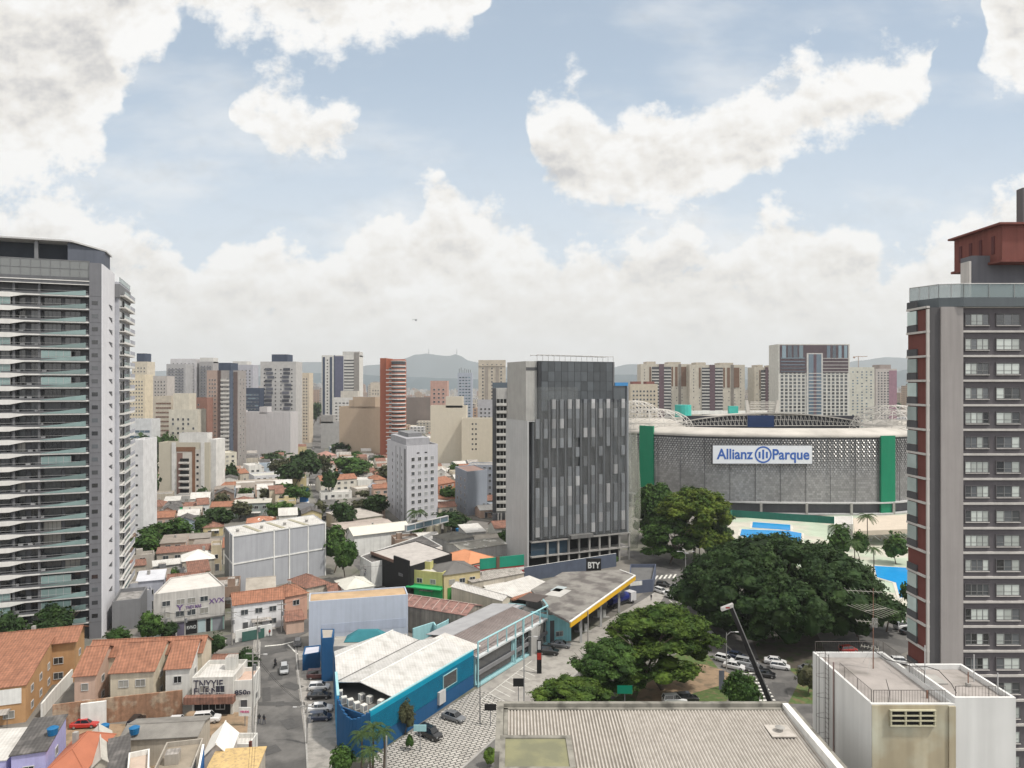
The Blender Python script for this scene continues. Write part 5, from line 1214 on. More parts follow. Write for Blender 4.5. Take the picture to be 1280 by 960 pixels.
make_text('FURNF',1.5,f.w*.40,4.15,.004,mat=ink,face=f,out=.05,thing=GH,width=f.w*.70,nm='graffiti')
f2=Face(HOUSES[-2].poly,0); make_text('850n',1.1,f2.w*.5,3.5,.02,mat=ink,face=f2,out=.13,thing=HOUSES[-2],width=f2.w*.85,nm='graffiti')
def wallthing(label,pts,h,m,th=.3,name='boundary_wall',cap=None):
    b=MB()
    for a,c in zip(pts,pts[1:]):
        d=(c-a).normalized(); q=Vector((-d.y,d.x,0))*th/2; b.prism([a-q,c-q,c+q,a+q],0,h,m,cap or m)
    return single(name,b,label,'wall')
wallthing('high bare brick boundary wall below the orange tiled terrace',[Cp(66,913),Cp(140,903),Cp(228,893)],4.3,MT['brick'])
wallthing('white painted stretch of wall patching the left end of the brick boundary wall',[Cp(101,909.5),Cp(133,905)],4.0,MT['white'],.42)
wallthing('low white side wall running beside the narrow alley of the ochre house',[Cp(52,898),Cp(68,878),Cp(100,842)],2.6,whitew)
wallthing('low painted yard wall with scrawls behind the dirt yard',[Cp(262,890),Cp(312,886)],1.5,beigew)
# --- bottom row of roofs
house('low house with plain white sheet roof just left of the lilac house',fp((-60,955),(8,950),6,9),6,lilac,wr,'shed',.3,.1)
house('lilac painted house with dark grey sheet roof carrying a blue tank',fp((14,944),(57,938),7,10),7,lilac,dr,'shed',.5,.25)
house('house with a red brown hipped roof touching the lilac house',fp((54,968),(105,964),5.4,10),5.4,whitew,M('red_hip_tiles',(.36,.13,.075),var=.12,streak=0),'hip',2.0,.3)
house('narrow whitish gabled shed roof just right of the red brown hip',fp((112,962),(141,955),5.0,11),5.0,beigew,wall(.42,.40,.36,streak=0),'gable_y',1.2,.3,win=False)
house('dark sheet roof patched with white strips at the bottom edge',fp((136,968),(162,962),5.2,9),5.2,greyw,dr,'shed',.8,.2,win=False)
house('pinkish beige flat roof with white parapets at the bottom edge',fp((158,972),(186,966),6.4,7),6.4,whitew,wall(.42,.34,.28,streak=0),'flat')
house('long low house with mossy grey roof and a strip of dark tiles',fp((150,925),(246,920),4.2,6.5),4.2,beigew,wall(.19,.18,.165,streak=0,var=.3),'gable_x',.7,.3,win=False)
house('brown grey flat terrace roof in front of the strip of dark tiles',fp((190,966),(240,960),5.2,8.5),5.2,wall(.33,.30,.26,streak=.2),wall(.25,.215,.17,streak=0,var=.25),'flat')
house('white canvas gabled shed with cream front, beside the yellow ribbed roof',fp((254,946),(286,943),4.6,6.5),4.6,wall(.46,.42,.39),wall(.66,.64,.60,streak=0,var=.05),'gable_y',1.7,.25,win=False)
house('yellowish ribbed sheet roof beside the street at the bottom edge',fp((254,972),(318,968),4.8,6.5),4.8,beigew,M('yellow_sheet',(.48,.345,.16),var=.2,streak=0,col2=(.36,.26,.14),sc2=2),'shed',.4,.2,win=False)
b=MB(); a=Cp(243,972,7); c=Cp(254,932,7)
bl=M('royal_blue',(.02,.11,.32),streak=.1); d=(c-a).normalized(); q=Vector((-d.y,d.x,0))*.15
b.solid([Vector((p.x,p.y,0)) for p in (a-q,c-q,c+q,a+q)],[Vector((p.x,p.y,z)) for p,z in ((a-q,5.0),(c-q,7.2),(c+q,7.2),(a+q,5.0))],bl,MT['white'])
single('gable_wall',b,'royal blue gable wall edged in white, between the brown terrace and the white canvas shed','wall')
house('little white open stall with two dark bays beside the street',fp((287,930),(312,930),2.8,3.5),2.8,whitew,wr,'flat',win=False)
# --- graffiti building and its neighbours
T=block('mixed_use_building','three storey grey building with painted roller shutters and purple scrawls on its walls','building',[Cp(192,743,10.3),Cp(281,732,10.3),Cp(262,715,10.3),Cp(213,722,10.3)],10.3,wall(.40,.385,.365,streak=.35,var=.13),roof=wall(.52,.50,.47,streak=0),par=.3)
f=Face(T.poly,0); wins(T,f,[f.w*.17,f.w*.37,f.w*.52,f.w*.70],[7.3],1.6,1.1); wins(T,f,[f.w*.17,f.w*.36,f.w*.52,f.w*.70],[4.5],1.7,1.25)
for u0,u1,m in ((.02,.10,wall(.40,.52,.50)),(.10,.30,MT['black']),(.32,.42,wall(.10,.09,.13)),(.44,.60,MT['black']),(.61,.72,wall(.34,.42,.44)),(.73,.79,MT['black']),(.82,.97,wall(.20,.21,.23))):
    b=MB(); f.box(b,f.w*u0,f.w*u1,.1,3.1,.0,.08,m); T.part('shutter',b)
b=MB(); f.box(b,0,f.w,3.2,3.5,.0,.35,MT['dconc']); f.box(b,f.w*.80,f.w*.99,.05,3.2,.0,.05,wall(.33,.50,.44)); T.part('fascia',b)
pur=M('purple_spray',(.12,.06,.20),streak=0,var=0)
make_text('YNEX MAS',1.1,f.w*.55,6.3,.01,mat=pur,face=f,out=.06,thing=T,width=f.w*.22,nm='graffiti'); make_text('Y',2.2,f.w*.36,6.3,.01,mat=pur,face=f,out=.06,thing=T,nm='graffiti'); make_text('XVX',1.6,f.w*.88,7.0,.01,mat=pur,face=f,out=.06,thing=T,nm='graffiti'); make_text('RVNO',1.1,f.w*.52,1.6,.01,mat=M('white_spray',(.5,.52,.52),streak=0),face=f,out=.12,thing=T,width=f.w*.13,nm='graffiti')
T.done()
h=house('white two storey house with long orange roof facing the crossroads',fp((292,756),(354,748),6.6,7),6.6,wall(.62,.62,.63,streak=.15),tile,'gable_x',1.7,.35)
wallthing('white front wall with a dark green sliding gate at the crossroads',[Cp(294,803),Cp(322,797),Cp(340,794)],2.6,MT['white'],.25)
b=MB(); a=Cp(302,802.5); c=Cp(330,797); d=(c-a).normalized(); q=Vector((-d.y,d.x,0))*.2; a-=q*0; b.prism([a-q*2.0,c-q*2.0,c-q*1.6,a-q*1.6],.15,2.3,M('green_gate',(.04,.10,.085),streak=.1)); single('sliding_gate',b,'dark green sliding gate set in the white front wall at the crossroads','gate')
house('salmon house with orange hipped roof right of the white house with long orange roof',fp((356,746),(384,741),6.4,8),6.4,wall(.48,.29,.22),tile,'hip',1.6,.4)
house('orange tiled roof house half hidden behind the light blue wall, nearer the grey warehouse',fp((383,735),(412,729),5.6,10),5.6,beigew,tile2,'hip',1.8,.4)
house('low brown tiled house tucked between the light blue wall and the pale hipped roof',fp((412,742),(440,739),4.2,7),4.2,beigew,tile2,'gable_x',1.4,.4)
house('white house with a pale hipped roof above the light blue wall',fp((432,737),(467,732),5.6,9),5.6,whitew,wall(.50,.49,.44,streak=0),'hip',1.7,.4)
house('little porch house with brown garage behind the crossroads, left of the light blue wall',fp((358,777),(380,774),3.0,5),3.0,pinkw,tile2,'shed',.8,.3,win=False)
# warehouse with white ribs
def warehouse():
    z=16; A=Cp(291,670,z);B=Cp(407,653,z);C_=Cp(392,643,z);D_=Cp(281,659,z)
    m=M('pale_metal_wall',(.33,.34,.365),var=.05,streak=.12)
    T=block('warehouse','tall windowless pale grey metal clad warehouse ribbed with white beams','warehouse',[A,B,C_,D_],z,m,roof=wr,par=.12)
    w=MT['white']
    f=Face(T.poly,0); b=MB()
    for u in (0,.42,.585,.795,.995): f.box(b,f.w*u-.18,f.w*u+.18,0,z+.1,.0,.2,w)
    T.part('rib',b); b=MB(); f.box(b,.19,f.w-.2,8.0,8.35,.0,.18,w); f.box(b,.19,f.w-.2,z-.25,z+.1,.0,.2,w); T.part('beam',b)
    g=Face(T.poly,3); b=MB(); g.box(b,0,g.w,8.0,8.35,.0,.18,w); g.box(b,g.w*.66,g.w*.66+.3,0,z,.0,.2,w); g.box(b,0,g.w*.64,0,z-.3,.0,.06,M('tall_shade_cloth',(.20,.205,.20),streak=.3)); T.part('side_beam',b)
    for k in range(3):
        b=MB(); u=f.w*(.27+.25*k); b.prism([f.P(u,0,-.3),f.P(u+1.2,0,-.3),f.P(u+1.2,0,-12),f.P(u,0,-12)],z-.4,z+.03,wall(.30,.28,.21)); T.part('roof_strip',b)
    for k in range(4):
        b=MB(); p=f.P(f.w*(.12+.25*k),0,-5); b.tube((p.x,p.y,z-.3),(p.x,p.y,z+.6),.45,MT['concrete'],8); b.tube((p.x,p.y,z+.6),(p.x,p.y,z+.9),.65,MT['concrete'],8,.2); T.part('roof_vent',b)
    T.done()
warehouse()
# light blue wall box
def lbox():
    z=11; A=Cp(386,752,z);B=Cp(510,743,z); U=(B-A).normalized(); V=Vector((-U.y,U.x,0)); A.z=B.z=0
    T=block('building','plain light blue building wall with darker blue foot between the street and the blue shop','building',[A,B,B+V*6.5,A+V*6.5],z,M('light_blue_wall',(.40,.44,.52),var=.05,streak=.10),roof=wall(.40,.28,.17,streak=0,var=.25),par=.25)
    f=Face(T.poly,0); b=MB(); f.box(b,f.w*.12,f.w*.98,3.8,5.8,.0,.04,M('shaded_blue',(.36,.40,.49),var=.08)); T.part('patch',b)  # bluish shade low on the wall, put into the colour of this patch
    T.done()
lbox()
db=M('deep_blue',(.010,.068,.17),var=.08,streak=.08); cy=M('cyan_cladding',(.0,.27,.40),var=.06,streak=.03); cyl=M('pale_cyan',(.27,.46,.49),var=.06,streak=.15)
T=block('building','small deep blue block at the foot of the light blue wall by the parked cars','building',[Cp(378,819,3.2),Cp(400,815,3.2),Cp(401,806,3.2),Cp(381,808,3.2)],3.2,db,roof=wall(.45,.46,.52,streak=0),par=.2); T.done()
T=block('building','tall deep blue wall block behind the parked cars','building',[Cp(402,798,8.5),Cp(416,797,8.5),Cp(418,786,8.5),Cp(401,786,8.5)],8.5,db,roof=wall(.30,.28,.25,streak=0),par=.1); T.done()
T=block('building','low dusty roof with teal hipped skylight behind the blue shop','building',[Cp(408,808,6.2),Cp(510,806,6.2),Cp(509,792,6.2),Cp(408,796,6.2)],6.2,greyw,roof=wall(.30,.285,.26,streak=0,var=.2),par=.1)
f=Face(T.poly,0); b=MB(); p=[f.P(3,6.2,-2),f.P(12,6.2,-2),f.P(12,6.2,-6),f.P(3,6.2,-6)]; b.solid(p,[f.P(5.5,8.0,-3.6),f.P(9.5,8.0,-3.6),f.P(9.5,8.0,-4.4),f.P(5.5,8.0,-4.4)],M('teal_sheet',(.03,.16,.19),streak=0)); T.part('skylight',b); T.done()
# the blue shop
def blue_shop():
    z=6.6; A=Cp(463,893,z);B=Cp(592,816,z);C1=Cp(541,803,z);D_=Cp(487,797,z);E=Cp(417,818,z);G_=Cp(422,879,z)
    for p in (A,B,C1,D_,E,G_): p.z=0
    T=Thing('shop_building','bright cyan and deep blue shop with white ridged roof and rows of rooftop air conditioners','shop',(sum((p.x for p in (A,B,E)))/3,sum((p.y for p in (A,B,E)))/3,0)); FOOT.append([A,B,C1,D_,E,G_])
    # side wall to the plaza: cyan over deep blue
    f=Face([A,B,C1],0); b=MB(); f.box(b,0,f.w,2.5,z+.5,-.3,.0,cy); T.part('cyan_wall',b)
    b=MB(); f.box(b,1.5,f.w,0,2.5,-.3,-.02,db); T.part('base_wall',b)
    b=MB()
    for k in range(22): zz=2.7+k*.195; f.box(b,0,f.w,zz,zz+.05,.0,.035,M('cyan_rib',(.0,.19,.30),streak=0) if k==0 else b.m[0])
    T.part('cladding_rib',b)
    b=MB(); f.box(b,f.w*.66,f.w*.80,3.3,5.6,.0,.08,MT['dglass']); f.box(b,f.w*.66-.12,f.w*.66,3.2,5.7,.0,.14,cyl); f.box(b,f.w*.80,f.w*.80+.12,3.2,5.7,.0,.14,cyl); f.box(b,f.w*.66,f.w*.80,5.6,5.72,.0,.14,cyl); f.box(b,f.w*.66,f.w*.80,3.2,3.3,.0,.14,cyl); T.part('window',b)
    b=MB(); f.box(b,f.w*.66,f.w*.80,3.3,5.5,.09,.3,M('advert_panel',(.40,.36,.32),streak=0)) ; 
    b=MB(); f.box(b,f.w*.60,f.w*.665,1.2,3.4,.0,.5,wall(.42,.42,.42)); T.part('awning_box',b)
    b=MB(); f.box(b,0,f.w,z+.5,z+.62,-.32,.03,cyl); T.part('coping',b)
    # ridged roof: two gables running along the long side
    U=f.U; V=-f.N
    def L_(u,v,zz): return f.a+U*u+V*v+Vector((0,0,zz))
    def uv(p): d=p-f.a; return d.dot(U),d.dot(V)
    rm=M('white_shop_roof',(.47,.46,.445),rows=.05,var=.12,sc=.3,streak=0,col2=(.36,.35,.33),sc2=.5,thr=(.48,.7)); 
    b=MB(); u0,u1=5.5,f.w-.2
    e=uv(E); g=uv(G_); dd=uv(D_)
    vmax=max(e[1],g[1],dd[1])
    lines=[(0.05,z-.1),(7.2,z+1.5),(12.8,z+.2),(18.4,z+1.6),(24.5,z+.1)]
    PL=[uv(q) for q in (A,B,C1,D_,E,G_)]
    def clipu(v):   # the roof outline in plan follows the site
        xs=[]
        for (x0,y0),(x1,y1) in zip(PL,PL[1:]+PL[:1]):
            if (y0>v)!=(y1>v): xs.append(x0+(x1-x0)*(v-y0)/(y1-y0))
        lo,hi=min(xs),max(xs); return max(lo+.1,6.5-v*.12),hi-.1
    vtop=max(q[1] for q in PL)-.15
    lines=[(q,zq) for q,zq in lines if q<vtop]+[(vtop,z+.6)]
    for (va,za),(vb,zb) in zip(lines,lines[1:]):
        a0,a1=clipu(va); b0,b1=clipu(vb)
        b.sheet([L_(a0,va,za),L_(a1,va,za),L_(b1,vb,zb),L_(b0,vb,zb)],rm,.12)
    T.part('roof',b)
    b=MB()
    for va,za in lines[1:4:2]: a0,a1=clipu(va); b.tube(L_(a0,va,za+.04),L_(a1,va,za+.04),.13,MT['white'],5)
    va,za=lines[2]; a0,a1=clipu(va); b.tube(L_(a0,va,za+.02),L_(a1,va,za+.02),.12,MT['dconc'],5); T.part('ridge',b)
    # body under the roof, terrace at the near end
    b=MB(); body(b,[A,B,C1,D_,E,G_],0,z-.4,db,.3,.2); T.part('wall',b)
    b=MB(); b.prism(inset([A,B,C1,D_,E,G_],.25),4.6,4.9,wall(.16,.15,.14,streak=0)); T.part('terrace',b)
    # curved front parapet
    b=MB(); n=10; pts=[G_+(A-G_)*.02]
    for i in range(n+1):
        t=i/n; p=G_.lerp(A,t); p=p+(-(V))*0+(Vector((-.2,-1.0,0)))*math.sin(math.pi*t)*1.4; pts.append(p)
    for i in range(len(pts)-1):
        t0=max(0,(i-1)/n); zt=5.7+1.6*(abs(t0-.5)*2)**1.5
        a,c=pts[i],pts[i+1]; d=(c-a).normalized() if (c-a).length>1e-3 else Vector((1,0,0)); q=Vector((-d.y,d.x,0))*.16; b.prism([a-q,c-q,c+q,a+q],0,zt,db)
    T.part('curved_parapet',b)
    fe=Face([E,G_,A],0); b=MB(); fe.box(b,0,fe.w*.55,0,z+.6,-.25,.02,db); fe.box(b,fe.w*.55,fe.w,0,z+1.2,-.25,.1,M('mid_blue',(.02,.22,.45),streak=.05)); T.part('street_wall',b)
    b=MB(); fe.box(b,fe.w*.55,fe.w,z+1.2,z+1.32,-.3,.14,cyl); T.part('coping',b)
    T.done()
    k=0
    pos=[(430,880),(438,883),(446,887),(455,890),(452,876),(462,879),(476,884),(484,887),(425,872)]
    names=['leftmost','second','third','fourth','fifth','sixth','seventh','eighth','ninth']
    ac=MB(); ac.box(-.45,.45,-.4,.4,.1,1.25,M('ac_casing',(.55,.54,.50),streak=.1)); ac.box(-.35,.35,-.44,-.401,.3,1.1,MT['mgrey']); ac.box(-.4,-.3,-.35,.35,0,.1,MT['dgrey']); ac.box(.3,.4,-.35,.35,0,.1,MT['dgrey'])
    me=ac.mesh('air_conditioner')
    for i,(x,y) in enumerate(sorted(pos)):
        p=Cp(x,y,4.9); o=link('air_conditioner',me,loc=p,rz=R(15+i*7)); props(o,f'cream air conditioning unit on the blue shop terrace, {names[i]} counted from the street side','air conditioner','air conditioning units on the blue shop terrace')
blue_shop()
# pale cyan showroom with open steel frame
def showroom():
    A=Cp(597,859);B=Cp(684,805); U=(B-A).normalized(); V=Vector((-U.y,U.x,0)); f=Face([A,B,B+V],0); w=f.w
    T=Thing('showroom_building','pale cyan showroom with open steel frame, long shop window and striped metal roof','shop',A); P_=lambda u,v,z: A+U*u+V*v+Vector((0,0,z))
    FOOT.append([P_(0,0,0),P_(w,0,0),P_(w,16,0),P_(0,16,0)])
    b=MB(); b.prism([P_(0,.6,0),P_(w,.6,0),P_(w,15,0),P_(0,15,0)],0,5.6,cyl,wall(.33,.31,.30,streak=0)); T.part('wall',b)
    b=MB(); f.box(b,.5,w*.47,.7,5.0,-.58,-.4,MT['dglass']); T.part('shop_window',b); b=MB(); f.box(b,w*.53,w-.3,.7,5.0,-.58,-.4,MT['dglass']); T.part('shop_window',b)
    b=MB(); f.box(b,.4,w*.49,2.2,2.9,-.3,.1,MT['mgrey']); f.box(b,w*.52,w,2.2,2.9,-.3,.1,MT['mgrey']); T.part('signboard',b)
    b=MB(); f.box(b,0,w,5.4,5.75,-.6,.2,M('grey_trim',(.45,.47,.48))); f.box(b,0,w,0.05,.35,-.5,.2,cyl); T.part('beam',b)
    b=MB()
    for u in (0,w*.5,w*.61): b.tube(P_(u,-.1,0),P_(u,-.1,8.6),.17,cyl,4)
    for k in range(9): b.tube(P_(w*k/8,-.1,5.6),P_(w*k/8,-.1,8.5),.13,cyl,4)
    b.tube(P_(0,-.1,8.6),P_(w,-.1,8.6),.2,cyl,4); b.tube(P_(w,-.1,8.6),P_(w+3.4,3,8.6),.2,cyl,4); b.tube(P_(w+3.4,3,8.6),P_(w+3.4,3,4),.17,cyl,4); b.tube(P_(w,-.1,8.6),P_(w,-.1,5),.17,cyl,4)
    T.part('steel_frame',b)
    st=M('striped_roof',(.19,.155,.145),streak=0,var=.2); b=MB(); n=46
    for k in range(n):
        u0=w*k/n; b.sheet([P_(u0,.7,5.75+.0),P_(u0+w/n*.55,.7,5.75),P_(u0+w/n*.55,9,6.9),P_(u0,9,6.9)],st,.1)
    T.part('roof_rib',b,kind='stuff')
    b=MB(); b.sheet([P_(0,.6,5.68),P_(w,.6,5.68),P_(w,9.1,6.8),P_(0,9.1,6.8)],wall(.36,.35,.35,streak=0),.1); b.sheet([P_(-6,2,6.3),P_(4,2,6.3),P_(4,11,7.2),P_(-6,11,7.2)],wr,.12); b.sheet([P_(4,9.2,6.9),P_(w+2,9.2,6.9),P_(w+2,16,5.9),P_(4,16,5.9)],wall(.30,.30,.31,streak=0),.12); T.part('roof',b)
    T.done()
    a=Cp(687,804); q=[a,Cp(714,801),Cp(714,801)+V*5,a+V*5]
    T=block('building','small flaking cyan block with one dark window at the end of the showroom','building',q,6.2,M('flaking_cyan',(.22,.48,.53),var=.1,streak=.3),par=.3); g=Face(T.poly,0); wins(T,g,[g.w*.45],[1.4],1.6,1.0,MT['dglass']); b=MB(); g.box(b,.1,1.1,0,5.0,.0,.08,MT['dgrey']); T.part('door',b); T.done()
showroom()
# filling station
def station():
    z=8.2; P=[Cp(713,777,z),Cp(794,719,z),Cp(775,712,z),Cp(703,715,z),Cp(664,737,z),Cp(688,764,z)]
    T=Thing('filling_station','filling station canopy with patchy grey roof and long yellow fascia edged in white','filling station',(P[0].x+8,P[0].y+15,0))
    Q=[Vector((p.x,p.y,0)) for p in P]; FOOT.append(Q)
    b=MB(); b.prism(Q,z-.5,z-.02,M('patchy_roof',(.20,.19,.175),var=.25,sc=.3,streak=0,col2=(.11,.10,.095),sc2=.25,thr=(.45,.6))); T.part('roof',b)
    f=Face(Q,0); ye=M('yellow_fascia',(.62,.36,.015),streak=.1,var=.06); b=MB(); f.box(b,0,f.w,z-1.25,z-.15,-.15,.12,ye); T.part('fascia',b); b=MB(); f.box(b,-.05,f.w+.05,z-.15,z+.05,-.25,.16,MT['white']); g=Face(Q,1); g.box(b,0,g.w,z-.3,z+.05,-.2,.1,MT['white']); T.part('edge_trim',b); b=MB(); g.box(b,0,g.w,z-1.2,z-.3,-.1,.1,ye); T.part('fascia',b)
    for u,v in ((.26,2.2),(.55,2.2),(.85,2.2),(.3,11),(.7,10)):
        b=MB(); p=f.P(f.w*u,0,-v); b.box(p.x-.25,p.x+.25,p.y-.25,p.y+.25,0,z-.5,MT['lgrey']); T.part('column',b)
    for (a,c,mm) in (((.35,9),(.50,13),wall(.40,.39,.37,streak=0)),((.44,11),(.55,13.5),wall(.33,.37,.38,streak=0)),((.20,12),(.34,17),wall(.075,.062,.058,streak=0))):
        p=[f.P(f.w*a[0],0,-a[1]),f.P(f.w*c[0],0,-a[1]),f.P(f.w*c[0],0,-c[1]),f.P(f.w*a[0],0,-c[1])]; b=MB(); b.prism(p,z-.02,z+.05,mm); T.part('roof_patch',b)
    b=MB(); p=[f.P(f.w*.3,0,-12),f.P(f.w*.9,0,-12),f.P(f.w*.9,0,-17),f.P(f.w*.3,0,-17)]; b.prism(p,0,z-.6,MT['dconc']); T.part('kiosk',b)
    T.done()
    for i,(u,lab) in enumerate(((.42,'fuel pump island under the yellow canopy, nearer the showroom'),(.70,'fuel pump island under the yellow canopy, nearer the crossing'))):
        p=f.P(f.w*u,0,-4.5); b=MB(); b.box(p.x-2,p.x+2,p.y-.5,p.y+.5,.03,.2,MT['concrete']); b.box(p.x-1,p.x-.2,p.y-.3,p.y+.3,.2,1.9,MT['white']); b.box(p.x+.3,p.x+1.1,p.y-.3,p.y+.3,.2,1.9,MT['white']); single('fuel_pump',b,lab,'fuel pump')
station()
b=MB(); a=Cp(737,735,0); p=Cp(748,738,0); q=Dp(742,193); b.box(q.x-2,q.x+2,q.y-.25,q.y+.25,6.6,10.6,MT['black']); b.box(q.x-.2,q.x+.2,q.y-.15,q.y+.15,0,6.2,MT['dgrey'])
o=single('sign',b,'black box sign with white letters between the netted tower and the canopy','sign')
class _S: pass
def plain_text(body_,size,loc,rz,mat,parent,width=None,bold=.02):
    f=Face([(0,0),(math.cos(rz),math.sin(rz)),(0,1)],0); t=_S(); t.o=parent; t.loc=Vector(parent.location)
    ff=_S(); ff.rz=rz; ff.P=lambda u,z,o:Vector(loc); return make_text(body_,size,0,0,bold,mat=mat,face=ff,out=0,thing=t,width=width,parent=parent)
plain_text('BTY',2.3,(q.x,q.y-.28,8.75),0,MT['white'],o,width=3.3,bold=.03)
T=block('hoarding','dark blue site hoarding box on the corner beside the netted tower','hoarding',[Cp(786,727,3.5),Cp(816,724,3.5),Cp(820,705,3.5),Cp(788,705,3.5)],3.5,M('hoarding_blue',(.08,.095,.14),streak=.05),roof=wall(.12,.12,.12),par=1); f=Face(T.poly,0); b=MB(); f.box(b,f.w*.05,f.w*.55,2.2,3.4,.0,.06,MT['white']); T.part('banner',b); T.done()
b=MB(); a=Cp(655,727); c=Cp(770,708); d=(c-a).normalized(); q_=Vector((-d.y,d.x,0))*.15; b.prism([a-q_,c-q_,c+q_,a+q_],0,4.2,M('site_fence',(.07,.085,.12),streak=.05),MT['white']); single('site_fence',b,'dark blue sheet fence along the foot of the netted tower','fence')
# --- market buildings left of the netted tower
house('yellow and green corner shop with blocky flat roof opposite the black fronted store',fp((513,712),(553,716),7.2,8),7.2,yelw,wall(.45,.43,.38,streak=0),'flat')
f=Face(HOUSES[-1].poly,0); b=MB(); f.box(b,-.05,f.w+.05,0,3.6,.0,.15,greenw); f.box(b,-.3,f.w+.3,2.9,3.2,.15,2.2,greenw); HOUSES[-1].part('green_front',b)
house('pale yellow building with a dark grey hipped roof above the green garage',fp((555,719),(600,713),6.6,11),6.6,pyel,wall(.12,.115,.11,streak=0,var=.2),'hip',2.0,.3)
f=Face(HOUSES[-1].poly,0); b=MB(); f.box(b,1,f.w-1,0,3.0,.0,.12,M('green_shutter',(.05,.22,.05),streak=.2)); HOUSES[-1].part('green_shutter',b)
house('house with a bright orange hipped roof beside the green topped red shop',fp((585,706),(621,698),5.2,14),5.2,beigew,M('bright_orange_tiles',(.50,.22,.115),var=.12,streak=0),'hip',2.2,.3)
T=block('shop_building','long low shop striped green, white and red with three white windows','shop',fp((600,712),(655,706),5.2,5),5.2,redw,par=.3,roof=fib); f=Face(T.poly,0); b=MB(); f.box(b,0,f.w,5.2,8.2,-.3,.12,M('green_panel',(.01,.20,.13),streak=.08)); T.part('green_panel',b); b=MB(); f.box(b,0,f.w,3.9,4.7,.0,.1,MT['white']); T.part('white_band',b)
wins(T,f,[f.w*.2,f.w*.52,f.w*.84],[1.6],2.6,2.0,MT['glass'],MT['white']); b=MB(); f.box(b,f.w*.36,f.w*.43,0,8.4,.0,.3,wall(.12,.07,.05)); T.part('pier',b); T.done()
house('long low sheet roof in front of the green topped red shop',fp((590,728),(655,716),4.2,6),4.2,beigew,fib,'shed',.6,.2,win=False)
h=house('white roofed workshop with cream ribbed side wall, near the rust striped hall',[Cp(628,751,6.2),Cp(640,747,6.2),Cp(640,747,6.2)+(Cp(598,727,6.2)-Cp(628,751,6.2)),Cp(598,727,6.2)],6.2,wall(.46,.42,.34,streak=.2),wr,'gable_y',.8,.2)
house('white roofed wing with an orange eave strip, reaching towards the filling station',fp((635,748),(690,731),6.0,8),6.0,wall(.10,.12,.12),wr,'shed',.8,.2,win=False)
f=Face(HOUSES[-1].poly,0); b=MB(); f.box(b,0,f.w,5.7,6.05,.1,1.6,tile); HOUSES[-1].part('eave_strip',b)
# rust striped hall
A=Cp(582,769,6.0);B=Cp(602,757,6.0);D_=Cp(521,739,6.0); 
h=house('old hall with rust red striped roof and mossy concrete flank',[A,B,B+(D_-A),D_],6.0,M('mossy_concrete',(.20,.18,.155),var=.3,streak=.5),M('rusty_striped_roof',(.24,.135,.115),var=.25,streak=0,col2=(.15,.09,.08),sc2=1.2),'gable_y',1.2,.3,win=False)
f=Face(h.poly,0); dp=(h.poly[3]-h.poly[0]).length; V=-f.N; b=MB(); lm=wall(.40,.34,.31,streak=0)
for k in range(9):
    for sgn in (0,1):
        t=(k+.5)/9; pa=f.P(0 if sgn==0 else f.w,6.15)+V*dp*t; pb=f.P(f.w/2,7.45)+V*dp*t; b.tube(pa,pb,.07,lm,4)
h.part('roof_seam',b,kind='stuff')
# grey curved roof and mossy yard near the cyan wall
T=block('building','long grey sheet roof curving behind the cyan showroom','building',[Cp(560,790,5.2),Cp(598,784,5.2),Cp(660,756,5.2),Cp(632,753,5.2),Cp(598,768,5.2)],5.2,cyl,roof=wall(.34,.34,.355,streak=0),par=.15); T.done()
wallthing('pale cyan yard wall stepping round the mossy yard',[Cp(516,812),Cp(542,803),Cp(545,808),Cp(560,800),Cp(562,792)],4.6,cyl,.3)
T=block('building','white sheet roof with small dark stubs beside the showroom frame','building',[Cp(640,776,5.5),Cp(664,788,5.5),Cp(688,768,5.5),Cp(655,757,5.5)],5.5,greyw,roof=wr,par=.15); T.done()
# black fronted store and halls behind
T=block('store_building','store with wide black front and brown grey roof at the street bend','store',[Cp(464,690,8.5),Cp(513,708,8.5),Cp(565,692,8.5),Cp(520,676,8.5)],8.5,MT['black'],roof=wall(.38,.355,.335,streak=0,var=.2),par=.15)
f=Face(T.poly,0); b=MB(); f.box(b,f.w*.62,f.w*.99,3.5,10.0,.0,.4,MT['black']); T.part('sign_pylon',b); b=MB(); f.box(b,0,f.w*.6,7.9,8.7,.0,.3,wall(.16,.10,.08)); T.part('fascia',b)
make_text('SS50',1.2,f.w*.8,5.4,.01,mat=MT['mgrey'],face=f,out=.45,thing=T,nm='lettering'); T.done()
T=block('hall_building','large hall with a dark charcoal roof and white end wall lettered in black','hall',[Cp(450,694,7.5),Cp(466,703,7.5)+Vector((-.5,0.5,0)),Cp(553,682,7.5),Cp(528,668,7.5)],7.3,MT['white'],roof=dr,par=.2)
f=Face(T.poly,0); make_text('TS',2.2,f.w*.45,3.6,.02,mat=ink,face=f,out=.05,thing=T,nm='lettering'); T.done()
h=house('long hall with a white pitched roof and shadowed white wall, left of the beige tanks',fp((443,669),(512,661),7.0,9),7.0,MT['white'],wall(.55,.53,.47,streak=0,var=.05),'gable_x',1.8,.6,win=False)
house('cluster roof of faded pink grey sheets above the white hall',fp((428,662),(492,655),5.5,13),5.5,beigew,wall(.34,.29,.26,streak=0,var=.25),'gable_x',.6,.3,win=False)
house('wide mottled sheet roof below the dark tree, left of the grey white tower',fp((434,650),(478,644),5.0,18),5.0,beigew,wall(.36,.33,.30,streak=0,var=.2),'shed',.5,.3,win=False)
b=MB(); f=Face([Cp(508,696),Cp(560,681),Cp(560,670)],0)
T=Thing('clerestory','strip of dark glass clerestory panes in a pale frame over the store roofs','roof lantern',f.P(0,0)); f.box(b,0,f.w,8.6,10.3,-.6,.0,MT['bglass']); T.part('glazing',b); b=MB()
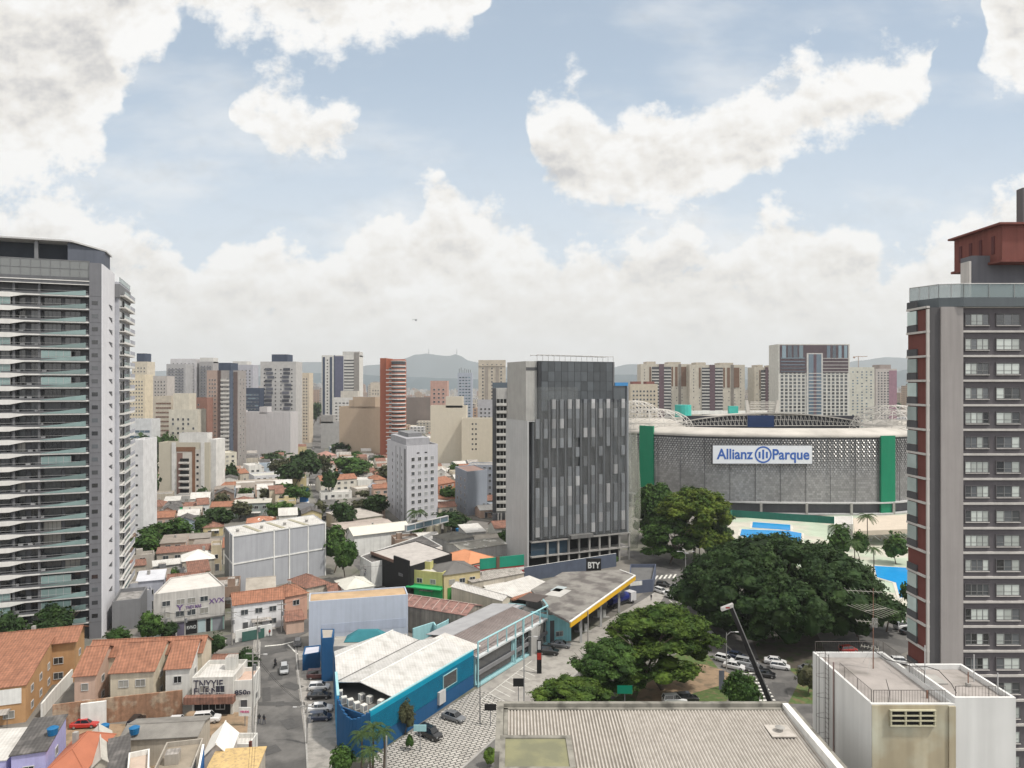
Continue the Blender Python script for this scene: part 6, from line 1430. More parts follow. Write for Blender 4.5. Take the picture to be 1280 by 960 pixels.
for k in range(6): f.box(b,f.w*k/5-.15,f.w*k/5+.15,8.5,10.4,-.7,.12,MT['lgrey'])
f.box(b,-.2,f.w+.2,10.3,10.55,-.7,.15,MT['lgrey']); f.box(b,-.2,f.w+.2,8.3,8.6,-.7,.15,MT['lgrey']); T.part('frame',b)
# beige tanks
tk=wall(.46,.42,.32,streak=.35)
for i,(x0,x1,yt,yb,lab) in enumerate(((521,531,652,669,'leftmost big beige tank beside the palm'),(532,543,652,669,'second big beige tank from the palm'),(543,552,656,669,'third and lower beige tank from the palm'),(554,564,655,667,'rightmost beige tank in the row beside the palm'))):
    d=51504/(yb-480); p=Dp((x0+x1)/2,d); r=(x1-x0)/2/F*d; zt=Zt(yt,d); b=MB(); b.tube((p.x,p.y,0),(p.x,p.y,zt),r*.8,tk,18,r); b.tube((p.x,p.y,zt),(p.x,p.y,zt+.25),r*1.05,tk,18,r*.9); single('storage_tank',b,lab,'storage tank','beige storage tanks beside the palm')
# --- mid-left houses, nearer row
R_=[
 ('terracotta hipped house with pink walls right beside the narrow white slab block',(180,633),(203,633),5.6,9,pinkw,tile2,'hip',2),
 ('beige twin gabled house with dark roof left of the bright green facade',(204,634),(216,634),6.2,10,wall(.44,.35,.25),dr,'gable_x',1.6),
 ('narrow house with bright green facade under a dark roof',(217,634),(228,633),6.4,10,wall(.03,.42,.15),dr,'gable_x',1.6),
 ('grey house with a brown fascia between the green facade and the white gabled house',(229,634),(246,633),5.4,8,wall(.42,.40,.38),tile2,'shed',.8),
 ('white gabled house with steep terracotta roof in the row below the beige mid rise',(247,631),(261,630),6.6,9,wall(.58,.59,.58),tile2,'gable_x',2),
 ('low cream row with long terracotta roof right of the white gabled house',(263,634),(291,633),4.8,9,wall(.46,.42,.30),tile,'gable_x',1.5),
 ('greenish grey open shed with a wide pale roof slab and dark band',(292,630),(338,628),6.4,9,wall(.24,.27,.26),wall(.42,.40,.35,streak=0),'shed',.4),
 ('terracotta roof splashed with white patches in front of the greenish shed',(308,654),(344,652),3.6,10,redw,M('patched_tiles',(.36,.16,.10),var=.25,streak=0,col2=(.6,.58,.54),sc2=.55,thr=(.62,.66)),'hip',1.6),
 ('cream two storey building with a red roof strip above the avenue trees',(337,612),(355,611),7,9,creamw,tile2,'shed',.7),
 ('long low cream wall building with cluttered white roof',(291,604),(356,601),5.0,12,wall(.47,.42,.37),wall(.46,.44,.41,streak=0,var=.2),'flat',.5),
 ('broad white parapet building behind the long cream one, facing the avenue',(318,595),(365,592),6.5,16,wall(.52,.52,.54),wall(.42,.41,.37,streak=0,var=.25),'flat',.5),
 ('house with light orange hipped roof beside the beige mid rise',(279,593),(297,591),6.2,12,wall(.44,.41,.35),tile,'hip',2.4),
 ('small orange gabled roof just right of the light orange hipped one',(300,592),(311,591),5.2,11,beigew,tile,'gable_x',2),
 ('cream terraced block with stepped top at the foot of the dark brown tower',(279,566),(296,565),13,13,wall(.50,.47,.39),wall(.5,.48,.42,streak=0),'flat',.5),
 ('white house with small upper room in front of the light grey wall block',(311,582),(327,581),8.0,14,whitew,wr,'flat',.5),
 ('long low white shop row under the light grey wall block',(297,586),(330,584),4.4,10,whitew,fib,'shed',.6),
 ('pair of pale yard sheds below the small orange roof',(278,611),(300,610),3.4,11,wall(.42,.38,.35),wall(.46,.44,.41,streak=0),'shed',.4),
 ('white house with orange tiled roof and brown window band below the tan wall',(401,601),(446,598),6.4,11,wall(.55,.52,.46),tile,'gable_x',2.0),
 ('house with faded pink hipped roof beside the avenue, left of the big tree',(403,570),(421,569),7.0,14,wall(.45,.35,.31),wall(.34,.19,.16,streak=0),'hip',2.6),
 ('second faded pink roof in front of the pink hipped one',(403,581),(419,580),6.0,12,wall(.44,.42,.38),wall(.30,.17,.14,streak=0),'gable_x',1.8),
 ('white cluttered roof between two orange roofs below the tan wall',(447,600),(467,599),5.4,12,whitew,wr,'flat',.5),
 ('orange hipped roof house against the grey white corner tower',(468,600),(483,599),5.2,12,pinkw,tile,'hip',2),
 ('long beige yard block with green grey recess below the white cluttered roof',(446,611),(470,609),4.4,10,wall(.45,.41,.36),wall(.47,.45,.41,streak=0),'flat',.5),
 ('grey blue gabled shed next to the grey white corner tower',(468,611),(481,610),4.8,10,wall(.38,.38,.39),wall(.30,.31,.34,streak=0),'gable_y',1.6),
 ('white porch house with open gable below the orange tiled white house',(401,616),(440,614),3.6,8,whitew,wall(.50,.48,.45,streak=0),'flat',.5),
 ('dark open roofed car repair yard beside the blue tank tower',(390,640),(418,634),4.8,17,wall(.13,.13,.14),wall(.11,.11,.115,streak=0),'shed',.5),
 ('grey white building wall left of the tall narrow street trees',(372,598),(386,597),4.0,8,wall(.44,.43,.42),fib,'flat',.5),
 ('terracotta roofs house right of the grey white corner tower',(548,606),(569,602),6.0,14,wall(.36,.16,.10),tile,'gable_x',2.4),
 ('white attic house peeking above the terracotta roofs by the vast cream wall',(547,589),(556,589),9,6,whitew,wr,'gable_y',1.4),
 ('cream sheet roofed shed between the terracotta house and the palms',(553,631),(569,628),4.5,12,pyel,wr,'gable_y',1),
 ('wide brown grey parking deck below the balcony tower',(590,668),(640,655),1.6,24,wall(.20,.19,.175),wall(.15,.14,.13,streak=0),'flat',.3),
 ('white sheet roof with lean-to in the market behind the dark hipped shed',(583,666),(607,664),5.0,9,greyw,wr,'shed',1.2),
 ('dark mossy hipped shed roof behind the clerestory',(560,676),(592,671),5.0,10,greyw,wall(.13,.125,.11,streak=0,var=.3),'hip',1.6),
 ('mottled grey market roof with white patches against the netted tower',(577,688),(634,680),5.4,11,greyw,wall(.22,.21,.185,streak=0,var=.35,col2=(.5,.49,.45),sc2=.3,thr=(.6,.64)),'gable_x',.9),
 ('white hipped canopy tent roof among the brown roofs left of the warehouse',(228,702),(268,698),5.0,9,beigew,wall(.62,.61,.58,streak=0,var=.04),'hip',2.2),
 ('white stepped sheets beside the white tent roof',(192,708),(228,704),4.4,5,greyw,wr,'shed',.5),
 ('long cream block with reddish roof strip left of the warehouse',(196,692),(262,687),6.0,5,wall(.40,.36,.31),tile2,'shed',.8),
 ('grey cream box beside the tall grey tower, left of the long cream block',(163,695),(193,692),6.0,5,wall(.37,.345,.31),fib,'flat',.5),
 ('red brown roof corner house squeezed between the tent roof and the warehouse',(236,716),(262,713),5.2,7,pyel,tile2,'shed',1.6),
 ('brick red roof patch behind the white stepped sheets',(164,708),(182,706),4.0,6,beigew,tile2,'shed',.9),
 ('grey dark walled garden building behind the graffiti building',(186,716),(232,710),3.6,5,MT['mgrey'],dr,'flat',.4),
 ('house with pale blue white metal roof and dark upper rooms beside the tall grey tower',(171,727),(204,724),7.5,7,wall(.36,.37,.42),wall(.52,.53,.57,streak=0),'shed',.9),
 ('flat white terrace roof below the pale blue metal roof',(160,741),(190,737),6.0,5,wall(.30,.31,.34),wr,'flat',.4),
 ('brown cluttered low roofs behind the garden bushes left of the warehouse',(232,674),(262,672),4.4,9,beigew,wall(.22,.20,.18,streak=0,var=.3),'gable_x',.8),
 ('beige stub building against the left end of the warehouse',(264,682),(277,681),8.0,7,wall(.40,.34,.24),fib,'flat',.4),
 ('white sided shed with a pale lean roof between trees and the white slab block',(205,627),(224,626),4.5,10,whitew,wr,'shed',.8),
]
for (lab,a,c,z,dp,wm,rm,kd,rise) in R_:
    house(lab,fp(a,c,z,dp),z,wm,rm,kd,rise,.3,sidewin=(dp<12))
# blue tank tower by the avenue
T=Thing('water_tower','boxy bright blue water tank standing on a pale base beside the avenue','water tank',Cp(380,630)); b=MB(); p=Cp(380,630); b.box(p.x-1.7,p.x+1.7,p.y-1.5,p.y+1.5,1.2,7.6,M('tank_blue',(.015,.13,.36),streak=.1)); T.part('tank',b); b=MB(); b.box(p.x-2,p.x+2,p.y-1.8,p.y+1.8,0,1.2,MT['white']); T.part('base',b)
T=Thing('canopy_building','beige tent like canopy of the club on slanted white struts beside the stadium','canopy',Cp(1110,668)); p0=Cp(1040,640,6)
b=MB(); q=[Cp(1068,664,5.5),Cp(1142,661,6.2),Cp(1160,641,7.5),Cp(1066,648,6.5)]; b.solid([x-Vector((0,0,1.6 if i<2 else .3)) for i,x in enumerate(q)],q,wall(.46,.40,.33,streak=0,var=.08)); T.part('roof',b)
b=MB(); 
for px in (1076,1088,1101,1118,1132): a=Cp(px,676,0); b.tube(a,Cp(px+6,664,5),.25,MT['white'],5); b.tube(a+Vector((4,0,0)),Cp(px-4,664,5),.25,MT['white'],5)
T.part('strut',b)
T=block('building','small white stepped building on the club deck at the foot of the stadium','building',[Cp(1043,655,4),Cp(1066,655,4),Cp(1066,645,4),Cp(1043,645,4)],4,MT['white'],roof=wr,par=.2); T.done()
wallthing('dark green fence screen between the pools and the stadium',[Cp(905,650),Cp(915,646),Cp(1045,655)],3.0,M('green_screen',(.02,.13,.10),streak=.1),.15,'fence')
# ================= TREES =================
def leafmat(name,c,c2,sc=.35):
    m=bpy.data.materials.new(name); m.use_nodes=True; nt=m.node_tree; N=nt.nodes; L=nt.links; b=N['Principled BSDF']; b.inputs['Roughness'].default_value=.7; b.inputs['Specular IOR Level'].default_value=.15
    geo=N.new('ShaderNodeNewGeometry'); n=N.new('ShaderNodeTexNoise'); n.inputs['Scale'].default_value=sc; n.inputs['Detail'].default_value=3; L.new(geo.outputs['Position'],n.inputs[0])
    mr=N.new('ShaderNodeMapRange'); L.new(n.outputs[0],mr.inputs[0]); mr.inputs[1].default_value=.38; mr.inputs[2].default_value=.64
    mx=N.new('ShaderNodeMix'); mx.data_type='RGBA'; L.new(mr.outputs[0],mx.inputs[0]); mx.inputs[6].default_value=(*c,1); mx.inputs[7].default_value=(*c2,1)
    q=N.new('ShaderNodeMath'); q.operation='MULTIPLY_ADD'; L.new(geo.outputs['Random Per Island'],q.inputs[0]); q.inputs[1].default_value=.9; q.inputs[2].default_value=.55
    s=N.new('ShaderNodeVectorMath'); s.operation='SCALE'; L.new(mx.outputs[2],s.inputs[0]); L.new(q.outputs[0],s.inputs['Scale']); L.new(s.outputs[0],b.inputs['Base Color'])
    tr=N.new('ShaderNodeBsdfTranslucent'); L.new(s.outputs[0],tr.inputs[0]); ms=N.new('ShaderNodeMixShader'); ms.inputs[0].default_value=.22; L.new(b.outputs[0],ms.inputs[1]); L.new(tr.outputs[0],ms.inputs[2]); L.new(ms.outputs[0],N['Material Output'].inputs[0])
    return m
LM=dict(dark=leafmat('dark_foliage',(.020,.042,.014),(.038,.068,.020)),mid=leafmat('green_foliage',(.032,.070,.017),(.06,.11,.024)),lime=leafmat('lime_foliage',(.050,.090,.016),(.110,.145,.02)),rain=leafmat('fresh_foliage',(.034,.068,.013),(.075,.118,.018)),olive=leafmat('olive_foliage',(.055,.062,.030),(.085,.085,.045)))
def crown_mesh(name,lobes,n,leaf,mat,seed,flatten=1.0,core=True):
    """leaf sized quads gathered in small clumps over and inside the lobes; lobes are (x,y,z,rx,ry,rz)"""
    g=np.random.default_rng(seed); lob=np.array(lobes,float)
    wgt=(lob[:,3]*lob[:,4]); wgt/=wgt.sum()
    per=14; nc=max(1,n//per)
    li=g.choice(len(lob),nc,p=wgt); d=g.normal(size=(nc,3)); d[:,2]=np.abs(d[:,2])*1.0-.35*g.random(nc); d/=np.linalg.norm(d,axis=1)[:,None]
    r=g.uniform(.72,1.06,nc)**.8
    cc=lob[li,:3]+d*lob[li,3:]*r[:,None]
    crad=leaf*g.uniform(1.6,3.2,nc)
    idx=np.repeat(np.arange(nc),per); e=g.normal(size=(nc*per,3)); e/=np.linalg.norm(e,axis=1)[:,None]; e*=(g.random(nc*per)**.5)[:,None]; e[:,2]*=.6*flatten
    pos=cc[idx]+e*crad[idx][:,None]
    nrm=d[idx]*.8+g.normal(size=(nc*per,3))*.45+np.array([0,0,.45]); nrm/=np.linalg.norm(nrm,axis=1)[:,None]
    t=np.cross(nrm,g.normal(size=nrm.shape)); t/=np.linalg.norm(t,axis=1)[:,None]; b=np.cross(nrm,t)
    s=(leaf*g.uniform(.45,1.0,len(pos)))[:,None]
    v=np.stack([pos-t*s-b*s*.6,pos+t*s-b*s*.6,pos+t*s*.8+b*s*.7,pos-t*s*.8+b*s*.7],1).reshape(-1,3)
    f=np.arange(len(v)).reshape(-1,4)
    verts=v.tolist(); faces=f.tolist()
    if core:   # dense inner mass of each lobe so that the crown is not see-through everywhere
        for (x,y,z,rx,ry,rz) in lobes:
            k=len(verts); nu,nv=9,6; q=g.uniform(.62,.86,(nv+1,nu))
            for a in range(nv+1):
                th=math.pi*a/nv
                for c in range(nu):
                    ph=2*math.pi*c/nu; w_=q[a,c] if 0<a<nv else .7
                    verts.append([x+rx*w_*math.sin(th)*math.cos(ph),y+ry*w_*math.sin(th)*math.sin(ph),z+rz*w_*math.cos(th)])
            for a in range(nv):
                for c in range(nu): faces.append([k+a*nu+c,k+(a+1)*nu+c,k+(a+1)*nu+(c+1)%nu,k+a*nu+(c+1)%nu])
    me=bpy.data.meshes.new(name); me.from_pydata(verts,[],faces); me.materials.append(mat); me.update(); return me
def trunk_mesh(h,r,limbs,seed,spreadr):
    rr=random.Random(seed); b=MB(); p=Vector((0,0,0)); q=Vector((rr.uniform(-.3,.3),rr.uniform(-.3,.3),h*.5)); b.tube(p,q,r,MT['bark'],8,r*.72)
    for k in range(limbs):
        a=2*math.pi*k/limbs+rr.random(); e=q+Vector((math.cos(a)*spreadr*.45,math.sin(a)*spreadr*.45,h*.32)); b.tube(q-Vector((0,0,.2)),e,r*.55,MT['bark'],6,r*.3); 
        for j in (-.5,.5): b.tube(e,e+Vector((math.cos(a+j)*spreadr*.4,math.sin(a+j)*spreadr*.4,h*.2)),r*.3,MT['bark'],5,r*.1)
    return b.mesh('trunk')
def lobes_for(style,seed):
    """crown of unit width 1, height 1 above z=0"""
    rr=random.Random(seed); out=[]
    if style=='broad':
        for k in range(11): a=rr.random()*6.28; d=rr.uniform(.12,.34); out.append((d*math.cos(a),d*math.sin(a),rr.uniform(.22,.62)-d*.3+.12,rr.uniform(.14,.2),rr.uniform(.14,.2),rr.uniform(.14,.22)))
        out.append((0,0,.58,.24,.24,.3)); out.append((.05,0,.4,.34,.34,.3))
    elif style=='round':
        for k in range(8): a=k*.79; out.append((.2*math.cos(a),.2*math.sin(a),.48+rr.uniform(-.14,.14),.24,.24,.3))
        out.append((0,0,.55,.34,.34,.42))
    elif style=='layer':
        for k in range(46): a=rr.random()*6.28; d=math.sqrt(rr.random())*.41; out.append((d*math.cos(a),d*math.sin(a),.84-.9*d*d*1.9+rr.uniform(-.08,.04),rr.uniform(.085,.13),rr.uniform(.085,.13),rr.uniform(.07,.12)))
        for k in range(34): a=rr.random()*6.28; d=rr.uniform(.14,.43); out.append((d*math.cos(a),d*math.sin(a),rr.uniform(.16,.55),.11,.11,.10))
    return out
TC={}
def tree(label,px,yb,width,ytop,style='broad',mat='mid',trunkf=.35,n=2600,leaf=None,uniq=None,group=None,name='tree',yfac=1.0,loc=None,wm=None,hm=None):
    """px,yb: foot in the photo; width in photo columns; ytop its top row"""
    if loc is None:
        p=Cp(px,yb); d=p.y; w=width/F*d; h=Zt(ytop,d)
    else: p=Vector((loc[0],loc[1],0)); d=p.y; w,h=wm,hm
    h=max(h,2.0); var=(uniq if uniq is not None else (int(abs(px)*7+yb*3)%4))
    pixsize=d/F
    lf=leaf or max(.22,min(1.3,2.0*pixsize))
    res=0 if w/d*F>60 else (1 if w/d*F>22 else 2)
    key=(style,mat,var,res,uniq)
    if key not in TC:
        nn=n if uniq is not None else (4200,1500,520)[res]
        wl=w if uniq is not None else 10.0
        me=crown_mesh('crown',lobes_for(style,var*13+hash(style)%7 if False else var*13+len(style)),nn,(lf/wl),LM[mat],var+5)
        TC[key]=(me,trunk_mesh(1.0,.030,5,var,.55))
    cm,tm=TC[key]
    T=Thing(name,label,'tree',p,group)
    ch=h*(1-trunkf*.75); c=link('crown',cm,T.o,loc=(0,0,h-ch),rz=rnd.random()*6.28 if uniq is None else 0); c.scale=(w,w*yfac,ch)
    t=link('trunk',tm,T.o,loc=(0,0,0)); t.scale=(w*.6,w*.6,h*.75)
    return T
# the great dark fig tree in the middle
def fig():
    rr=random.Random(9); L=[]
    c=Vector((63,167)); 
    for k in range(120):
        a=rr.random()*6.28; d=math.sqrt(rr.random()); x=c.x+22.5*d*math.cos(a); y=c.y+19*d*math.sin(a); top=22.4*math.sqrt(max(.12,1-d*d*.78)); 
        L.append((x,y,top-rr.uniform(2.0,4.6),rr.uniform(2.6,4.4),rr.uniform(2.6,4.4),rr.uniform(2.0,3.4)))
    for k in range(90):
        a=rr.random()*6.28; d=rr.uniform(.66,1.0); x=c.x+21.5*d*math.cos(a); y=c.y+19*d*math.sin(a); L.append((x,y,rr.uniform(4.2,12),rr.uniform(2.4,3.8),rr.uniform(2.4,3.8),rr.uniform(2,3.6)))
    T=Thing('fig_tree','enormous dark green spreading fig tree between the avenue junction and the pools','tree',(63,170,0))
    L=[(a-63,b-170,z,r1,r2,r3) for a,b,z,r1,r2,r3 in L]
    link('crown',crown_mesh('crown',L,80000,.34,LM['dark'],3),T.o)
    b=MB()
    for k in range(7): a=k*.9; b.tube((math.cos(a)*.7,math.sin(a)*.7,0),(math.cos(a)*1.6,math.sin(a)*1.6,5),.8,MT['bark'],7,.5); b.tube((math.cos(a)*1.6,math.sin(a)*1.6,5),(math.cos(a)*10,math.sin(a)*8,14),.5,MT['bark'],6,.15)
    link('trunk',b.mesh('trunk'),T.o)
fig()
tree('wide layered rain tree with fresh green crown, on the lawn before the patterned forecourt',828,862,152,752,'layer','rain',.12,40000,.26,uniq=31,yfac=.95)
tree('lower darker tree leaning against the left side of the layered rain tree',762,878,108,796,'layer','mid',.12,18000,.26,uniq=32)
tree('flat topped tree nearest the ribbed roof, below the layered rain tree',716,912,108,846,'layer','rain',.15,15000,.24,uniq=33)
tree('bushy tree beside the crane boom and the zebra crossing',928,905,54,836,'round','mid',.2,6000,.22,uniq=34)
tree('big yellow green flowering tree left of the stadium front',868,702,98,602,'layer','lime',.2,26000,.42,uniq=35)
tree('darker green tree squeezed between the netted tower and the yellow green tree',818,676,56,598,'layer','mid',.1,12000,.45,uniq=36)
tree('tall dark tree below the yellow green tree at the bend of the junction',838,704,74,640,'layer','mid',.1,14000,.4,uniq=37)
tree('dark green tree between the yellow green tree and the enormous fig',890,700,50,645,'layer','dark',.1,9000,.4,uniq=38)
for i,(px,yb,w,yt,st,mt,lab) in enumerate([
 (9,812,46,757,'broad','dark','dark tree at the left edge in front of the tall grey tower'),
 (66,812,64,752,'broad','dark','dark tree before the foot of the tall grey tower, above the ochre house'),
 (148,812,36,783,'round','mid','bright bush at the corner of the tall grey tower'),
 (187,812,40,757,'broad','mid','tree in front of the left end of the graffiti building'),
 (212,800,26,776,'round','dark','small dark bush below the graffiti building'),
 (271,822,27,789,'round','dark','clipped round shrub above the little tiled shed'),
 (308,846,36,806,'round','dark','larger clipped round shrub at the street corner'),
 (418,716,40,650,'broad','mid','tall tree touching the right end of the warehouse'),
 (432,727,36,666,'broad','mid','second tree right of the warehouse, nearer the black fronted store'),
 (430,668,34,620,'broad','dark','dark round tree above the mottled sheet roof'),
 (470,652,34,612,'broad','dark','dark tree leaning against the grey white corner tower'),
 (452,648,26,622,'broad','olive','bare brownish tree between the two dark trees by the corner tower'),
 (442,604,56,565,'broad','mid','large green tree in front of the tan wall'),
 (486,607,34,579,'broad','olive','brownish tree at the foot of the orange brick tower'),
 (366,612,40,571,'broad','dark','dark avenue tree in front of the light grey wall block, left of the street'),
 (384,604,34,560,'broad','dark','avenue tree over the street below the striped white tower'),
 (352,600,30,571,'broad','olive','olive tree behind the broad white parapet building'),
 (341,582,22,566,'round','dark','small dark tree at the foot of the light grey wall block'),
 (413,622,22,582,'broad','dark','dark tall tree on the right side of the avenue by the orange tiled house'),
 (405,600,18,562,'broad','olive','slim olive tree on the right side of the avenue below the pink roofs'),
 (427,572,22,553,'round','dark','small dark tree between the grey wall block and the tan wall'),
 (366,634,26,603,'broad','mid','green tree right of the cream building with a red roof strip'),
 (352,655,46,622,'broad','mid','leafy garden tree above the right half of the warehouse roof'),
 (332,628,18,607,'broad','olive','thin tree before the long cream wall'),
 (400,655,22,620,'broad','olive','olive tree over the dark open yard'),
 (198,682,38,652,'broad','mid','bushy green garden tree right of the narrow white slab block'),
 (222,682,36,645,'broad','mid','tallest garden tree below the bright green facade'),
 (250,668,40,642,'round','dark','dark garden hedge tree in the middle of the garden belt'),
 (275,664,42,631,'broad','dark','dark broad tree left of the greenish shed'),
 (180,660,24,632,'broad','dark','tree at the side of the white slab block under the pink house'),
 (243,678,30,662,'round','mid','low bush at the lower edge of the garden belt'),
 (289,607,16,578,'round','dark','dark tree behind the light orange hipped house'),
 (283,630,12,613,'round','lime','lime bush at the corner of the beige mid rise'),
 (180,600,40,541,'broad','dark','big dark tree mass between the small white office and the beige mid rise'),
 (176,640,36,572,'broad','dark','dark tree below the tree mass, left of the beige mid rise'),
 (207,585,26,538,'broad','mid','lighter tree peeping over the beige mid rise'),
 (390,536,24,499,'broad','dark','big dark distant tree at the end of the avenue'),
 (342,562,20,524,'broad','mid','green street tree at the side of the pale square tower'),
 (566,668,42,635,'broad','dark','dark tree in front of the blue grey block'),
 (585,672,22,652,'round','dark','small dark tree right under the blue grey block'),
 (560,630,24,607,'round','mid','bush against the left flank of the blue grey block'),
 (512,580,30,536,'broad','mid','distant green tree right of the orange brick tower'),
 (530,575,24,540,'broad','dark','distant dark tree below the dull brown building'),
 (190,745,30,712,'round','dark','dark bush behind the graffiti building roof'),
 (216,735,24,708,'round','mid','small tree between the white stepped sheets and the graffiti building'),
 (428,975,36,930,'round','mid','flowering bush at the curved corner of the blue shop'),
 (506,918,32,872,'round','olive','olive tree on the plaza beside the cyan wall'),
 (512,938,14,915,'round','mid','small green shrub under the olive tree'),
 (1120,705,34,664,'round','mid','umbrella tree under the tent like canopy'),
 (1052,705,34,650,'broad','mid','leafy tree left of the club palms'),
 (1075,700,24,662,'round','mid','small tree under the club palm'),
 (1108,790,56,738,'broad','dark','dark tree below the curved pool'),
 (1075,806,40,762,'broad','dark','dark tree over the parked cars, near the aerial mast'),
 (1138,770,18,722,'broad','mid','small tree between the curved pool and the mauve grey tower'),
 (1030,712,30,678,'round','mid','round tree behind the enormous fig at the club deck edge'),
 (700,960,30,930,'round','mid','roadside bush hidden beside the near avenue kerb'),
 (1010,868,34,826,'round','olive','reedy green bush next to the white foreground building'),
 (768,706,14,692,'round','mid','little bush at the foot of the netted tower by the canopy'),
 (870,760,22,738,'round','dark','dark low shrub at the left foot of the enormous fig'),
 (900,780,40,735,'broad','dark','dark tree filling the left skirt of the enormous fig'),
]): 
    if px==700: continue
    tree(lab,px,yb,w,yt,st,mt,.22 if st=='broad' else .12)
# palms
pf=leafmat('palm_frond',(.035,.065,.02),(.06,.095,.03))
def palm_mesh(seed,n=18,L=2.8,droop=1.3,w=.42):
    rr=random.Random(seed); b=MB()
    for k in range(n):
        a=2*math.pi*k/n+rr.uniform(-.15,.15); up=rr.uniform(.25,1.1); pts=[]
        for j in range(6):
            t=j/5; pts.append(Vector((math.cos(a)*L*t*math.cos(up*.5),math.sin(a)*L*t*math.cos(up*.5),L*(up*t*.8-droop*.55*t*t*(1.2)))))
        q=Vector((-math.sin(a),math.cos(a),0))
        for j in range(5):
            w0=w*math.sin(math.pi*(.12+.8*j/5)); w1=w*math.sin(math.pi*(.12+.8*(j+1)/5)) if j<4 else .03
            for s in (-1,1):
                for m_ in range(3):
                    ta,tb=m_/3,(m_+.62)/3; p0=pts[j].lerp(pts[j+1],ta); p1=pts[j].lerp(pts[j+1],tb); ww=w0+(w1-w0)*ta
                    b.face([p0,p1,p1+q*s*ww+Vector((0,0,-.28*ww-.05))+(pts[j+1]-pts[j])*.25,p0+q*s*ww+Vector((0,0,-.3*ww-.06))+(pts[j+1]-pts[j])*.18],pf)
    return b.mesh('fronds')
PMs=[palm_mesh(s) for s in (1,2,3)]
def palm(label,px,yb,ytop,wpx,group=None):
    p=Cp(px,yb); d=p.y; h=Zt(ytop,d); w=wpx/F*d; T=Thing('palm_tree',label,'palm tree',p,group); th=max(1.0,h-w*.28)
    b=MB(); b.tube((p.x,p.y,0),(p.x+.1,p.y,th*.5),.20,MT['bark'],7,.15); b.tube((p.x+.1,p.y,th*.5),(p.x,p.y,th),.15,MT['bark'],7,.13); T.part('trunk',b)
    o=link('fronds',PMs[int(px)%3],T.o,loc=(0,0,th)); s=w/5.0; o.scale=(s,s,s)
palm('lone palm with drooping fronds before the grey white corner tower',521,668,632,28)
for px,yb,yt,w,lab in ((452,968,908,34,'leftmost palm of the clump at the blue shop corner'),(466,962,898,36,'tallest palm of the clump at the blue shop corner'),(480,965,905,30,'rightmost palm of the clump at the blue shop corner'),(462,985,928,34,'front palm of the clump at the blue shop corner'),
  (1084,690,638,24,'tall palm in front of the tent like canopy'),(1046,688,652,20,'short palm left of the white stepped building'),(1068,712,672,22,'palm with low wide fronds near the curved pool'),(1092,718,680,20,'small palm between the curved pool and the canopy'),
  (885,695,655,16,'slim palm in the dark grove left of the pools'),(900,700,662,16,'second slim palm in the dark grove, nearest the pools'),(874,700,668,15,'lowest slim palm in the dark grove')): palm(lab,px,yb,yt,w)
# hedge before the foreground kerb
tree('round shrub on the verge between the avenue and the ribbed roof building',612,958,22,930,'round','rain',.05)
# ================= CARS =================
carp=bpy.data.materials.new('car_paint'); carp.use_nodes=True
_n=carp.node_tree.nodes; _b=_n['Principled BSDF']; _o=_n.new('ShaderNodeObjectInfo'); carp.node_tree.links.new(_o.outputs['Color'],_b.inputs['Base Color']); _b.inputs['Roughness'].default_value=.28; _b.inputs['Coat Weight'].default_value=.6; _b.inputs['Metallic'].default_value=.15
cglass=M('car_glass',(.012,.014,.016),rough=.06,streak=0,spec=.8,var=.02); chrome=M('wheel_rim',(.35,.35,.35),rough=.35,metal=.7,streak=0); lampw=M('headlamp_lens',(.55,.55,.52),rough=.15,streak=0,var=0); lampr=M('tail_lamp_lens',(.32,.015,.012),rough=.2,streak=0,var=0)
def loft(b,secs,m,caps=True):
    n=len(secs[0]); k=len(b.v)
    for s in secs: b.v+=[tuple(p) for p in s]
    mi=b.mi(m)
    for i in range(len(secs)-1):
        for j in range(n): a=k+i*n+j; c=k+i*n+(j+1)%n; b.f.append((a,a+n,c+n,c)); b.i.append(mi)
    if caps: b.f.append(tuple(k+j for j in range(n))); b.i.append(mi); b.f.append(tuple(k+(len(secs)-1)*n+j for j in reversed(range(n)))); b.i.append(mi)
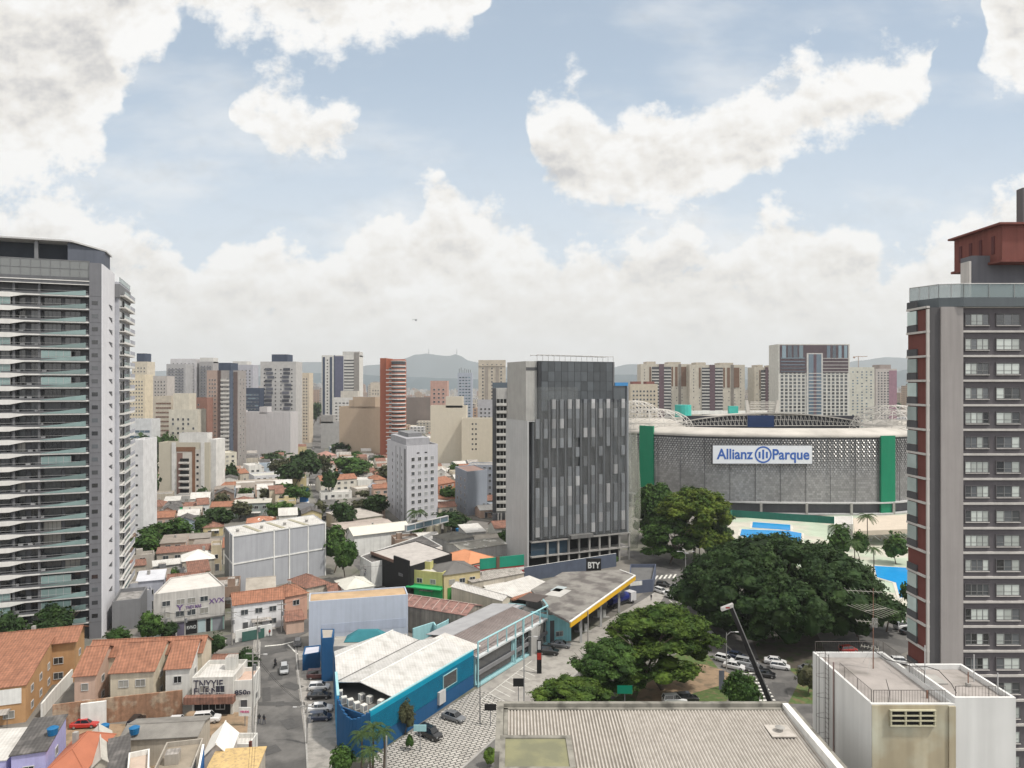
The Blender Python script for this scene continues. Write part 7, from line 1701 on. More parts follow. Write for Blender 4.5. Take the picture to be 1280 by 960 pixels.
def car_parts(kind):
    L=dict(sedan=2.2,hatch=1.95,suv=2.2)[kind]; up=.22 if kind=='suv' else 0
    def sec(x,hw,z0,z1): 
        return [(x,-hw*.94,z0),(x,-hw,z0+.18),(x,-hw*.98,z1-.14),(x,-hw*.86,z1),(x,hw*.86,z1),(x,hw*.98,z1-.14),(x,hw,z0+.18),(x,hw*.94,z0)]
    b=MB()
    st=[(-L,.72,.34,.78),(-L+.12,.82,.26,.92),(-L*.7,.87,.22,.97),(-.3,.88,.2,.93),(L*.35,.88,.2,.90),(L*.7,.86,.22,.82),(L-.12,.80,.26,.70),(L,.68,.34,.60)]
    loft(b,[sec(x,hw,z0+up*.3,z1+up) for x,hw,z0,z1 in st],carp)
    back=dict(sedan=(-1.55,-1.0),hatch=(-1.9,-1.62),suv=(-2.12,-1.9))[kind]
    z1=.92+up; zt=1.44+up*1.7
    # pillars and roof skin
    rf=[(back[1]-.02,.58),(0.1,.62),(.55,.58)]
    b2=[[(x,-w,zt-.05),(x,-w*.8,zt+.01),(x,w*.8,zt+.01),(x,w,zt-.05)] for x,w in rf]
    loft(b,b2,carp)
    for s in (-1,1):
        b.tube((.55,s*.58,zt-.04),(1.12,s*.74,z1-.02),.035,carp,4); b.tube((back[1],s*.58,zt-.04),(back[0],s*.74,z1-.02),.06,carp,4); b.tube((-.35,s*.61,zt-.04),(-.4,s*.79,z1-.02),.035,carp,4)
    g=MB(); secs=[]
    for x,w0,zz in ((back[0],.74,z1+.01),(back[1],.585,zt-.045),(0.1,.615,zt-.03),(.55,.585,zt-.045),(1.15,.73,z1+.01)):
        secs.append([(x,-.77 if zz>z1+.1 else -.74,z1-.02),(x,-w0,zz),(x,w0,zz),(x,.77 if zz>z1+.1 else .74,z1-.02)])
    loft(g,secs,cglass)
    w=MB(); w.tube((0,-.1,0),(0,.1,0),.32,MT['rubber'],14); wr_=MB(); wr_.tube((0,-.115,0),(0,.115,0),.2,chrome,10)
    hl=MB(); hl.box(-.05,.05,-.17,.17,-.07,.07,lampw); tl=MB(); tl.box(-.05,.05,-.14,.14,-.09,.09,lampr)
    pl=MB(); pl.box(-.02,.02,-.2,.2,-.06,.06,MT['lgrey'])
    return dict(body=b.mesh('body',smooth=False),glass=g.mesh('window'),wheel=w.mesh('wheel'),rim=wr_.mesh('rim'),hl=hl.mesh('headlight'),tl=tl.mesh('tail_light'),pl=pl.mesh('number_plate'),L=L,up=up)
CP={k:car_parts(k) for k in ('sedan','hatch','suv')}
CC=dict(white=(.66,.66,.66),silver=(.36,.37,.38),grey=(.14,.145,.155),black=(.012,.012,.014),maroon=(.07,.018,.018),navy=(.02,.03,.06),red=(.42,.02,.015))
def car(px,py,yaw,col,kind,label,group='cars on the streets',loc=None):
    p=loc or Cp(px,py,0); p=Vector((p[0],p[1],.055)); K=CP[kind]; r=bpy.data.objects.new('car',None); COL.objects.link(r); r.location=p; r.rotation_euler=(0,0,R(yaw)); props(r,label,'car',group)
    c=(*CC[col],1)
    o=link('body',K['body'],r); o.color=c; link('window',K['glass'],r)
    L=K['L']
    for x in (-L*.62,L*.62):
        for y in (-.76,.76): wo=link('wheel',K['wheel'],r,loc=(x,y,.32)); link('rim',K['rim'],wo)
    for y in (-.55,.55): link('headlight',K['hl'],r,loc=(L-.07,y,.56+K['up'])); link('tail_light',K['tl'],r,loc=(-L+.06,y,.72+K['up']))
    link('number_plate',K['pl'],r,loc=(L+.0,0,.45)); return r
# yaw: heading, 0 = to the right, 90 = away
for a in [
 (355,840,-72,'silver','hatch','silver car driving towards the camera on the left street'),
 (372,806,105,'grey','hatch','small dark grey car parked beside the foot of the light blue wall'),
 (398,848,8,'maroon','suv','dark maroon car parked against the deep blue wall'),
 (399,862,8,'white','hatch','white hatchback parked between the maroon and the black car'),
 (399,873,8,'black','sedan','black car parked third from the top in the row beside the blue shop'),
 (400,889,8,'white','sedan','white sedan parked lower in the row beside the blue shop'),
 (400,900,8,'navy','hatch','dark blue car parked last in the row beside the blue shop'),
 (567,900,-33,'grey','sedan','grey sports sedan parked on the patterned plaza'),
 (538,922,-38,'black','suv','black car parked on the patterned plaza near the cyan pole sign'),
 (686,818,-12,'black','suv','black car parked by the totem in front of the showroom'),
 (701,809,-12,'grey','sedan','dark grey sedan parked at the small flaking cyan block'),
 (106,909,8,'red','sedan','red car parked under the brick boundary wall'),
 (170,908,95,'black','suv','black suv parked below the brick boundary wall'),
 (188,910,95,'black','hatch','black hatchback right beside the black suv below the brick wall'),
 (222,906,8,'white','sedan','white sedan parked in the dirt yard, left one'),
 (259,903,10,'white','suv','white estate car parked in the dirt yard beside the earth heap'),
 (829,733,-25,'black','hatch','black car crossing just past the far zebra crossing'),
 (826,741,-55,'white','hatch','white topped car behind the black one near the far zebra crossing'),
 (840,748,-58,'white','suv','white van like car between the rain tree and the fig skirt'),
 (847,738,-58,'silver','hatch','silver car at the left skirt of the enormous fig'),
 (881,792,-60,'white','sedan','white roofed car under the left skirt of the enormous fig'),
 (893,782,-60,'grey','hatch','grey car in the shade under the left skirt of the enormous fig'),
 (906,827,-38,'white','hatch','white car next to the curved street lamp by the rain tree'),
 (920,823,-35,'navy','sedan','navy car in the upper lane before the zebra crossing'),
 (918,836,-30,'white','sedan','white sedan in the lower lane just right of the poster column'),
 (933,833,-30,'silver','suv','silver car between the white sedan and the crane boom'),
 (946,840,-28,'grey','sedan','dark sedan half hidden behind the crane boom'),
 (957,846,-22,'black','hatch','black hatchback just right of the crane boom'),
 (975,836,-20,'white','hatch','white hatchback in the middle of the junction'),
 (969,830,-20,'white','sedan','white car behind the hatchback in the middle of the junction'),
 (1012,840,-8,'grey','sedan','grey sedan leaving the junction beside the white foreground building'),
 (1060,815,12,'red','hatch','dark red lit car behind the aerial mast'),
 (1128,786,20,'white','suv','white car parked below the dark tree by the mauve grey tower'),
 (1136,792,20,'black','sedan','black car parked beside the mauve grey tower'),
 (1126,830,-10,'white','hatch','white car glimpsed over the roof railing of the white building'),
 (385,580,95,'white','hatch','white car on the distant avenue below the street trees'),(381,598,95,'grey','hatch','grey car parked near the distant zebra'),(391,561,95,'silver','hatch','silver car furthest along the distant avenue'),
 (843,880,5,'white','suv','white van by the lawn behind the ribbed roof'),(858,878,8,'black','suv','black car beside the white van by the lawn'),
]: car(*a)
# ================= STREET FURNITURE =================
def utility(px,yb,ytop,label,arm=True,lamp=True,r=.16,m=None,side=1,cross=True):
    p=Cp(px,yb); z=Zt(ytop,p.y); T=Thing('utility_pole',label,'utility pole',p,'street poles'); m=m or MT['concrete']; b=MB(); b.tube(p,p+Vector((0,0,z)),r,m,8,r*.65); T.part('pole',b)
    if cross:
        b=MB(); b.box(p.x-1.1,p.x+1.1,p.y-.08,p.y+.08,z-.7,z-.55,m); b.box(p.x-.8,p.x+.8,p.y-.08,p.y+.08,z-1.9,z-1.78,m); T.part('crossarm',b)
        b=MB(); b.tube(p+Vector((.35,-.1,z-3.2)),p+Vector((.35,-.1,z-2.3)),.28,MT['mgrey'],8); T.part('transformer',b)
    if lamp:
        b=MB(); b.path([p+Vector((0,0,z-1.3)),p+Vector((side*.9,0,z-.8)),p+Vector((side*2.0,0,z-.7))],.045,m,5); b.box(p.x+side*2.0-.3,p.x+side*2.0+.3,p.y-.12,p.y+.12,z-.82,z-.68,MT['lgrey']); T.part('lamp_arm',b)
    return p+Vector((0,0,z))
u1=utility(316,935,812,'wooden grey pole at the left kerb, nearest the yellow ribbed roof',side=1)
u2=utility(322,832,770,'pole at the left street corner beside the larger clipped shrub',side=1)
u3=utility(384,930,878,'pole on the pavement beside the parked car row',side=-1)
u4=utility(290,806,762,'pole in front of the white gate at the crossroads',lamp=False)
u5=utility(231,804,760,'pole in front of the painted roller shutters',lamp=False)
u6=utility(483,975,920,'short pole among the palms at the blue shop corner',lamp=False,cross=False)
u7=utility(735,809,764,'pole under the edge of the yellow fascia',lamp=False,cross=False)
u8=utility(775,784,748,'thin pole on the forecourt kerb nearer the far zebra crossing',lamp=False,cross=False,r=.09)
u9=utility(600,905,848,'dark traffic pole at the corner of the showroom',lamp=False,cross=False,r=.10,m=MT['dgrey'])
def streetlamp(px,yb,ytop,label,side=1,heads=1,m=None):
    p=Cp(px,yb); z=Zt(ytop,p.y); m=m or MT['steel']; T=Thing('street_lamp',label,'street lamp',p); b=MB(); b.tube(p,p+Vector((0,0,z)),.13,m,8,.07); T.part('pole',b)
    for k in range(heads):
        a=(0 if side>0 else math.pi)+2*math.pi*k/max(heads,1); dx,dy=math.cos(a),math.sin(a); b=MB(); q=p+Vector((0,0,z)); b.path([q-Vector((0,0,.6)),q+Vector((dx*.8,dy*.8,.15)),q+Vector((dx*1.9,dy*1.9,.2))],.05,m,5); e=q+Vector((dx*2.1,dy*2.1,.17)); b.box(e.x-.35,e.x+.35,e.y-.16,e.y+.16,e.z-.07,e.z+.07,MT['lgrey']); T.part('lamp_head',b)
streetlamp(857,738,690,'tall street lamp with four heads between the zebra and the dark grove',1,4)
streetlamp(908,840,791,'curved single street lamp behind the rain tree',1,1)
streetlamp(655,880,797,'street lamp with a flat square head before the showroom',1,1)
streetlamp(1018,880,800,'lamp post near the white foreground building beyond the junction',-1,1) if False else None
def signboard(px,yb,y0,y1,w,label,m,cat='sign',legs=1,yaw=0,name='sign'):
    p=Cp(px,yb); z1=Zt(y0,p.y); z0=Zt(y1,p.y); T=Thing(name,label,cat,p); b=MB(); 
    for k in range(legs): x=0 if legs==1 else (-w/2+.2+(w-.4)*k/(legs-1)); b.tube(p+Vector((x,.1,0)),p+Vector((x,.1,z0)),.07,MT['mgrey'],6)
    T.part('post',b); b=MB(); b.box(p.x-w/2,p.x+w/2,p.y-.08,p.y+.05,z0,z1,m); T.part('panel',b); return T,p,z0,z1
signboard(648,884,848,858,1.9,'black traffic sign panel seen from behind, beside the flat square lamp',MT['black'])
signboard(613,908,880,888,2.0,'dark oblong sign board over the patterned plaza',MT['black'])
T_,p_,z0_,z1_=signboard(781,900,857,867,2.6,'green road direction sign on a bracket between the trees',M('road_sign_green',(.0,.17,.10),rough=.4,streak=0),legs=1)
T_,p_,z0_,z1_=signboard(674,842,800,842,.95,'tall black totem with a red square in front of the showroom',MT['black'],'totem'); b=MB(); b.box(p_.x-.4,p_.x+.4,p_.y-.12,p_.y-.085,z1_*.42,z1_*.62,M('totem_red',(.35,.03,.02),streak=0)); T_.part('red_square',b); b=MB(); b.box(p_.x-.3,p_.x+.3,p_.y-.12,p_.y-.085,z1_*.72,z1_*.97,MT['lgrey']); T_.part('emblem',b)
T_,p_,z0_,z1_=signboard(525,940,906,914,2.0,'pale cyan sign on a cyan post at the plaza corner',cyl,legs=1)
signboard(902,862,838,862,1.0,'poster column with a photo panel on the lawn near the lamp',wall(.12,.13,.16),'poster stand')
T_,p_,z0_,z1_=signboard(306,908,884,895,2.0,'white board on a stick with pink scrawls by the dirt yard',MT['white']); plain_text('VENDE',.45,(p_.x,p_.y-.1,(z0_+z1_)/2),0,M('pink_paint',(.5,.06,.2),streak=0),T_.o,width=1.5)
b=MB(); p=Cp(313,965); b.box(p.x-.18,p.x+.18,p.y-.18,p.y+.18,0,4.6,M('brown_post',(.11,.03,.02),streak=.1)); single('gate_post',b,'thick brown red post at the edge of the yellow ribbed roof','post')
def tank(px,py,z,label,base=None):
    p=Cp(px,py,z); b=MB(); m=M('tank_plastic',(.01,.12,.28),rough=.4,streak=0,var=.05); b.tube(p,p+Vector((0,0,.95)),.62,m,14,.75); b.tube(p+Vector((0,0,.95)),p+Vector((0,0,1.15)),.78,m,14,.4); o=single('water_tank',b,label,'water tank','blue rooftop tanks')
tank(66,918,7.3,'round blue water tank on the dark roof of the lilac house'); tank(130,914,4.0,'small blue tank beside the red parked car'); tank(168,917,4.8,'pale blue tank in front of the black suv')
tank(585,785,5.2,'dark blue tank on the roof edge behind the pale cyan yard wall'); tank(572,664,3.0,'light blue tank near the beige tanks')
# fuel tanker behind the canopy columns
b=MB(); p=Cp(775,757); T=Thing('tanker_truck','dark blue fuel tanker truck parked under the end of the canopy','truck',p); d=Vector((.75,.66,0)); q=Vector((-.66,.75,0))
b.tube(p-d*4+Vector((0,0,2.1)),p+d*2.6+Vector((0,0,2.1)),1.15,M('tanker_blue',(.01,.02,.16),rough=.3,streak=0),14); T.part('tank',b)
b=MB(); c=p+d*4.2; b.prism([c-d*1.1-q*1.15,c+d*1.1-q*1.15,c+d*1.1+q*1.15,c-d*1.1+q*1.15],.7,3.0,M('cab_white',(.5,.5,.52),rough=.35,streak=0)); T.part('cab',b); b=MB(); b.prism([c+d*1.1-q*1.0,c+d*1.14-q*1.0,c+d*1.14+q*1.0,c+d*1.1+q*1.0],1.7,2.7,cglass); T.part('windscreen',b)
b=MB(); b.prism([p-d*4.2-q*.5,p+d*4.8-q*.5,p+d*4.8+q*.5,p-d*4.2+q*.5],.6,.95,MT['dgrey']); T.part('chassis',b)
for u in (-3.4,-2.3,3.9):
    for s in (-1,1): b=MB(); w=p+d*u+q*s*1.0+Vector((0,0,.5)); b.tube(w-q*.15,w+q*.15,.5,MT['rubber'],12); T.part('wheel',b)
# crane truck with its long dark boom rising over the junction
p=Cp(1003,962); T=Thing('crane_truck','long black telescopic crane boom with white tip, rising from behind the ribbed roof','crane',p)
tip=Dp(913,104,Zt(757,104)); base=Dp(969,106,Zt(892,106)); dirn=(tip-base).normalized(); foot=base-dirn*((base.z-2.4)/dirn.z) if dirn.z>0 else base
bm=M('boom_black',(.022,.022,.024),rough=.4,streak=.2); b=MB(); b.tube(foot,tip-dirn*.4,.52,bm,4,.36); b.tube(base-dirn*2,tip-dirn*1,.06,MT['lgrey'],5,.06) if False else None; T.part('boom',b)
side=dirn.cross(Vector((0,1,0))).normalized(); b=MB(); b.tube(foot-side*.30-Vector((0,.42,0)),tip-side*.22-Vector((0,.30,0)),.05,MT['lgrey'],4); T.part('hydraulic_line',b)
b=MB(); b.tube(base+dirn*1.0,base+dirn*1.3,.66,MT['lgrey'],4,.66); T.part('collar',b)
b=MB(); hh=tip; b.solid([hh+Vector((-1.35,-.35,-.75)),hh+Vector((.35,-.35,-.15)),hh+Vector((.35,.35,-.15)),hh+Vector((-1.35,.35,-.75))],[hh+Vector((-1.35,-.35,-.30)),hh+Vector((.35,-.35,.35)),hh+Vector((.35,.35,.35)),hh+Vector((-1.35,.35,-.30))],M('boom_tip_white',(.6,.58,.55),streak=.2)); b.box(hh.x-.8,hh.x-.2,hh.y-.38,hh.y-.36,hh.z-.30,hh.z-.1,M('tip_red',(.4,.03,.02),streak=0)); T.part('boom_tip',b)
b=MB(); b.box(foot.x-1.2,foot.x+4.2,foot.y-1.2,foot.y+1.2,.7,1.3,MT['dgrey']); T.part('chassis',b); b=MB(); b.box(foot.x+4.3,foot.x+6.2,foot.y-1.2,foot.y+1.2,.7,3.0,MT['white']); T.part('cab',b)
for u in (-.3,1.2,5.2):
    for s in (-1,1): b=MB(); b.tube((foot.x+u,foot.y+s*1.0-.15,.5),(foot.x+u,foot.y+s*1.0+.15,.5),.5,MT['rubber'],12); T.part('wheel',b)
# motorbike and people
def person(px,py,col,label,yaw=0,legs=(.03,.035,.06),stride=.22):
    p=Cp(px,py); me=bpy.data.meshes.new('person')
    V=[(0,0,.95),(0,0,1.2),(0,0,1.42),(0,0,1.54),(0,0,1.64),(.11,0,.9),(.12,stride*.6,.5),(.12,stride*.9,.08),(.12,stride*.9+.15,.04),(-.11,0,.9),(-.12,-stride*.5,.5),(-.12,-stride,.10),(-.12,-stride+.14,.04),(.2,0,1.40),(.26,-.06,1.13),(.25,.06,.90),(.25,.09,.82),(-.2,0,1.40),(-.26,.04,1.13),(-.25,.14,.92),(-.25,.17,.84),(0,0,1.74)]
    Eg=[(0,1),(1,2),(2,3),(3,4),(4,21),(0,5),(5,6),(6,7),(7,8),(0,9),(9,10),(10,11),(11,12),(2,13),(13,14),(14,15),(15,16),(2,17),(17,18),(18,19),(19,20)]
    rad=[.15,.15,.16,.06,.105,.095,.07,.045,.04,.095,.07,.045,.04,.065,.05,.04,.04,.065,.05,.04,.04,.08]
    me.from_pydata(V,Eg,[]); o=link('person',me,loc=(p.x,p.y,.06),rz=R(yaw)); md=o.modifiers.new('skin','SKIN'); 
    for i,r in enumerate(rad): me.skin_vertices[0].data[i].radius=(r,r*.8)
    me.skin_vertices[0].data[0].use_root=True
    o.modifiers.new('sub','SUBSURF').levels=1
    dg=bpy.context.evaluated_depsgraph_get(); nm=bpy.data.meshes.new_from_object(o.evaluated_get(dg)); o.modifiers.clear(); o.data=nm
    mats=[M('skin',(.28,.17,.11),streak=0,var=0),M('shirt',col,streak=0,var=.05),M('trousers',legs,streak=0,var=.05),M('hair',(.015,.012,.01),streak=0,var=0)]
    nm.materials.clear()
    for m in mats: nm.materials.append(m)
    for f in nm.polygons:
        c=f.center; f.material_index=0 if (c.z>1.5 and c.z<1.70 and c.y>0.0) or (abs(c.x)>.2 and c.z<1.12) else (3 if c.z>1.55 else (1 if c.z>.95 else 2)); f.use_smooth=True
    props(o,label,'person'); return o
person(324,905,(.02,.02,.022),'person in dark clothes walking on the left pavement, nearer the street edge',10); person(330,906,(.03,.03,.035),'person in black walking beside the other one on the left street',-10)
person(337,796,(.25,.04,.03),'person in a red top at the crossroads by the white gate',60); person(817,722,(.03,.03,.04),'person in dark clothes waiting at the far zebra crossing',20); person(814,751,(.02,.02,.03),'person standing on the forecourt tip near the thin pole',0)
p=Cp(344,834); T=Thing('motorbike','motorbike ridden away beside the silver car on the left street','motorcycle',p)
for y in (-.65,.65): b=MB(); b.tube((p.x-.05,p.y+y,.38),(p.x+.05,p.y+y,.38),.32,MT['rubber'],12); T.part('wheel',b)
b=MB(); b.box(p.x-.12,p.x+.12,p.y-.5,p.y+.35,.5,.85,MT['black']); b.tube((p.x,p.y+.4,.5),(p.x,p.y+.3,1.1),.06,MT['black'],6); T.part('frame',b)
person(344,833.5,(.02,.02,.025),'rider in black on the motorbike beside the silver car',0,stride=.05)
b=MB(); p=Cp(239,902); b.tube((p.x,p.y,0),(p.x,p.y,1.5),2.2,dirt,10,.8); single('earth_heap',b,'heap of bare earth between the two white cars of the dirt yard','earth heap')
# overhead cables
def cable(a,c,sag,label,off):
    b=MB(); n=12
    for o_ in off:
        pts=[a.lerp(c,i/n)+Vector((o_,0,-sag*4*(i/n)*(1-i/n)-.6)) for i in range(n+1)]
        b.path(pts,.022,MT['black'],3)
    single('overhead_cable',b,label,'cable')
cable(u1,u2,.8,'overhead cable along the left kerb of the street',(0,)); cable(u2,u4,.6,'overhead cable over the crossroads to the white gate',(0,)); cable(u4,u5,.6,'overhead cable running past the painted roller shutters',(0,)); 

v1=utility(206,800,762,'pole at the far left end of the painted shutters',lamp=False); cable(u5,v1,.5,'overhead cable at the left end of the painted shutters',(0,.4))
v2=utility(352,790,752,'pole beside the little porch house at the crossroads',lamp=False); cable(u4,v2,.5,'pair of overhead cables in front of the long orange roofed house',(0,.4))
v3=utility(455,738,705,'pole in front of the black fronted store',lamp=False); cable(v2,v3,1.2,'overhead cables following the bend of the street to the black fronted store',(0,.4))
v4=utility(505,735,698,'pole before the yellow and green corner shop',lamp=False); cable(v3,v4,.6,'overhead cable between the two poles at the black fronted store',(0,.4))
v5=utility(575,742,705,'pole in front of the green garage',lamp=False); cable(v4,v5,.8,'overhead cable passing the yellow and green corner shop',(0,.4))
v6=utility(628,640,612,'short pole between the market roofs and the balcony tower',lamp=False,cross=False)
cable(u1,u3,1.0,'overhead cable across the left street to the parked car row',(0,.3)); cable(u3,Cp(384,838,7),.7,'overhead cable along the right pavement of the left street',(0,.3))
cable(u1+Vector((.6,0,0)),Cp(306,1010,8.5),.4,'overhead cable leaving the frame above the yellow ribbed roof',(0,.35,.7))

# helicopter far off in the sky
p=Dp(520,1500,Zt(400,1500)); T=Thing('helicopter','tiny dark helicopter in the pale sky above the orange brick tower','helicopter',p); dk_=MT['dgrey']
b=MB(); b.tube(p+Vector((-2.2,0,0)),p+Vector((1.2,0,0)),1.3,dk_,10,1.0); b.tube(p+Vector((1.2,0,0)),p+Vector((2.6,0,-.2)),1.0,dk_,10,.3); b.tube(p+Vector((-2,0,.3)),p+Vector((-7,0,.8)),.45,dk_,6,.2); b.box(p.x-7.4,p.x-6.8,p.y-.1,p.y+.1,p.z+.4,p.z+2.0,dk_); T.part('body',b)
for k in range(4): a=k*math.pi/2+.4; b=MB(); q=p+Vector((0,0,1.8)); b.tube(q,q+Vector((math.cos(a)*5.2,math.sin(a)*5.2,0)),.12,dk_,4); T.part('rotor_blade',b)
for y in (-1.1,1.1): b=MB(); b.tube(p+Vector((-2,y,-1.9)),p+Vector((2,y,-1.9)),.1,dk_,4); b.tube(p+Vector((0,y,-1.9)),p+Vector((0,y*.6,-.8)),.08,dk_,4); T.part('skid',b)
# ================= FILLERS: the low houses between =================
def near_road(p,m=3.5):
    for q in ROADS:
        if p.y<min(v.y for v in q)-20 or p.y>max(v.y for v in q)+20: continue
        if onfoot(p,q): return True
        c=sum(q,Vector())/4
        for i in range(4):
            a,b=q[i],q[(i+1)%4]; t=max(0,min(1,(p-a).dot(b-a)/max((b-a).length_squared,1e-6))); 
            if (a+(b-a)*t-p).length<m: return True
    return False
MARKS=[(T,T.o['label']) for T in THINGS if T.o.get('category') in ('apartment tower','warehouse','building','office building','hall','tower','apartment building','store','hotel tower','tree') and T.o.get('label')]
SHORT={'warehouse':'the windowless grey warehouse'}
LAND=[((-75,205),'the ribbed grey warehouse'),((-145,358),'the beige mid rise'),((-45,305),'the grey white corner tower'),((-20,320),'the blue grey block'),((-90,560),'the tan blank wall'),((-190,560),'the light grey wall block'),((-88,535),'the orange brick tower'),((-45,490),'the vast cream wall'),((-4,300),'the balcony tower'),((-110,170),'the tall grey tower'),((-215,505),'the brown and navy tower'),((-130,264),'the narrow white slab block'),((-100,400),'the avenue trees'),((-60,255),'the white pitched hall'),((-95,190),'the graffiti building'),((20,240),'the netted tower'),((-130,430),'the broad white parapet building'),((-35,215),'the black fronted store')]
rr=random.Random(21)
WC=[('white',whitew),('cream',creamw),('grey',greyw),('beige',beigew),('pink',pinkw),('pale yellow',pyel),('pale blue',wall(.36,.42,.48)),('brown',wall(.24,.17,.13)),('off white',wall(.50,.49,.45,streak=.25))]
RC=[('terracotta',tile,'gable_x'),('old red tile',tile2,'hip'),('grey sheet',fib,'shed'),('pale sheet',wr,'gable_x'),('flat concrete',flr,'flat'),('dark',dr,'gable_y'),('weathered red',tile2,'gable_x'),('grey flat',fib,'flat'),('mottled brown',wall(.22,.19,.165,streak=0,var=.3),'shed'),('dusty beige',wall(.33,.30,.26,streak=0,var=.25),'gable_x')]
cand=[]; 
y=150.0
yaw=R(19); U=Vector((math.cos(yaw),math.sin(yaw),0)); V=Vector((-U.y,U.x,0))
fill_rows=[]
for j in range(0,62):
    for i in range(-62,40):
        c=Vector((-60,170,0))+U*(i*9.2+rr.uniform(-.5,.5))+V*(j*11.8+rr.uniform(-.6,.6))
        if c.y<140: continue
        px=CX+F*c.x/c.y
        if px<150 or px>640 or c.y>760: continue
        if j%5==4 : continue     # side lanes
        cand.append((c,i,j))
def free(poly,mar):
    pts=list(poly)+[(poly[k]+poly[(k+1)%4])/2 for k in range(4)]+[sum(poly,Vector())/4]
    for F_ in FOOT:
        if abs(F_[0].x-pts[0].x)>90 or abs(F_[0].y-pts[0].y)>90: continue
        for p in pts:
            if onfoot(p,F_): return False
        for q in F_:
            if onfoot(q,poly): return False
    return not any(near_road(p,mar) for p in pts)
n_house=0; used={}
far_mb=MB()
todo=[]
for c,i,j in sorted(cand,key=lambda t:t[0].y):
    w=rr.uniform(6.8,8.6); dp=rr.uniform(8,10.8); h=rr.choice((3.2,3.6,5.4,6.2,6.4,3.4,5.8)) ; 
    poly=[c-U*w/2-V*dp/2,c+U*w/2-V*dp/2,c+U*w/2+V*dp/2,c-U*w/2+V*dp/2]
    if c.y<330: mar=3
    else: mar=2
    if not free(poly,mar): continue
    if rr.random()<(.24 if c.y<400 else .14): todo.append(('t',c)); continue
    wc=rr.choice(WC); rc=rr.choice(RC)
    if c.y<455 and n_house<230:
        lm=min(LAND,key=lambda L_:(Vector((L_[0][0],L_[0][1],0))-c).length); q=Vector((*lm[0],0)); pxl=CX+F*q.x/q.y; px=CX+F*c.x/c.y
        rel=('left of' if px<pxl-8 else 'right of' if px>pxl+8 else ('behind' if c.y>q.y else 'in front of'))
        size='two storey' if h>5 else 'low'
        base=f'{size} {wc[0]} house with {rc[0]} roof {rel} {lm[1]}'
        todo.append(('h',c,poly,h,wc,rc,base,px)); n_house+=1
        FOOT.append(poly)
    else:
        # beyond: one mass of low roofs
        m=rc[1]; far_mb.prism(poly,0,h,wc[1],m if rc[2]=='flat' else None)
        if rc[2]!='flat':
            a,b_,c_,d_=[v+Vector((0,0,h)) for v in poly]; r1=(a+d_)/2+Vector((0,0,1.8)); r2=(b_+c_)/2+Vector((0,0,1.8)); far_mb.face([a,b_,r2,r1],m); far_mb.face([c_,d_,r1,r2],m); far_mb.face([b_,c_,r2],wc[1]); far_mb.face([d_,a,r1],wc[1])
        FOOT.append(poly)
from collections import defaultdict
grp=defaultdict(list)
for t in todo:
    if t[0]=='h': grp[t[6]].append(t)
ORD=['first','second','third','fourth','fifth','sixth','seventh','eighth','ninth','tenth']
for base,L_ in grp.items():
    L_.sort(key=lambda t:t[7])
    for k,t in enumerate(L_):
        lab=base if len(L_)==1 else f'{base}, {ORD[k]} of {len(L_)} from the left'
        if len(lab.split())>16: lab=lab.replace(' of %d from the left'%len(L_),' from left')
        if len(lab.split())>16: lab=lab.replace('roof behind the','roof behind').replace(' house with ',' house, ')
        if len(lab.split())>16: lab=lab.replace('the ','')
        _,c,poly,h,wc,rc,_,_=t
        house(lab,poly,h,wc[1],rc[1],rc[2],rr.uniform(1.2,2.1) if rc[2]!='shed' else .6,.3,group='low houses filling the blocks',sidewin=c.y<330,nf=1 if c.y>380 else None)
k=0
if far_mb.v:
    o=link('distant_low_houses',far_mb.mesh('distant_low_houses')); props(o,'dense mass of small distant roofs beyond the tiled rows','low houses'); o['kind']='stuff'
tl=defaultdict(list)
for t in todo:
    if t[0]=='t':
        c=t[1]; lm=min(LAND,key=lambda L_:(Vector((L_[0][0],L_[0][1],0))-c).length); tl[lm[1]].append(c)
for name_,L_ in tl.items():
    L_.sort(key=lambda c:c.x/c.y)
    for k,c in enumerate(L_):
        kind=rr.choice((('dark','dark','broad'),('green','mid','broad'),('olive','olive','broad'),('rounded','mid','round')))
        lab=f'{kind[0]} garden tree among the roofs near {name_}'+('' if len(L_)==1 else f', {ORD[min(k,9)]} from the left')
        tree(lab,CX+F*c.x/c.y,480+51504/c.y,0,0,kind[2],kind[1],.25,loc=c,wm=rr.uniform(6,10),hm=rr.uniform(6,10),group='garden trees')
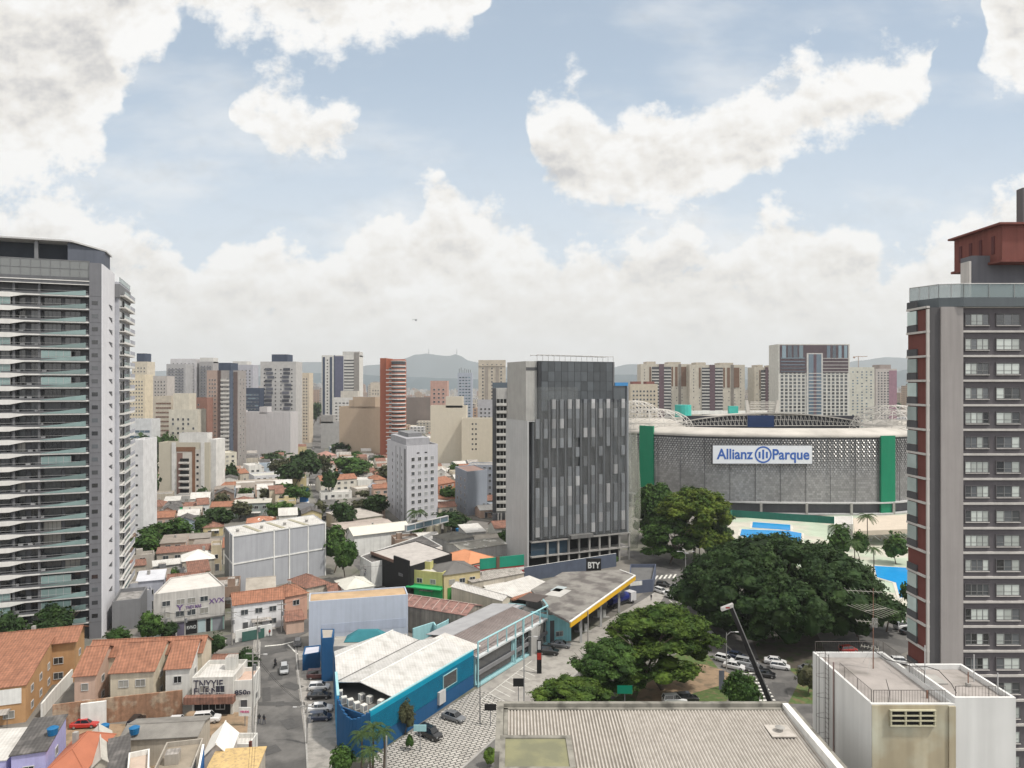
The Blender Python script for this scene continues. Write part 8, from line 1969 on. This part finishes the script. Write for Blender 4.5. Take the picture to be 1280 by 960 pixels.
# ================= THE FAR CITY =================
def m_far(name,c,c2):
    m=bpy.data.materials.new(name); m.use_nodes=True; nt=m.node_tree; N=nt.nodes; L=nt.links; b=N['Principled BSDF']; b.inputs['Roughness'].default_value=.9
    geo=N.new('ShaderNodeNewGeometry'); sp=N.new('ShaderNodeSeparateXYZ'); L.new(geo.outputs['Position'],sp.inputs[0])
    def ma(op,a,b_=None,c_=None):
        n=N.new('ShaderNodeMath'); n.operation=op
        for i,x in enumerate((a,b_,c_)):
            if x is None: continue
            if isinstance(x,(int,float)): n.inputs[i].default_value=x
            else: L.new(x,n.inputs[i])
        return n.outputs[0]
    zf=ma('FRACT',ma('MULTIPLY',sp.outputs[2],1/3.2)); xf=ma('FRACT',ma('MULTIPLY',ma('ADD',sp.outputs[0],sp.outputs[1]),1/4.1))
    win=ma('MULTIPLY',ma('GREATER_THAN',zf,.5),ma('GREATER_THAN',xf,.45)); 
    nz=N.new('ShaderNodeSeparateXYZ'); L.new(geo.outputs['Normal'],nz.inputs[0]); side=ma('LESS_THAN',ma('ABSOLUTE',nz.outputs[2]),.5); win=ma('MULTIPLY',win,side)
    mx=N.new('ShaderNodeMix'); mx.data_type='RGBA'; L.new(win,mx.inputs[0]); cr=N.new('ShaderNodeMix'); cr.data_type='RGBA'; L.new(geo.outputs['Random Per Island'],cr.inputs[0]); cr.inputs[6].default_value=(*c,1); cr.inputs[7].default_value=(*c2,1)
    L.new(cr.outputs[2],mx.inputs[6]); mx.inputs[7].default_value=(.10,.10,.11,1); L.new(mx.outputs[2],b.inputs['Base Color']); return m
fm=[m_far('far_facade_cream',(.50,.46,.38),(.34,.30,.26)),m_far('far_facade_white',(.55,.54,.52),(.40,.40,.42)),m_far('far_facade_grey',(.28,.28,.30),(.42,.36,.31)),m_far('far_facade_brick',(.30,.17,.12),(.40,.30,.22))]
r3=random.Random(77); far_=MB(); cols=0
# carpet of low blocks, thinning with distance, and tower clusters
for k in range(5200):
    t=r3.random(); d=700+ (t**.9)*4200; px=r3.uniform(120,1300); x=(px-CX)/F*d
    if d<1000 and (px>780 or px<200 or 330<px<420): continue
    if 380<px<402 and d<1500: continue
    tall=r3.random()<((.30 if px<520 else .18) if d>900 else .07)
    h=r3.uniform(26,62) if tall else r3.uniform(4,13)
    if 640<px<1140 and h>45: h*=.7
    if 505<px<620 and h>36: h*=.55
    w=r3.uniform(12,22) if tall else r3.uniform(10,34); dp=r3.uniform(12,20)
    p=Vector((x,d,0)); 
    if d<900:
        bad=False
        for F_ in FOOT:
            if abs(F_[0].x-x)<60 and abs(F_[0].y-d)<60 and (onfoot(p,inset(F_,-14))): bad=True; break
        if bad: continue
    far_.box(x-w/2,x+w/2,d,d+dp,0,h,r3.choice(fm))
    if tall and r3.random()<.6: far_.box(x-w/5,x+w/5,d+2,d+dp-2,h,h+r3.uniform(2,5),r3.choice(fm))
o=link('distant_city',far_.mesh('distant_city')); o['label']='hazy carpet of distant blocks and towers under the hills'; o['category']='distant city'; o['kind']='stuff'
# a few far tree belts
fl=[]; r4=random.Random(5)
for (pa,pb,d,h,n) in ((505,545,1100,16,10),(372,402,1250,22,9),(925,975,1500,18,14),(1120,1145,1500,16,8),(640,790,1700,14,26),(330,350,900,12,4),(180,420,1900,16,30)):
    for k in range(n): x=(r4.uniform(pa,pb)-CX)/F*d; fl.append((x,d+r4.uniform(0,120),h*.5,r4.uniform(8,15),9,h*r4.uniform(.4,.6)))
o=link('distant_trees',crown_mesh('distant_trees',fl,9000,2.6,LM['mid'],8)); o['label']='dark green belts of distant trees between far blocks'; o['category']='trees'; o['kind']='stuff'
# ================= HAZE =================
hz=MB(); hz.box(-9500,9500,-150,12500,-2,760,None)
hz.m=[]; hz.i=[0]*len(hz.f)
m=bpy.data.materials.new('haze_air'); m.use_nodes=True; nt=m.node_tree; nt.nodes.clear(); pv=nt.nodes.new('ShaderNodeVolumePrincipled'); pv.inputs['Color'].default_value=(.92,.965,1.0,1); pv.inputs['Density'].default_value=HAZE_D; pv.inputs['Anisotropy'].default_value=.1; ou=nt.nodes.new('ShaderNodeOutputMaterial'); nt.links.new(pv.outputs[0],ou.inputs['Volume'])
me=hz.mesh('haze'); me.materials.append(m); o=link('haze',me); o['kind']='stuff'; o['label']='thin pale blue haze in the air over the city'; o['category']='haze'
